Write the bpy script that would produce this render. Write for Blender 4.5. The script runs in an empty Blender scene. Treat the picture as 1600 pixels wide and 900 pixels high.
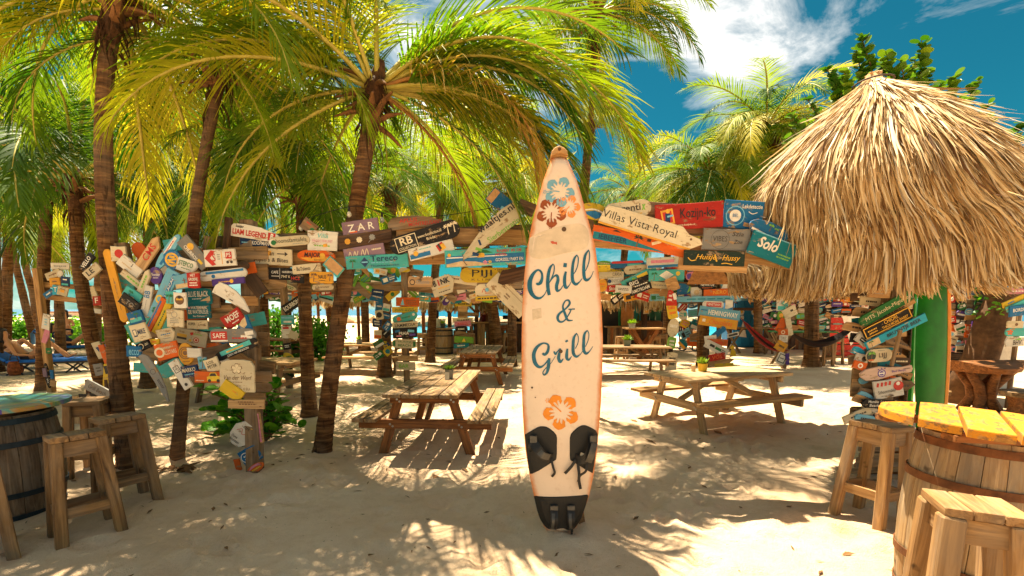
import bpy, bmesh, math, random
from mathutils import Vector as V, Matrix as MX, noise
sin, cos, tan, pi = math.sin, math.cos, math.tan, math.pi
R = math.radians
rnd = random.Random(11)
SC = bpy.context.scene
COL = SC.collection

# ---------------------------------------------------------------- camera
F, TH, H, HZ = 720.0, R(7), 1.7, 483.0          # focal length in photo pixels, pitch down, eye height, horizon row
V0 = HZ + F * tan(TH)
EYE = V((0, 0, H))
FW, UP, RT = V((0, cos(TH), -sin(TH))), V((0, sin(TH), cos(TH))), V((1, 0, 0))
cam = bpy.data.cameras.new('camera'); camo = bpy.data.objects.new('camera', cam); COL.objects.link(camo)
cam.sensor_fit = 'HORIZONTAL'; cam.sensor_width = 36; cam.lens = 36 * F / 1600
cam.shift_y = (V0 - 450) / 1600; cam.clip_end = 9000; cam.clip_start = 0.05
camo.location = EYE; camo.rotation_euler = (R(90) - TH, 0, 0)
SC.camera = camo

# ---------------------------------------------------------------- light
SUN = V((-0.40 * cos(R(69)), 0.92 * cos(R(69)), sin(R(69)))).normalized()
sd = bpy.data.lights.new('sun', 'SUN'); sd.energy = 5.0; sd.angle = R(0.55); sd.color = (1, 0.86, 0.63)
so = bpy.data.objects.new('sun', sd); COL.objects.link(so)
so.rotation_euler = SUN.to_track_quat('Z', 'Y').to_euler()
W = bpy.data.worlds.new('World'); SC.world = W; W.use_nodes = True
SC.view_settings.view_transform = 'Standard'; SC.view_settings.look = 'None'
SC.view_settings.exposure = 1.9; SC.view_settings.gamma = 1
nt = W.node_tree; nt.nodes.clear()
def N(t, ty, **k):
    n = t.nodes.new(ty)
    for a, b in k.items(): setattr(n, a, b)
    return n
def L(t, a, b): t.links.new(a, b)
def ramp(t, fac, stops, interp='LINEAR'):
    n = N(t, 'ShaderNodeValToRGB'); n.color_ramp.interpolation = interp
    e = n.color_ramp.elements
    while len(e) < len(stops): e.new(0.5)
    for i, (p, c) in enumerate(stops):
        e[i].position = p
        e[i].color = (c, c, c, 1) if isinstance(c, (int, float)) else tuple(c) + (1,)
    if fac is not None: L(t, fac, n.inputs[0])
    return n.outputs[0]
def mix(t, fac, a, b, mode='MIX'):
    n = N(t, 'ShaderNodeMix', data_type='RGBA', blend_type=mode)
    for s, v in ((n.inputs[0], fac), (n.inputs[6], a), (n.inputs[7], b)):
        if hasattr(v, 'is_output'): L(t, v, s)
        elif isinstance(v, (int, float)): s.default_value = v
        else: s.default_value = tuple(v) + (1,)
    return n.outputs[2]
def mth(t, op, a, b=None, c=None, clamp=False):
    n = N(t, 'ShaderNodeMath', operation=op); n.use_clamp = clamp
    for i, v in enumerate((a, b, c)):
        if v is None: continue
        if hasattr(v, 'is_output'): L(t, v, n.inputs[i])
        else: n.inputs[i].default_value = v
    return n.outputs[0]
def noise_tex(t, vec, scale, detail=4, rough=0.55, dist=0.0):
    n = N(t, 'ShaderNodeTexNoise'); n.inputs['Scale'].default_value = scale
    n.inputs['Detail'].default_value = detail; n.inputs['Roughness'].default_value = rough
    n.inputs['Distortion'].default_value = dist
    if vec is not None: L(t, vec, n.inputs['Vector'])
    return n.outputs[0]
def mapping(t, vec, sc=(1, 1, 1), loc=(0, 0, 0)):
    n = N(t, 'ShaderNodeMapping'); n.inputs['Scale'].default_value = sc; n.inputs['Location'].default_value = loc
    L(t, vec, n.inputs['Vector']); return n.outputs[0]

def raydir(u, v): return FW + RT * ((u - 800) / F) + UP * ((V0 - v) / F)
def sky():
    st = N(nt, 'ShaderNodeTexSky', sky_type='NISHITA'); st.sun_disc = False
    st.sun_elevation = math.asin(SUN.z); st.sun_rotation = math.atan2(SUN.x, SUN.y)
    st.dust_density = 0.4; st.ozone_density = 3.0
    blue = mix(nt, 1.0, st.outputs[0], (0.03, 0.27, 0.245), 'MULTIPLY')
    tc = N(nt, 'ShaderNodeTexCoord').outputs['Generated']
    warp = mapping(nt, tc, (1, 1, 2.2))
    n1 = noise_tex(nt, warp, 3.4, 11, 0.62, 0.8)
    n2 = noise_tex(nt, mapping(nt, tc, (1, 1, 2.0), (3.1, 0, 0)), 1.3, 4, 0.5)
    m = mth(nt, 'ADD', mth(nt, 'MULTIPLY', n1, 0.7), mth(nt, 'MULTIPLY', n2, 0.45))
    # clouds standing where the photograph has them: soft lumps round given directions
    for (u, v, rad, amp) in ((1130, 95, .17, .17), (1050, 45, .14, .10), (1215, 85, .12, .10), (370, 170, .22, .24), (60, 330, .22, .04), (690, 225, .20, .22), (1010, 345, .15, .12),
                             (1570, 10, .12, .06), (1420, 190, .34, -.20), (1010, 165, .14, -.18), (960, 250, .2, -.15), (1250, 30, .2, -.05), (60, 60, .16, -.16), (620, 160, .1, -.1)):
        d = raydir(u, v).normalized()
        dp = N(nt, 'ShaderNodeVectorMath', operation='DISTANCE')
        nrm = N(nt, 'ShaderNodeVectorMath', operation='NORMALIZE'); L(nt, tc, nrm.inputs[0])
        L(nt, nrm.outputs[0], dp.inputs[0]); dp.inputs[1].default_value = d
        k = mth(nt, 'SUBTRACT', 1.0, mth(nt, 'DIVIDE', dp.outputs['Value'], rad), clamp=True)
        m = mth(nt, 'ADD', m, mth(nt, 'MULTIPLY', k, amp))
    cl = ramp(nt, m, ((0.53, 0.0), (0.62, 0.22), (0.72, 0.62), (0.86, 1.0)))
    bg = N(nt, 'ShaderNodeBackground'); bg.inputs[1].default_value = 0.075
    L(nt, mix(nt, cl, blue, (9.0, 8.2, 7.4)), bg.inputs[0])
    L(nt, bg.outputs[0], N(nt, 'ShaderNodeOutputWorld').inputs[0])
sky()

# ---------------------------------------------------------------- pixels to points
def at_y(u, v, Y):
    d = raydir(u, v); return EYE + d * (Y / d.y)
def at_z(u, v, z=0.0):
    d = raydir(u, v); return EYE + d * ((z - H) / d.z)
def mpp(p):                                        # metres per photo pixel at a point
    return (p - EYE).dot(FW) / F

# ---------------------------------------------------------------- materials
def lin(h):
    h = h.lstrip('#'); o = []
    for i in (0, 2, 4):
        c = int(h[i:i + 2], 16) / 255
        o.append(c / 12.92 if c <= 0.04045 else ((c + 0.055) / 1.055) ** 2.4)
    return tuple(o)
MATS = {}
def newmat(name):
    m = bpy.data.materials.new(name); m.use_nodes = True
    t = m.node_tree; b = t.nodes['Principled BSDF']
    MATS[name] = m
    return m, t, b
def objvec(t, sc, seed=31.0):
    tc = N(t, 'ShaderNodeTexCoord').outputs['Object']
    oi = N(t, 'ShaderNodeObjectInfo').outputs['Random']
    v = N(t, 'ShaderNodeVectorMath', operation='ADD'); L(t, tc, v.inputs[0])
    cx = N(t, 'ShaderNodeCombineXYZ')
    for i in range(3): L(t, mth(t, 'MULTIPLY', oi, seed + i * 17), cx.inputs[i])
    L(t, cx.outputs[0], v.inputs[1])
    return mapping(t, v.outputs[0], sc), oi
def bump(t, b, h, strength=0.4, dist=0.01):
    n = N(t, 'ShaderNodeBump'); n.inputs['Strength'].default_value = strength; n.inputs['Distance'].default_value = dist
    L(t, h, n.inputs['Height']); L(t, n.outputs[0], b.inputs['Normal'])
def wood(name, light, dark, grey=0.25, rough=0.75, paint=None, wear=0.5, grain=(1.6, 22, 22), spread=0.35):
    """weathered timber with the grain along local X; paint worn off in patches when paint is given"""
    if name in MATS: return MATS[name]
    m, t, b = newmat(name)
    vec, oi = objvec(t, grain)
    g = noise_tex(t, vec, 1.0, 7, 0.62, 1.2)
    col = ramp(t, g, ((0.28, lin(dark)), (0.5, tuple((x + y) / 2 for x, y in zip(lin(light), lin(dark)))), (0.66, lin(light))))
    vec2, _ = objvec(t, (2.5, 6, 6), 13)
    p = noise_tex(t, vec2, 1.0, 5, 0.65)
    col = mix(t, mth(t, 'MULTIPLY', ramp(t, p, ((0.42, 0.0), (0.62, 1.0))), grey), col, lin('#8f8779'))
    vec4, _ = objvec(t, (9, 9, 9), 57)
    kn = noise_tex(t, vec4, 1.0, 2, 0.5)
    col = mix(t, mth(t, 'MULTIPLY', ramp(t, kn, ((0.70, 0.0), (0.76, 1.0))), 0.75), col, lin('#2b1a0e'))
    if paint is not None:
        vec3, _ = objvec(t, (5, 11, 11), 71)
        k = noise_tex(t, vec3, 1.6, 8, 0.72)
        pc = mix(t, ramp(t, p, ((0.3, 0.0), (0.7, 1.0))), lin(paint), tuple(c * 0.72 for c in lin(paint)))
        pc = mix(t, mth(t, 'MULTIPLY', ramp(t, g, ((0.3, 0.0), (0.6, 1.0))), 0.22), pc, tuple(c * 0.5 for c in lin(paint)))
        lo = 0.70 - 0.26 * wear
        col = mix(t, ramp(t, k, ((lo, 0.0), (lo + 0.05, 1.0))), pc, col)
    hs = N(t, 'ShaderNodeHueSaturation')
    L(t, mth(t, 'ADD', 1 - spread / 2, mth(t, 'MULTIPLY', oi, spread)), hs.inputs['Value'])
    L(t, col, hs.inputs['Color'])
    L(t, hs.outputs[0], b.inputs['Base Color']); b.inputs['Roughness'].default_value = rough
    b.inputs['Specular IOR Level'].default_value = 0.25
    bump(t, b, g, 0.55, 0.006)
    return m
def plain(name, c, rough=0.6, metal=0.0, var=0.15, sc=8, bmp=0.0, spec=0.4):
    if name in MATS: return MATS[name]
    m, t, b = newmat(name)
    vec, oi = objvec(t, (sc, sc, sc))
    g = noise_tex(t, vec, 1.0, 5, 0.6)
    c = lin(c) if isinstance(c, str) else c
    col = mix(t, ramp(t, g, ((0.3, 0.0), (0.7, 1.0))), tuple(x * (1 - var) for x in c), tuple(min(1, x * (1 + var)) for x in c))
    L(t, col, b.inputs['Base Color']); b.inputs['Roughness'].default_value = rough; b.inputs['Metallic'].default_value = metal
    b.inputs['Specular IOR Level'].default_value = spec
    if bmp: bump(t, b, g, bmp, 0.01)
    return m
def leafmat(name, c1, c2, trans=0.5, rough=0.45):
    m, t, b = newmat(name)
    vec, oi = objvec(t, (1.2, 1.2, 1.2))
    g = noise_tex(t, vec, 1.5, 3, 0.6)
    f = mth(t, 'ADD', mth(t, 'MULTIPLY', g, 0.6), mth(t, 'MULTIPLY', oi, 0.45))
    col = ramp(t, f, ((0.30, lin(c1)), (0.72, lin(c2))))
    L(t, col, b.inputs['Base Color']); b.inputs['Roughness'].default_value = rough; b.inputs['Specular IOR Level'].default_value = 0.35
    tr = N(t, 'ShaderNodeBsdfTranslucent')
    L(t, mix(t, 1.0, col, (1.0, 0.95, 0.5), 'MULTIPLY'), tr.inputs[0])
    mx = N(t, 'ShaderNodeMixShader'); mx.inputs[0].default_value = trans
    L(t, b.outputs[0], mx.inputs[1]); L(t, tr.outputs[0], mx.inputs[2])
    out = t.nodes['Material Output']; L(t, mx.outputs[0], out.inputs[0])
    return m

# ---------------------------------------------------------------- objects
LABELS = {}
def tag(o, label=None, cat=None, group=None, kind=None):
    if label:
        if label in LABELS and not group: print('SAME LABEL', label)
        LABELS[label] = o
        o['label'] = label
    if cat: o['category'] = cat
    if group: o['group'] = group
    if kind: o['kind'] = kind
    return o
def empty(name, loc, label, cat, group=None, rz=0.0):
    o = bpy.data.objects.new(name, None); COL.objects.link(o)
    o.location = loc; o.rotation_euler = (0, 0, rz); o.empty_display_size = 0.1
    return tag(o, label, cat, group)
def link(name, me, parent=None, loc=None, rot=None):
    o = bpy.data.objects.new(name, me); COL.objects.link(o)
    if parent is not None: o.parent = parent
    if loc is not None: o.location = loc
    if rot is not None:
        o.rotation_euler = rot
    return o
class MB:
    """collects faces and links them as one mesh object"""
    def __init__(s): s.v, s.f, s.m = [], [], []
    def add(s, vs, fs, mi=0):
        k = len(s.v); s.v += [tuple(x) for x in vs]
        for f in fs: s.f.append([i + k for i in f]); s.m.append(mi)
    def box(s, c, d, rot=None, mi=0):
        x, y, z = (q / 2 for q in d)
        vs = [V((a * x, b * y, e * z)) for a in (-1, 1) for b in (-1, 1) for e in (-1, 1)]
        if rot is not None: vs = [rot @ q for q in vs]
        vs = [q + V(c) for q in vs]
        s.add(vs, [(0, 1, 3, 2), (4, 6, 7, 5), (0, 4, 5, 1), (2, 3, 7, 6), (0, 2, 6, 4), (1, 5, 7, 3)], mi)
    def tube(s, pts, rad, n=8, cap=True, mi=0, flat=1.0):
        pts = [V(p) for p in pts]; k = len(s.v)
        if isinstance(rad, (int, float)): rad = [rad] * len(pts)
        ref = V((0, 0, 1)) if abs((pts[-1] - pts[0]).normalized().z) < 0.9 else V((1, 0, 0))
        for i, p in enumerate(pts):
            t = (pts[min(i + 1, len(pts) - 1)] - pts[max(i - 1, 0)]).normalized()
            a = t.cross(ref).normalized(); b = t.cross(a)
            for j in range(n):
                w = 2 * pi * j / n
                s.v.append(tuple(p + a * (cos(w) * rad[i]) + b * (sin(w) * rad[i] * flat)))
        for i in range(len(pts) - 1):
            for j in range(n):
                s.f.append([k + i * n + j, k + i * n + (j + 1) % n, k + (i + 1) * n + (j + 1) % n, k + (i + 1) * n + j]); s.m.append(mi)
        if cap:
            s.f.append([k + j for j in range(n)][::-1]); s.m.append(mi)
            s.f.append([k + (len(pts) - 1) * n + j for j in range(n)]); s.m.append(mi)
    def prism(s, poly, y0, y1, mi=0, rim=0.0):
        """outline in XZ pulled from the front y0 to the back y1, front rim eased by rim"""
        n = len(poly); c = V((sum(p[0] for p in poly) / n, 0, sum(p[1] for p in poly) / n))
        def ring(y, g):
            o = []
            for p in poly:
                q = V((p[0], 0, p[1])); d = c - q
                q = q + d.normalized() * min(g, d.length * .5) if g else q
                o.append((q.x, y, q.z))
            return o
        rings = [ring(y0, rim), ring(y0 + rim, 0), ring(y1, 0)] if rim else [ring(y0, 0), ring(y1, 0)]
        k = len(s.v)
        for r in rings: s.v += r
        s.f.append([k + i for i in range(n)]); s.m.append(mi)
        for a in range(len(rings) - 1):
            for i in range(n):
                j = (i + 1) % n
                s.f.append([k + a * n + j, k + a * n + i, k + (a + 1) * n + i, k + (a + 1) * n + j]); s.m.append(mi)
        s.f.append([k + (len(rings) - 1) * n + i for i in range(n)][::-1]); s.m.append(mi)
    def mesh(s, name, mats, smooth=False):
        me = bpy.data.meshes.new(name); me.from_pydata(s.v, [], s.f)
        if not isinstance(mats, (list, tuple)): mats = [mats]
        for m in mats: me.materials.append(m)
        if len(mats) > 1: me.polygons.foreach_set('material_index', s.m)
        if smooth: me.polygons.foreach_set('use_smooth', [True] * len(s.f))
        me.update(); return me
    def build(s, name, mats, parent=None, loc=None, rot=None, smooth=False):
        return link(name, s.mesh(name, mats, smooth), parent, loc, rot)

BARS = {}
def barmesh(l, w, t, m, taper=1.0):
    key = (round(l, 2), round(w, 3), round(t, 3), m.name, taper)
    if key not in BARS:
        c = min(w, t) * 0.10; x, y, z = l / 2, w / 2, t / 2
        mb = MB(); prof = [(-y + c, -z), (y - c, -z), (y, -z + c), (y, z - c), (y - c, z), (-y + c, z), (-y, z - c), (-y, -z + c)]
        vs = []
        for xx, g in ((-x, .9), (-x + c, 1), (x - c, 1), (x, .9)):
            tp = taper if xx > 0 else 1.0
            vs += [(xx, a * g * tp, b * g * tp) for a, b in prof]
        fs = [[i * 8 + j, i * 8 + (j + 1) % 8, (i + 1) * 8 + (j + 1) % 8, (i + 1) * 8 + j] for i in range(3) for j in range(8)]
        fs += [list(range(8))[::-1], [24 + j for j in range(8)]]
        mb.add(vs, fs); BARS[key] = mb.mesh('timber', m)
    return BARS[key]
def bar(parent, name, a, b, w, t, m, up=(0, 0, 1), taper=1.0):
    """a timber from a to b: w wide, t thick along up"""
    a, b = V(a), V(b); x = (b - a); l = x.length; x.normalize()
    u = V(up)
    if abs(u.dot(x)) > 0.95: u = V((0, 1, 0)) if abs(x.y) < 0.9 else V((1, 0, 0))
    z = (u - x * u.dot(x)).normalized(); y = z.cross(x)
    o = link(name, barmesh(l, w, t, m, taper), parent)
    q = MX((x, y, z)).transposed().to_4x4(); q.translation = (a + b) / 2
    o.matrix_local = q
    return o
def copy_tree(o, parent=None):
    c = o.copy(); COL.objects.link(c)
    if parent is not None:
        c.parent = parent
    for ch in list(o.children): copy_tree(ch, c)
    return c

OLD = wood('weathered_timber', '#a07d50', '#3f2b18', 0.28)
PINE = wood('pine_timber', '#d0a873', '#8b6337', 0.15)
OILED = wood('oiled_timber', '#9c6230', '#42240e', 0.08)
DARKW = wood('dark_timber', '#573a22', '#1c1009', 0.12)
DRIFT = wood('driftwood', '#94744f', '#3f2c1c', 0.35, grain=(1.2, 14, 14))
TANW = wood('tan_timber', '#c79b62', '#7d5630', 0.12)
BLACK = plain('black_rubber', '#15130f', 0.6, bmp=.2, sc=60)
STEEL = plain('dull_steel', '#8d8d8a', 0.35, 0.8)
# ---------------------------------------------------------------- sand, sea, rocks
import numpy as np
frs = random.Random(5)
PRINTS = [(frs.uniform(-6.5, 6.5), frs.uniform(1.6, 11), frs.uniform(0.055, 0.12), frs.uniform(0.018, 0.05), frs.uniform(0, pi)) for _ in range(760)]
MOUNDS = [(-2.35, 4.72, .5, .05), (-1.35, 5.1, .35, .04), (-4.2, 4.9, .45, .05), (2.3, 6.3, .9, .02), (4.2, 7.3, .8, .05), (0.37, 3.5, .45, .075)]
def shore(x): return 33 + 1.5 * sin(x * .21) + (90 / (1 + math.exp((x + 15) * .8)))
def sand_z(x, y):
    z = 0.045 * (noise.noise(V((x * .55, y * .55, 1.3)))) + 0.026 * noise.noise(V((x * 1.9, y * 1.9, 4.1))) + .011 * noise.noise(V((x * 6, y * 6, 2.0)))
    for a, b, r, h in MOUNDS:
        d = (x - a) ** 2 + (y - b) ** 2
        if d < r * r * 4: z += h * math.exp(-d / (r * r) * 1.6)
    return z * min(1, 14 / max(1, y))
def sand():
    def axis(lo, hi, step, far_lo, far_hi):
        a = [lo + step * i for i in range(int((hi - lo) / step) + 1)]
        s, x = step, a[-1]
        while x < far_hi: s *= 1.16; x = min(far_hi, x + s); a.append(x)
        s, x = step, a[0]; pre = []
        while x > far_lo: s *= 1.16; x = max(far_lo, x - s); pre.append(x)
        return pre[::-1] + a
    xs, ys = axis(-5.2, 5.2, .045, -420, 420), axis(1.5, 9.0, .045, -40, 150)
    nx, ny = len(xs), len(ys)
    X, Y = np.meshgrid(np.array(xs), np.array(ys))
    Z = np.zeros_like(X)
    for j in range(ny):
        for i in range(nx):
            x, y = xs[i], ys[j]
            z = sand_z(x, y) if abs(x) < 30 and y < 60 else 0
            d = y - shore(x)
            if d > -6: z -= min(1.6, (d + 6) * .055)
            Z[j, i] = z
    for (a, b, r, h, w) in PRINTS:
        i0, i1 = np.searchsorted(xs, a - .4), np.searchsorted(xs, a + .4)
        j0, j1 = np.searchsorted(ys, b - .4), np.searchsorted(ys, b + .4)
        dx, dy = X[j0:j1, i0:i1] - a, Y[j0:j1, i0:i1] - b
        p, q = dx * cos(w) + dy * sin(w), -dx * sin(w) + dy * cos(w)
        k = (p / (r * 1.7)) ** 2 + (q / r) ** 2
        Z[j0:j1, i0:i1] += -h * np.exp(-k * 1.5) + h * .45 * np.exp(-(np.sqrt(k) - 1.25) ** 2 * 6)
    vs = np.stack([X, Y, Z], -1).reshape(-1, 3)
    me = bpy.data.meshes.new('sand')
    idx = np.arange(nx * ny).reshape(ny, nx)
    fs = np.stack([idx[:-1, :-1], idx[:-1, 1:], idx[1:, 1:], idx[1:, :-1]], -1).reshape(-1, 4)
    me.from_pydata(vs.tolist(), [], fs.tolist())
    me.polygons.foreach_set('use_smooth', [True] * len(fs))
    m, t, b = newmat('beach_sand')
    tc = N(t, 'ShaderNodeTexCoord').outputs['Object']
    n1 = noise_tex(t, tc, .9, 6, .6); n2 = noise_tex(t, tc, 9, 6, .65); n3 = noise_tex(t, tc, 140, 3, .6)
    col = mix(t, ramp(t, n1, ((.35, 0.0), (.65, 1.0))), lin('#d9b793'), lin('#ecd0ae'))
    col = mix(t, mth(t, 'MULTIPLY', ramp(t, n2, ((.48, 0.0), (.72, 1.0))), .35), col, lin('#c4a17e'))
    col = mix(t, mth(t, 'MULTIPLY', ramp(t, n3, ((.55, 0.0), (.7, 1.0))), .35), col, lin('#b8946f'))
    sp = noise_tex(t, tc, 34, 2, .5)
    col = mix(t, mth(t, 'MULTIPLY', ramp(t, sp, ((.74, 0.0), (.765, 1.0))), .7), col, lin('#5f452b'))
    L(t, col, b.inputs['Base Color']); b.inputs['Roughness'].default_value = .95; b.inputs['Specular IOR Level'].default_value = .1
    h = mth(t, 'ADD', mth(t, 'MULTIPLY', n2, 1.0), mth(t, 'MULTIPLY', n3, .35))
    bump(t, b, h, 1.0, .05)
    me.materials.append(m)
    tag(link('sand', me), 'pale trodden beach sand under the palms', kind='structure')
sand()

def sea():
    m, t, b = newmat('sea_water')
    g = N(t, 'ShaderNodeNewGeometry').outputs['Position']
    sx = N(t, 'ShaderNodeSeparateXYZ'); L(t, g, sx.inputs[0])
    n = noise_tex(t, mapping(t, g, (.05, .12, .05)), 1, 5, .6)
    d = mth(t, 'ADD', mth(t, 'DIVIDE', sx.outputs[1], 100), mth(t, 'MULTIPLY', n, .25))
    col = ramp(t, d, ((.45, lin('#2fb3bd')), (.62, lin('#118fb0')), (.95, lin('#0a5f93'))))
    L(t, col, b.inputs['Base Color']); b.inputs['Roughness'].default_value = .12; b.inputs['IOR'].default_value = 1.33
    w = noise_tex(t, mapping(t, g, (.8, 2.2, 1)), 1, 6, .6)
    bump(t, b, w, .35, .25)
    mb = MB(); mb.add([(-4000, 24, -.42), (4000, 24, -.42), (4000, 6000, -.42), (-4000, 6000, -.42)], [(0, 1, 2, 3)])
    tag(mb.build('sea', m), 'turquoise sea turning deep blue at the horizon', kind='structure')
sea()

ROCKM = plain('limestone_rock', '#b39a78', .9, var=.45, sc=2.2, bmp=1.0)
def rock_mesh(seed):
    bm = bmesh.new(); bmesh.ops.create_icosphere(bm, subdivisions=2, radius=1)
    for v in bm.verts:
        n = noise.noise(v.co * 1.1 + V((seed * 3.1, 0, 0))) * .45 + noise.noise(v.co * 2.7 + V((0, seed * 5, 0))) * .2
        v.co = v.co * (1 + n); v.co.z *= .62
    me = bpy.data.meshes.new('rock'); bm.to_mesh(me); bm.free(); me.materials.append(ROCKM); return me
RM = [rock_mesh(i) for i in range(6)]
def breakwater():
    r = random.Random(3)
    for i in range(46):
        u = 535 + i * 12.4 + r.uniform(-6, 6)
        Y = r.uniform(56, 60); s = r.uniform(.8, 1.35)
        p = at_y(u, 490, Y); p.z = -.1 + r.uniform(0, .35)
        o = link('boulder', RM[i % 6], None, p, (r.uniform(-.3, .3), r.uniform(-.3, .3), r.uniform(0, 6)))
        o.scale = (s * 1.1, s, s * r.uniform(.8, 1.2))
        tag(o, 'pale limestone boulder of the breakwater in the sea', 'boulder', 'boulders of the breakwater')
breakwater()
# ---------------------------------------------------------------- coconut palms
LEAF = [leafmat('palm_leaf_green', '#2c600c', '#8fa61c', .5, .6), leafmat('palm_leaf_yellow', '#5c8610', '#c6bc2a', .53, .6), leafmat('palm_leaf_dry', '#a87a2e', '#d8b458', .45, .7), leafmat('palm_leaf_dark', '#1d4a0a', '#5f8216', .45, .6)]
RACH = plain('palm_stalk', '#a79a42', .5, var=.25)
RACHD = plain('dry_palm_stalk', '#9a6a33', .7, var=.3)
def bark(name, a, b_, c):
    m, t, b = newmat(name)
    tc = N(t, 'ShaderNodeTexCoord').outputs['Object']
    v, oi = objvec(t, (3, 3, 26))
    g = noise_tex(t, v, 1.0, 6, .65, .6)
    v2, _ = objvec(t, (2, 2, 1.1), 9)
    p = noise_tex(t, v2, 1.0, 5, .6)
    col = ramp(t, g, ((.3, lin(b_)), (.52, lin(a)), (.7, lin(c))))
    col = mix(t, mth(t, 'MULTIPLY', ramp(t, p, ((.45, 0.0), (.66, 1.0))), .4), col, lin('#7d7060'))
    v3, _ = objvec(t, (16, 16, 3.2), 41); ck = noise_tex(t, v3, 1.0, 5, .7)
    col = mix(t, mth(t, 'MULTIPLY', ramp(t, ck, ((.56, 0.0), (.64, 1.0))), .7), col, lin('#241a13'))
    L(t, col, b.inputs['Base Color']); b.inputs['Roughness'].default_value = .9; b.inputs['Specular IOR Level'].default_value = .1
    bump(t, b, g, .9, .012)
    return m
BARK = bark('palm_bark', '#5f4126', '#291a0e', '#8c683f')
FIBRE = plain('palm_fibre', '#4a2f18', .95, var=.6, sc=22, bmp=1.0)
BOOT = plain('palm_boot', '#6e4a28', .9, var=.5, sc=12, bmp=.7)

def frond_mesh(seed, e0, drop, L_=3.0, leaf=0, hang=.7, n=66, dry=False):
    """one feather leaf, stalk rising along +X at e0 and arching over by drop"""
    r = random.Random(seed); mb = MB(); K = 16
    pts, tan_ = [V((0, 0, 0))], []
    sw = r.uniform(-.25, .25)
    for i in range(K):
        t = (i + .5) / K; a = e0 - drop * t ** 1.35; yaw = sw * t
        d = V((cos(a) * cos(yaw), cos(a) * sin(yaw), sin(a))); tan_.append(d)
        pts.append(pts[-1] + d * (L_ / K))
    mb.tube(pts, [.034 * (1 - i / K) ** .8 + .005 for i in range(K + 1)], 5, mi=1, flat=.7)
    for i in range(n):
        t = .13 + .87 * (i + .5) / n
        f = t * K; k = min(K - 1, int(f)); P = pts[k].lerp(pts[k + 1], f - k); T = tan_[k]
        side = T.cross(V((0, 0, 1))).normalized(); upv = side.cross(T)
        ll = L_ * .30 * (.42 + .58 * sin(pi * min(1, t * 1.02) ** .75)) * (1 if t < .92 else .75)
        for s in (-1, 1):
            if r.random() < .035: continue
            l = ll * r.uniform(.84, 1.1)
            be = R(28 + 34 * t) + r.uniform(-.10, .10)
            d = side * s * cos(be) + T * sin(be) + upv * r.uniform(.05, .32)
            d.normalize(); w = .0105 * r.uniform(.8, 1.2)
            q = P.copy(); segs = 4; h = hang * r.uniform(.6, 1.3); vs = []
            wd = (T - d * T.dot(d)).normalized()
            for j in range(segs + 1):
                x = j / segs; ww = w * (1, 1.15, .95, .6, .08)[j]
                vs += [q - wd * ww, q + wd * ww]
                d = (d + V((0, 0, -1)) * h * (.16 + .42 * x)).normalized()
                q = q + d * (l / segs)
            mb.add(vs, [(2 * j, 2 * j + 2, 2 * j + 3, 2 * j + 1) for j in range(segs)], 0)
    return mb.mesh('frond', [LEAF[leaf], RACHD if dry else RACH], True)
FR = {}
for lf in (0, 1, 3):
    for ci, (e, dr, hg) in enumerate(((76, 45, .4), (56, 80, .6), (34, 95, .8), (10, 85, 1.0), (-18, 60, 1.1))):
        FR[lf, ci] = [frond_mesh(100 * lf + 10 * ci + q, R(e + (q - .5) * 9), R(dr), 3.0, lf, hg) for q in range(2)]
FR[2, 4] = [frond_mesh(900 + q, R(-34), R(52), 2.6, 2, 1.2, 50, True) for q in range(2)]
FR[2, 3] = [frond_mesh(950 + q, R(14), R(105), 3.0, 2, 1.1, 60, True) for q in range(2)]
PALMS = []
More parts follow.
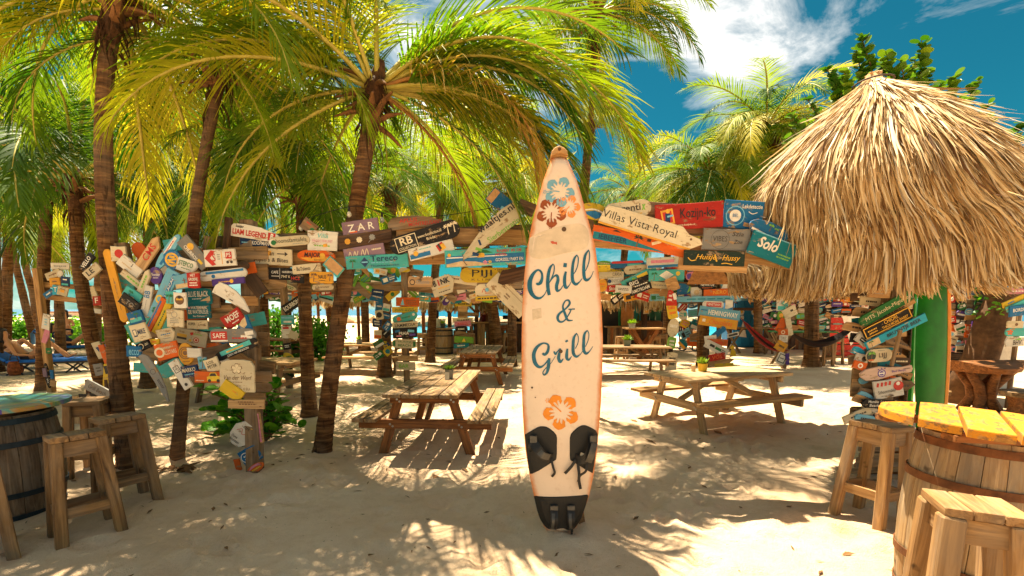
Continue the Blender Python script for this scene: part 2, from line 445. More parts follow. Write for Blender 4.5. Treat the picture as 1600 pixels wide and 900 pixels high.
def palm(label, pts, rads, n, Ls, leaf=0, seed=1, spread=(82, -16), crown=True, extra=(), group='coconut palms', fine=True, avoid=None):
    """pts: trunk line as photo pixels with a distance each, first on the sand"""
    r = random.Random(seed)
    P = []
    for (u, v, Y) in pts: P.append(at_y(u, v, Y))
    base = P[0].copy(); base.z = -.06
    root = empty('palm_tree', base, label, 'palm tree', group)
    ctrl = [p - base for p in P]; rad = [k * mpp(p) for k, p in zip(rads, P)]
    line, rr = [], []
    for i in range(len(ctrl) - 1):
        p0, p1, p2, p3 = ctrl[max(i - 1, 0)], ctrl[i], ctrl[i + 1], ctrl[min(i + 2, len(ctrl) - 1)]
        m = max(3, int((p2 - p1).length / (.028 if fine else .09)))
        for j in range(m + (i == len(ctrl) - 2)):
            t = j / m
            line.append(.5 * ((2 * p1) + (p2 - p0) * t + (2 * p0 - 5 * p1 + 4 * p2 - p3) * t * t + (3 * p1 - p0 - 3 * p2 + p3) * t ** 3))
            rr.append(rad[i] + (rad[i + 1] - rad[i]) * t)
    ring = []
    ph = 0
    for i, q in enumerate(rr):
        ph += .028 / r.uniform(.05, .085) if fine else .6
        saw = (ph % 1.0)
        ring.append(q * (.955 + .075 * saw + r.uniform(-.012, .012)) * (1 + .35 * math.exp(-i * (.028 if fine else .09) / .22)))
    mb = MB(); mb.tube(line, ring, 14 if fine else 9)
    mb.build('trunk', BARK, root, smooth=False)
    if not crown: return root
    top = line[-1]; T = (line[-1] - line[-3]).normalized(); w = rr[-1]
    # fibrous leaf sheaths round the crown
    mb = MB()
    mb.tube([top - T * .35, top - T * .1, top + T * .15, top + T * .4], [w * 1.02, w * 1.25, w * 1.35, w * .5], 10)
    for i in range(44):
        a = r.uniform(0, 6.28); z = r.uniform(-.42, .25); b0 = top + T * z + V((cos(a), sin(a), 0)) * w * 1.25
        l = r.uniform(.10, .34); mb.tube([b0, b0 + V((cos(a) * .05, sin(a) * .05, -l * .5)), b0 + V((cos(a + .4) * .06, sin(a + .4) * .06, -l))], [.016, .012, .003], 4, flat=.4)
    mb.build('crown_fibre', FIBRE, root)
    mb = MB()
    for i in range(16):
        a = i * 2.4 + r.random(); e = r.uniform(-.5, 1.1); d = V((cos(a) * cos(e), sin(a) * cos(e), sin(e)))
        b0 = top + V((cos(a), sin(a), 0)) * w * .8 + T * r.uniform(-.25, .2)
        mb.tube([b0, b0 + d * .16, b0 + d * .32 + V((0, 0, -.05))], [.05, .038, .012], 6, flat=.5)
    mb.build('leaf_base', BOOT, root)
    for i in range(n):
        x = (i + .5) / n
        el = spread[0] + (spread[1] - spread[0]) * x ** .85
        ci = 0 if el > 64 else 1 if el > 44 else 2 if el > 20 else 3 if el > -8 else 4
        lf = leaf
        q = r.random()
        if ci >= 3 and q < .004: lf = 2; ci = max(3, ci)
        elif q > .62: lf = 1 if leaf == 0 else (0 if leaf == 1 else 3)
        az = i * 2.39996 + r.uniform(-.25, .25) + seed
        if avoid and ci >= 2:
            for k in range(8):
                if abs(((az - R(avoid[0]) + pi) % (2 * pi)) - pi) < R(avoid[1]): az += .7
        o = link('frond', r.choice(FR[lf, ci]), root, top + T * .12 + V((cos(az), sin(az), 0)) * .05, (r.uniform(-.25, .25), 0, az))
        s = Ls / 3 * r.uniform(.86, 1.1); o.scale = (s, s, s)
    for (az, ci, lf, s) in extra:
        o = link('frond', FR[lf, ci][0], root, top + T * .12, (0, 0, R(az))); o.scale = (s * Ls / 3,) * 3
    PALMS.append(root)
    return root
# azimuth: 0 is to the right of the picture, 90 away from the camera, -90 towards it
palm('tall leaning palm with orange-brown leaf bases left of the surfboard', [(503, 712, 5.35), (521, 560, 5.3), (545, 400, 5.2), (569, 250, 5.1), (584, 160, 5.05)], [12.5, 12.5, 12.5, 12, 12], 23, 2.35, 0, 3,
     extra=((-8, 3, 1, 1.05), (-4, 3, 2, .95), (4, 3, 1, 1.2), (-2, 2, 0, 1.35), (10, 2, 1, 1.45), (22, 1, 0, 1.5), (-10, 3, 0, 1.2), (-14, 3, 2, 1.0), (-18, 2, 1, 1.1), (8, 2, 0, 1.15), (-12, 4, 2, .95), (172, 3, 0, 1.0), (195, 2, 0, 1.05), (20, 3, 1, 1.1)), avoid=(-80, 46))
palm('thick grey palm trunk rising behind the two left stools', [(204, 740, 4.75), (188, 600, 4.75), (172, 420, 4.72), (162, 250, 4.7), (166, 110, 4.65), (183, 5, 4.6)], [15, 14, 13, 12, 11, 11], 17, 2.3, 0, 8, spread=(80, -14),
     extra=((0, 4, 0, .9), (180, 3, 1, 1.0), (100, 4, 1, 1.0)), avoid=(-80, 46))
palm('palm with the trunk that stands inside the left end of the sign arch', [(276, 722, 5.1), (290, 560, 5.1), (300, 380, 5.15), (320, 240, 5.2), (347, 105, 5.25)], [9, 9, 9, 8, 8], 24, 2.15, 0, 21,
     extra=((160, 3, 0, 1.0), (200, 2, 1, 1.0), (90, 3, 0, 1)), avoid=(-85, 50))
palm('slender upright palm just left of the leaning palm', [(484, 650, 7.3), (478, 520, 7.3), (474, 400, 7.3), (472, 300, 7.3)], [11, 10, 10, 9], 22, 2.2, 3, 33, extra=((-90, 2, 3, 1), (-60, 3, 3, 1), (-120, 3, 0, 1)))
palm('dark leaning palm between the stools and the sun loungers', [(175, 655, 7.1), (150, 560, 7.1), (124, 420, 7.15), (116, 290, 7.2)], [10, 10, 9, 8], 22, 2.5, 3, 41, extra=((-90, 1, 3, 1.05), (-100, 0, 0, 1.1), (-60, 2, 3, 1)))
palm('thin straight palm beside the left sign post by the loungers', [(66, 612, 9.5), (67, 500, 9.5), (69, 400, 9.5), (76, 275, 9.5)], [8, 8, 8, 7], 22, 2.9, 0, 52, group='coconut palms')
palm('far thin palm leaning left above the blue loungers', [(54, 537, 20), (38, 470, 20), (22, 400, 20), (5, 300, 20)], [5, 5, 4.5, 4], 20, 3.4, 1, 61, fine=False)
palm('far thin palm leaning over the hedge at the left edge', [(58, 522, 22), (52, 460, 22), (38, 400, 22), (30, 240, 22)], [5, 5, 4.5, 4], 20, 3.6, 1, 66, fine=False)
palm('rough dark palm trunk beside the sign post in the middle distance', [(601, 588, 11.6), (601, 520, 11.6), (602, 440, 11.6), (612, 300, 11.6)], [11, 10, 10, 9], 22, 2.7, 1, 72, fine=False)
palm('palm trunk in front of the beach bar counter', [(778, 552, 17.6), (772, 500, 17.6), (765, 450, 17.6), (745, 290, 17.6)], [9, 9, 9, 8], 22, 3.3, 1, 83, fine=False)
palm('sunlit palm trunk beside the hammocks', [(1267, 573, 13.6), (1268, 500, 13.6), (1266, 430, 13.6), (1240, 310, 13.6), (1200, 205, 13.4)], [11, 10, 10, 10, 9], 44, 2.7, 0, 95, fine=False, spread=(62, -38))
palm('palm with drooping pale green fronds right of the surfboard', [(1098, 573, 13.7), (1099, 500, 13.7), (1102, 400, 13.7), (1110, 285, 13.7)], [9, 9, 9, 9], 46, 2.75, 0, 107, fine=False, spread=(58, -42), extra=((-90, 3, 1, .9), (180, 3, 1, 1.0), (-150, 3, 1, 1.0)))
palm('tall palm rising behind the top of the surfboard', [(894, 640, 7.7), (908, 400, 7.7), (921, 230, 7.7), (930, 34, 7.7)], [5, 4.5, 4.5, 4.5], 24, 1.85, 0, 118, fine=False, extra=((0, 2, 0, .95), (10, 3, 0, .9), (-20, 3, 3, .85)))
palm('small palm whose tuft shows right of the surfboard nose', [(893, 560, 16.5), (900, 400, 16.5), (915, 260, 16.5), (922, 200, 16.5)], [6, 6, 6, 6], 14, 1.3, 0, 127, fine=False)
for i, (u, v, Y, ub, L_, lf, lab) in enumerate((
        (400, 262, 10.5, 415, 2.6, 1, 'yellow-green palm behind the left part of the sign arch'),
        (690, 300, 14, 672, 2.9, 1, 'backlit palm behind the middle of the sign arch'),
        (560, 285, 18, 572, 3.2, 1, 'yellow palm crown behind the leaning trunk'),
        (800, 290, 13, 800, 2.4, 1, 'pale palm crown left of the surfboard nose'),
        (985, 305, 19, 965, 2.9, 1, 'low palm crown just right of the surfboard'),
        (235, 290, 9.5, 230, 2.6, 3, 'dark palm crown behind the thick grey trunk'),
        (20, 215, 14, 8, 3.0, 1, 'bright palm crown at the left edge of the grove'),
        (330, 330, 15, 345, 3.0, 1, 'low sunlit palm crown behind the left sign cluster'),
        (270, 170, 12, 255, 3.0, 0, 'tall palm crown between the grey trunk and the next'),
        (740, 235, 20, 720, 3.0, 0, 'far palm crown against the white cloud'),
        (160, 330, 18, 150, 3.2, 1, 'far yellow palm crown behind the leaning dark trunk'),
        (640, 345, 24, 640, 3.0, 1, 'low far palm crown above the black rounded sign'),
        (490, 350, 22, 520, 3.2, 1, 'low far palm crown above the orange oval sign'),
        (85, 330, 16, 95, 3.2, 1, 'far bright palm crown low behind the left sign post'),
        (-10, 330, 12, -5, 2.8, 1, 'low yellow palm crown cut by the left edge'),
        (200, 215, 22, 190, 3.6, 1, 'far yellow palm crown right of the thick grey trunk'),
        (440, 200, 16, 450, 3.2, 0, 'far tall palm crown left of the leaning trunk'),
        (1045, 330, 21, 1040, 2.6, 0, 'low palm crown between the surfboard and the drooping palm'),
        (1180, 300, 17, 1185, 2.6, 1, 'low palm crown beside the left edge of the big thatch'),
        (850, 330, 26, 850, 3.0, 1, 'far low palm crown behind the surfboard nose'))):
    zt = at_y(u, v, Y).z; gv = HZ + 0.95 * F * H / Y
    palm(lab, [(ub, gv, Y), (ub + (u - ub) * .3, gv * .6 + v * .4, Y), (u, v, Y)], [60 / Y + 3, 50 / Y + 3, 45 / Y + 3], 20, L_, lf, 200 + i * 7, fine=False, spread=(78, -26))
# ---------------------------------------------------------------- the big surfboard
B0 = at_z(877, 836, 0); LEAN = R(5)
BN = V((0, -cos(LEAN), sin(LEAN))); BX = V((1, 0, 0)); BZ = V((0, sin(LEAN), cos(LEAN)))
def bp(u, v):
    """photo pixel to the board's own plane: x across, z up along the board"""
    d = raydir(u, v); k = (B0 - EYE).dot(BN) / d.dot(BN); q = EYE + d * k - B0
    return (q.dot(BX), q.dot(BZ))
OUT_L = [(862, 247), (860, 252), (856, 263), (849, 281), (843, 303), (837, 326), (831, 350), (824, 385), (819, 433), (816, 480), (815, 530), (815, 580), (816, 630), (818, 667), (821, 703), (827, 740), (834, 773), (843, 803), (850, 822), (857, 829)]
OUT_R = [(884, 247), (888, 252), (893, 263), (901, 281), (908, 303), (914, 326), (921, 350), (930, 385), (936, 433), (940, 480), (942, 530), (941, 580), (939, 630), (936, 667), (933, 703), (928, 740), (921, 773), (911, 803), (901, 824), (892, 832)]
def surf_mat(name, base, edge, spread=.05):
    m, t, b = newmat(name)
    at = N(t, 'ShaderNodeAttribute', attribute_name='edge').outputs['Fac']
    tc = N(t, 'ShaderNodeTexCoord').outputs['Object']
    n = noise_tex(t, tc, 5, 7, .68); n2 = noise_tex(t, tc, 26, 5, .65); n3 = noise_tex(t, tc, 1.7, 4, .6)
    c = mix(t, ramp(t, n3, ((.3, 0.0), (.7, 1.0))), lin(base), tuple(x * .86 for x in lin(base)))
    c = mix(t, mth(t, 'MULTIPLY', ramp(t, n2, ((.56, 0.0), (.7, 1.0))), .22), c, lin('#b98f66'))
    e = mth(t, 'ADD', at, mth(t, 'MULTIPLY', mth(t, 'SUBTRACT', n, .5), 1.1))
    c = mix(t, ramp(t, e, ((.45, 0.0), (.95, .9))), c, lin(edge))
    sp = noise_tex(t, tc, 55, 2, .5)
    c = mix(t, ramp(t, sp, ((.77, 0.0), (.79, .6))), c, lin('#7a5636'))
    L(t, c, b.inputs['Base Color']); b.inputs['Roughness'].default_value = .42; b.inputs['Specular IOR Level'].default_value = .4
    bump(t, b, n2, .15, .004)
    return m
def board_mesh(name, Lp, Rp, th, mat, dome=.012):
    """lens section between left and right rails"""
    K = 13; mb = MB(); n = len(Lp); ed = []
    zt, zb = max(p[1] for p in Lp), min(p[1] for p in Lp)
    def row(i, front):
        o = []
        (xl, zl), (xr, zr) = Lp[i], Rp[i]
        endk = min(1, min(i, n - 1 - i) / 2.0 + .15)
        for j in range(K):
            s = j / (K - 1); q = abs(2 * s - 1)
            y = (1 - q ** 6) * th / 2 * endk + (1 - q * q) * dome * endk
            o.append((xl + (xr - xl) * s, -y if front else y * .9, zl + (zr - zl) * s))
            w = (xr - xl) / 2; dist = w * (1 - q)
            ed.append(max(0, 1 - dist / .07, (.35 if min(i, n - 1 - i) < 2 else 0)))
        return o
    for fr in (True, False):
        k = len(mb.v)
        for i in range(n): mb.v += row(i, fr)
        for i in range(n - 1):
            for j in range(K - 1):
                f = [k + i * K + j, k + (i + 1) * K + j, k + (i + 1) * K + j + 1, k + i * K + j + 1]
                mb.f.append(f if fr else f[::-1]); mb.m.append(0)
    h = n * K
    for i in (0, n - 1):
        for j in range(K - 1):
            f = [i * K + j, i * K + j + 1, h + i * K + j + 1, h + i * K + j]
            mb.f.append(f if i == 0 else f[::-1]); mb.m.append(0)
    me = mb.mesh(name, mat, True)
    a = me.attributes.new('edge', 'FLOAT', 'POINT'); a.data.foreach_set('value', ed)
    return me
def catmull(pts, m=8):
    o = []
    for i in range(len(pts) - 1):
        p0, p1, p2, p3 = pts[max(i - 1, 0)], pts[i], pts[i + 1], pts[min(i + 2, len(pts) - 1)]
        for j in range(m):
            t = j / m
            o.append(tuple(.5 * (2 * b + (c - a) * t + (2 * a - 5 * b + 4 * c - d) * t * t + (3 * b - a - 3 * c + d) * t ** 3) for a, b, c, d in zip(p0, p1, p2, p3)))
    o.append(tuple(pts[-1])); return o
STROKES = (9.0, 815, 380, [
    [(205, 572, 26), (225, 590, 34), (262, 565, 46), (284, 500, 34), (272, 425, 28), (222, 392, 26), (155, 450, 45), (112, 560, 62), (122, 680, 60), (180, 765, 45), (250, 783, 30), (310, 740, 14), (348, 665, 8)],
    [(436, 308, 12), (395, 360, 36), (370, 450, 44), (360, 560, 47), (366, 660, 48), (383, 742, 44)],
    [(430, 312, 12), (450, 340, 15), (445, 420, 16), (415, 500, 16), (380, 575, 10)],
    [(390, 560, 10), (445, 485, 20), (488, 472, 36), (502, 530, 42), (482, 620, 46), (492, 680, 38), (535, 665, 16), (578, 600, 8)],
    [(612, 415, 28), (595, 500, 42), (595, 590, 46), (615, 640, 38), (652, 615, 14), (682, 560, 8)],
    [(604, 298, 44), (597, 355, 50)],
    [(766, 182, 12), (728, 240, 32), (706, 340, 38), (700, 460, 42), (710, 550, 44), (750, 592, 36), (800, 560, 16), (838, 510, 8)],
    [(762, 184, 12), (784, 230, 15), (775, 330, 14), (745, 410, 14), (710, 460, 10)],
    [(934, 108, 12), (886, 180, 34), (866, 280, 38), (860, 400, 44), (870, 500, 44), (905, 532, 38), (960, 490, 14), (1002, 400, 6)],
    [(930, 110, 12), (945, 160, 15), (938, 260, 14), (910, 350, 14), (880, 410, 10)]]), (6.43, 815, 460, [
    [(505, 265, 8), (455, 262, 20), (428, 200, 26), (407, 130, 18), (430, 75, 13), (462, 68, 18), (474, 100, 22), (435, 150, 15), (372, 200, 22), (355, 245, 26), (378, 280, 20), (422, 268, 14), (470, 200, 12), (488, 160, 12)],
    [(462, 157, 11), (526, 153, 12)],
    [(205, 590, 22), (228, 604, 26), (258, 570, 28), (262, 510, 20), (212, 492, 16), (152, 530, 30), (120, 600, 36), (132, 685, 38), (175, 728, 27), (220, 708, 14), (268, 650, 16)],
    [(272, 640, 24), (264, 720, 34), (250, 780, 24), (222, 806, 14), (210, 780, 11), (238, 740, 9), (288, 690, 6), (332, 622, 6)],
    [(318, 572, 15), (334, 598, 22), (352, 575, 12), (382, 548, 14), (372, 590, 26), (365, 640, 32), (382, 676, 27), (412, 645, 8)],
    [(452, 545, 18), (445, 600, 30), (446, 640, 29), (466, 656, 20), (494, 622, 6)],
    [(432, 478, 18), (456, 464, 20)],
    [(544, 392, 9), (516, 440, 26), (508, 520, 31), (512, 592, 31), (540, 624, 24), (576, 605, 9), (602, 572, 6)],
    [(542, 392, 9), (560, 430, 9), (556, 490, 8), (530, 545, 8)],
    [(652, 363, 9), (622, 402, 24), (614, 480, 29), (615, 562, 31), (640, 594, 24), (676, 568, 9), (706, 523, 5)],
    [(650, 364, 9), (666, 400, 9), (659, 460, 8), (632, 525, 8)]])
def ribbon(mb, pts, y=-.004, mi=0):
    """brush stroke: (x, z, width) points on the board plane"""
    pts = catmull(pts); vs = []
    for i, (x, z, w) in enumerate(pts):
        a, b = pts[max(i - 1, 0)], pts[min(i + 1, len(pts) - 1)]
        t = V((b[0] - a[0], 0, b[1] - a[1])).normalized(); n = V((-t.z, 0, t.x)) * (w / 2)
        vs += [(x + n.x, y, z + n.z), (x - n.x, y, z - n.z)]
    mb.add(vs, [(2 * i, 2 * i + 1, 2 * i + 3, 2 * i + 2) for i in range(len(pts) - 1)], mi)
def slab(mb, poly, off, back=.004):
    """thin patch cut fine enough to follow the dome"""
    n = len(poly); c = (sum(p[0] for p in poly) / n, sum(p[1] for p in poly) / n); k = len(mb.v); ks = (1.0, .97, .75, .5, .25)
    mb.v += [(p[0], back, p[1]) for p in poly]
    for s in ks: mb.v += [(c[0] + (p[0] - c[0]) * s, -off if s < 1 else -off * .4, c[1] + (p[1] - c[1]) * s) for p in poly]
    mb.v.append((c[0], -off, c[1]))
    for a in range(len(ks)):
        for i in range(n): mb.f.append([k + a * n + i, k + a * n + (i + 1) % n, k + (a + 1) * n + (i + 1) % n, k + (a + 1) * n + i]); mb.m.append(0)
    b = k + len(ks) * n
    for i in range(n): mb.f.append([b + i, b + (i + 1) % n, k + len(ks) * n + n]); mb.m.append(0)
def surf_y(x, z, Lp, Rp, th=.07, dome=.012):
    return -(th / 2 + dome)
def the_board():
    root = empty('surfboard', B0, 'tall weathered white surfboard with teal lettering standing in the sand', 'surfboard')
    root.rotation_euler = (-LEAN, 0, 0)
    Lp, Rp = [bp(*q) for q in OUT_L], [bp(*q) for q in OUT_R]
    Lp = [(a, max(b, -.05)) for a, b in Lp]
    # one height per row
    for i in range(len(Lp)):
        z = (Lp[i][1] + Rp[i][1]) / 2; Lp[i] = (Lp[i][0], z); Rp[i] = (Rp[i][0], z)
    link('hull', board_mesh('hull', Lp, Rp, .075, surf_mat('aged_white_gelcoat', '#e2ccb4', '#c8701f')), root)
    def half(z):
        for i in range(len(Lp) - 1):
            if Lp[i][1] >= z >= Lp[i + 1][1]:
                k = (Lp[i][1] - z) / (Lp[i][1] - Lp[i + 1][1] + 1e-9)
                return Lp[i][0] + (Lp[i + 1][0] - Lp[i][0]) * k, Rp[i][0] + (Rp[i + 1][0] - Rp[i][0]) * k
        return Lp[-1][0], Rp[-1][0]
    def lay(mb, off=.003):
        """drape the flat marks over the domed deck"""
        o = []
        for (x, y, z) in mb.v:
            l, r_ = half(z); s = (x - l) / (r_ - l + 1e-9); q = min(1, abs(2 * s - 1))
            o.append((x, -((1 - q ** 6) * .0375 + (1 - q * q) * .012) - off + y, z))
        mb.v = o; return mb
    teal = plain('teal_sign_paint', '#165a70', .45, var=.3, sc=30)
    mb = MB()
    for (s, ox, oy, strokes) in STROKES:
        for st in strokes:
            q = [bp(ox + a / s, oy + b / s) + (w / s * mpp(B0),) for a, b, w in st]
            ribbon(mb, q, 0)
    lay(mb).build('lettering', teal, root)
    def flower(c, rad, s, ox, oy, col, a0, stam, name):
        mb = MB(); cx, cz = bp(ox + c[0] / s, oy + c[1] / s); r = rad / s * mpp(B0)
        for p in range(5):
            a = a0 + p * 2 * pi / 5
            def pt(rr, da): return (cx + r * rr * cos(a + da), 0, cz + r * rr * sin(a + da))
            # three lobes parted by pale slits towards the flower's heart
            for lo, hi, rin, ro in ((-.56, -.20, .42, (.62, .90, .98)), (-.14, .12, .34, (1.0, 1.05, 1.0)), (.18, .56, .42, (.98, .90, .62))):
                q = [pt(rin, (lo + hi) / 2)] + [pt(o, lo + (hi - lo) * t) for o, t in zip(ro, (0, .5, 1))]
                mb.add(q, [(0, 1, 2), (0, 2, 3)])
            q = [pt(.60, -.50), pt(.88, -.45), pt(1.0, -.2), pt(1.06, 0), pt(1.0, .2), pt(.88, .45), pt(.60, .50), pt(.70, .18), pt(.56, .0), pt(.70, -.18)]
            mb.add(q, [(0, 1, 9), (1, 2, 9), (2, 3, 9), (3, 8, 9), (3, 7, 8), (3, 4, 7), (4, 5, 7), (5, 6, 7)])
        e = stam; ex, ez = cx + r * cos(e), cz + r * sin(e)
        ribbon(mb, [(cx, cz, .07 * r), ((cx + ex) / 2, (cz + ez) / 2 + .03 * r, .06 * r), (ex, ez, .03 * r)], -.0006)
        for k in range(6):
            w = k * 1.05; o = V((cos(w), 0, sin(w))) * r * .10; z = V((ex, -.0006, ez)) + o
            mb.add([z + V((cos(q), 0, sin(q))) * r * .04 for q in (0, 1.26, 2.5, 3.8, 5.0)], [(0, 1, 2, 3, 4)])
        lay(mb).build('painted_flower', plain(name, col, .5, var=.12, sc=20), root)
    flower((290, 470), 132, 6, 825, 225, '#6f9fb0', R(65), R(178), 'faded_blue_paint')
    flower((215, 660), 130, 6, 825, 225, '#8c4413', R(55), R(266), 'rust_brown_paint')
    flower((380, 605), 100, 6, 825, 225, '#dd8a42', R(70), R(230), 'light_orange_paint')
    flower((390, 270), 172, 6.43, 815, 600, '#dd8410', R(45), R(140), 'orange_paint')
    # stained repair patch, red scrap, plug holes
    pm = plain('stained_repair_patch', '#cbb79a', .55, var=.14, sc=9)
    mb = MB(); q = [(828, 372), (850, 363), (880, 355), (905, 352), (917, 360), (919, 380), (910, 392), (880, 398), (850, 406), (832, 404), (826, 392)]
    q = catmull(q + [q[0]], 3)[:-1]; slab(mb, [bp(*a) for a in q], .0006); lay(mb, .001).build('repair_patch', pm, root)
    mb = MB(); mb.prism([bp(*a) for a in ((859, 380), (863, 379), (866, 381), (869, 380.5), (869.5, 385), (866.5, 383.5), (862, 383.5), (860.5, 382))][::-1], -.001, .003); lay(mb).build('paint_scrap', plain('red_scrap', '#b8543a', .6), root)
    mb = MB()
    for (u, v, rr) in ((880, 361, 3.6), (875, 549, 3), (831, 605, 1.6), (836, 620, 1.0)):
        x, z = bp(u, v); k = rr * mpp(B0); mb.prism([(x + k * cos(w), z + k * sin(w)) for w in [i * pi / 5 for i in range(10)]], -.001, .002)
    lay(mb).build('plug_hole', plain('dark_hole', '#55402c', .8), root)
    mb = MB(); slab(mb, [bp(831, 484), bp(838, 483), bp(845, 482), bp(845.5, 490), bp(846, 497), bp(839, 499), bp(832, 501), bp(831.5, 492)], .0004); lay(mb, .001).build('faded_sticker', plain('faded_sticker', '#c6b398', .6, var=.12, sc=40), root)
    # dark anti-slip pads
    pads = ([(150, 65), (185, 75), (240, 125), (243, 200), (240, 285), (215, 310), (75, 400), (55, 385), (45, 330), (25, 150), (30, 125), (110, 72)],
            [(440, 58), (400, 65), (340, 120), (333, 200), (335, 290), (355, 310), (480, 388), (500, 385), (518, 260), (532, 122), (480, 75)],
            [(90, 580), (100, 557), (250, 553), (430, 545), (462, 552), (463, 580), (420, 715), (370, 778), (320, 785), (290, 772), (250, 776), (200, 782), (160, 768), (120, 700)])
    for pd in pads:
        poly = [bp(815 + a / 4.5, 650 + b / 4.5) for a, b in pd]
        poly = catmull(poly + [poly[0]], 3)[:-1]
        mb = MB(); slab(mb, poly, .008)
        lay(mb, 0).build('grip_pad', BLACK, root)
    # foot straps, buckles and loose ends
    strapm = plain('strap_webbing', '#1d1b19', .55, var=.4, sc=40, bmp=.3); buck = plain('strap_rubber', '#4a4741', .4, var=.3, sc=20)
    def band(path, w, lift, name, m, off=.012):
        mb = MB(); pts = []
        P = catmull([bp(815 + a / 4.5, 650 + b / 4.5) for a, b in path], 6); n = len(P)
        for i, (x, z) in enumerate(P):
            a, b = P[max(i - 1, 0)], P[min(i + 1, n - 1)]
            t = V((b[0] - a[0], 0, b[1] - a[1])).normalized(); nn = V((-t.z, 0, t.x)) * (w / 4.5 * mpp(B0) / 2)
            y = -off - lift * sin(pi * i / (n - 1))
            for dy in (0, .006): pts += [(x + nn.x, y + dy, z + nn.z), (x - nn.x, y + dy, z - nn.z)]
        fs = []
        for i in range(n - 1):
            a, b = 4 * i, 4 * i + 4
            fs += [(a, a + 1, b + 1, b), (a + 2, b + 2, b + 3, a + 3), (a, b, b + 2, a + 2), (a + 1, a + 3, b + 3, b + 1)]
        fs += [(0, 2, 3, 1), (4 * n - 4, 4 * n - 3, 4 * n - 1, 4 * n - 2)]
        mb.add(pts, fs); lay(mb, 0).build(name, m, root)
    band([(70, 145), (100, 200), (150, 255), (205, 285)], 62, .075, 'foot_strap', strapm)
    band([(100, 205), (140, 245), (190, 268)], 44, .05, 'strap_cover', buck, .05)
    band([(60, 240), (52, 200), (80, 150)], 18, .03, 'strap_end', strapm, .03)
    band([(200, 275), (215, 340), (226, 380), (207, 412)], 16, .02, 'strap_end', strapm)
    band([(492, 140), (470, 220), (420, 280), (370, 285)], 58, .075, 'foot_strap', strapm)
    band([(495, 170), (470, 240), (450, 300)], 46, .03, 'strap_cover', buck, .08)
    band([(372, 290), (335, 340), (295, 385)], 20, .01, 'strap_end', strapm, .03)
    band([(385, 305), (392, 380), (392, 430), (405, 495)], 20, .02, 'strap_end', strapm, .025)
    band([(450, 305), (440, 365), (400, 395), (387, 442)], 16, .02, 'strap_end', strapm, .03)
    band([(400, 250), (430, 262), (440, 285)], 30, .02, 'strap_lining', plain('pale_lining', '#b8a98c', .7), .05)
    for x in (222, 338):
        band([(x, 615), (x - 2, 700), (x - 8 + (x > 300) * 12, 778)], 50, .06, 'foot_strap', strapm)
        band([(x - 8, 640), (x - 10, 700), (x - 14 + (x > 300) * 14, 770)], 20, .045, 'strap_cover', buck, .035)
        mb = MB(); a, b = bp(815 + x / 4.5, 650 + 620 / 4.5); mb.box((a, -.03, b), (.055, .03, .03)); lay(mb, 0).build('buckle', buck, root)
    band([(345, 775), (348, 820), (365, 838), (378, 822)], 18, .01, 'strap_end', strapm, .03)
    mb = MB(); a, b = bp(815 + 80 / 4.5, 650 + 150 / 4.5); mb.box((a, -.04, b), (.05, .03, .05)); a, b = bp(815 + 490 / 4.5, 650 + 148 / 4.5); mb.box((a, -.05, b), (.05, .03, .05))
    lay(mb, 0).build('buckle', buck, root)
    # wooden cap screwed over the nose
    mb = MB(); x, z = bp(873, 243); k = mpp(B0)
    mb.prism([(x + k * a, z + k * b) for a, b in ((-13, -4), (-12, 2), (-7, 8), (0, 11), (7, 8), (12, 3), (13, -3), (6, -1), (0, 0), (-6, -2))], -.05, .05, 0, .006)
    cap = mb.build('nose_cap', TANW, root)
    mb = MB(); mb.tube([(x, -.056, z + k * 5), (x, -.045, z + k * 5)], .012, 10); mb.build('screw', plain('rusty_screw', '#5a3418', .7), cap)
    # prop behind
    zt = bp(877, 560)[1]
    bar(root, 'prop_post', (-.02, .11, -.4), (-.02, .10, zt), .14, .12, DARKW)
    mb = MB(); mb.box((.17, .09, .05), (.05, .04, .5), MX.Rotation(R(-8), 3, 'Y')); mb.build('stake', OLD, root)
the_board()
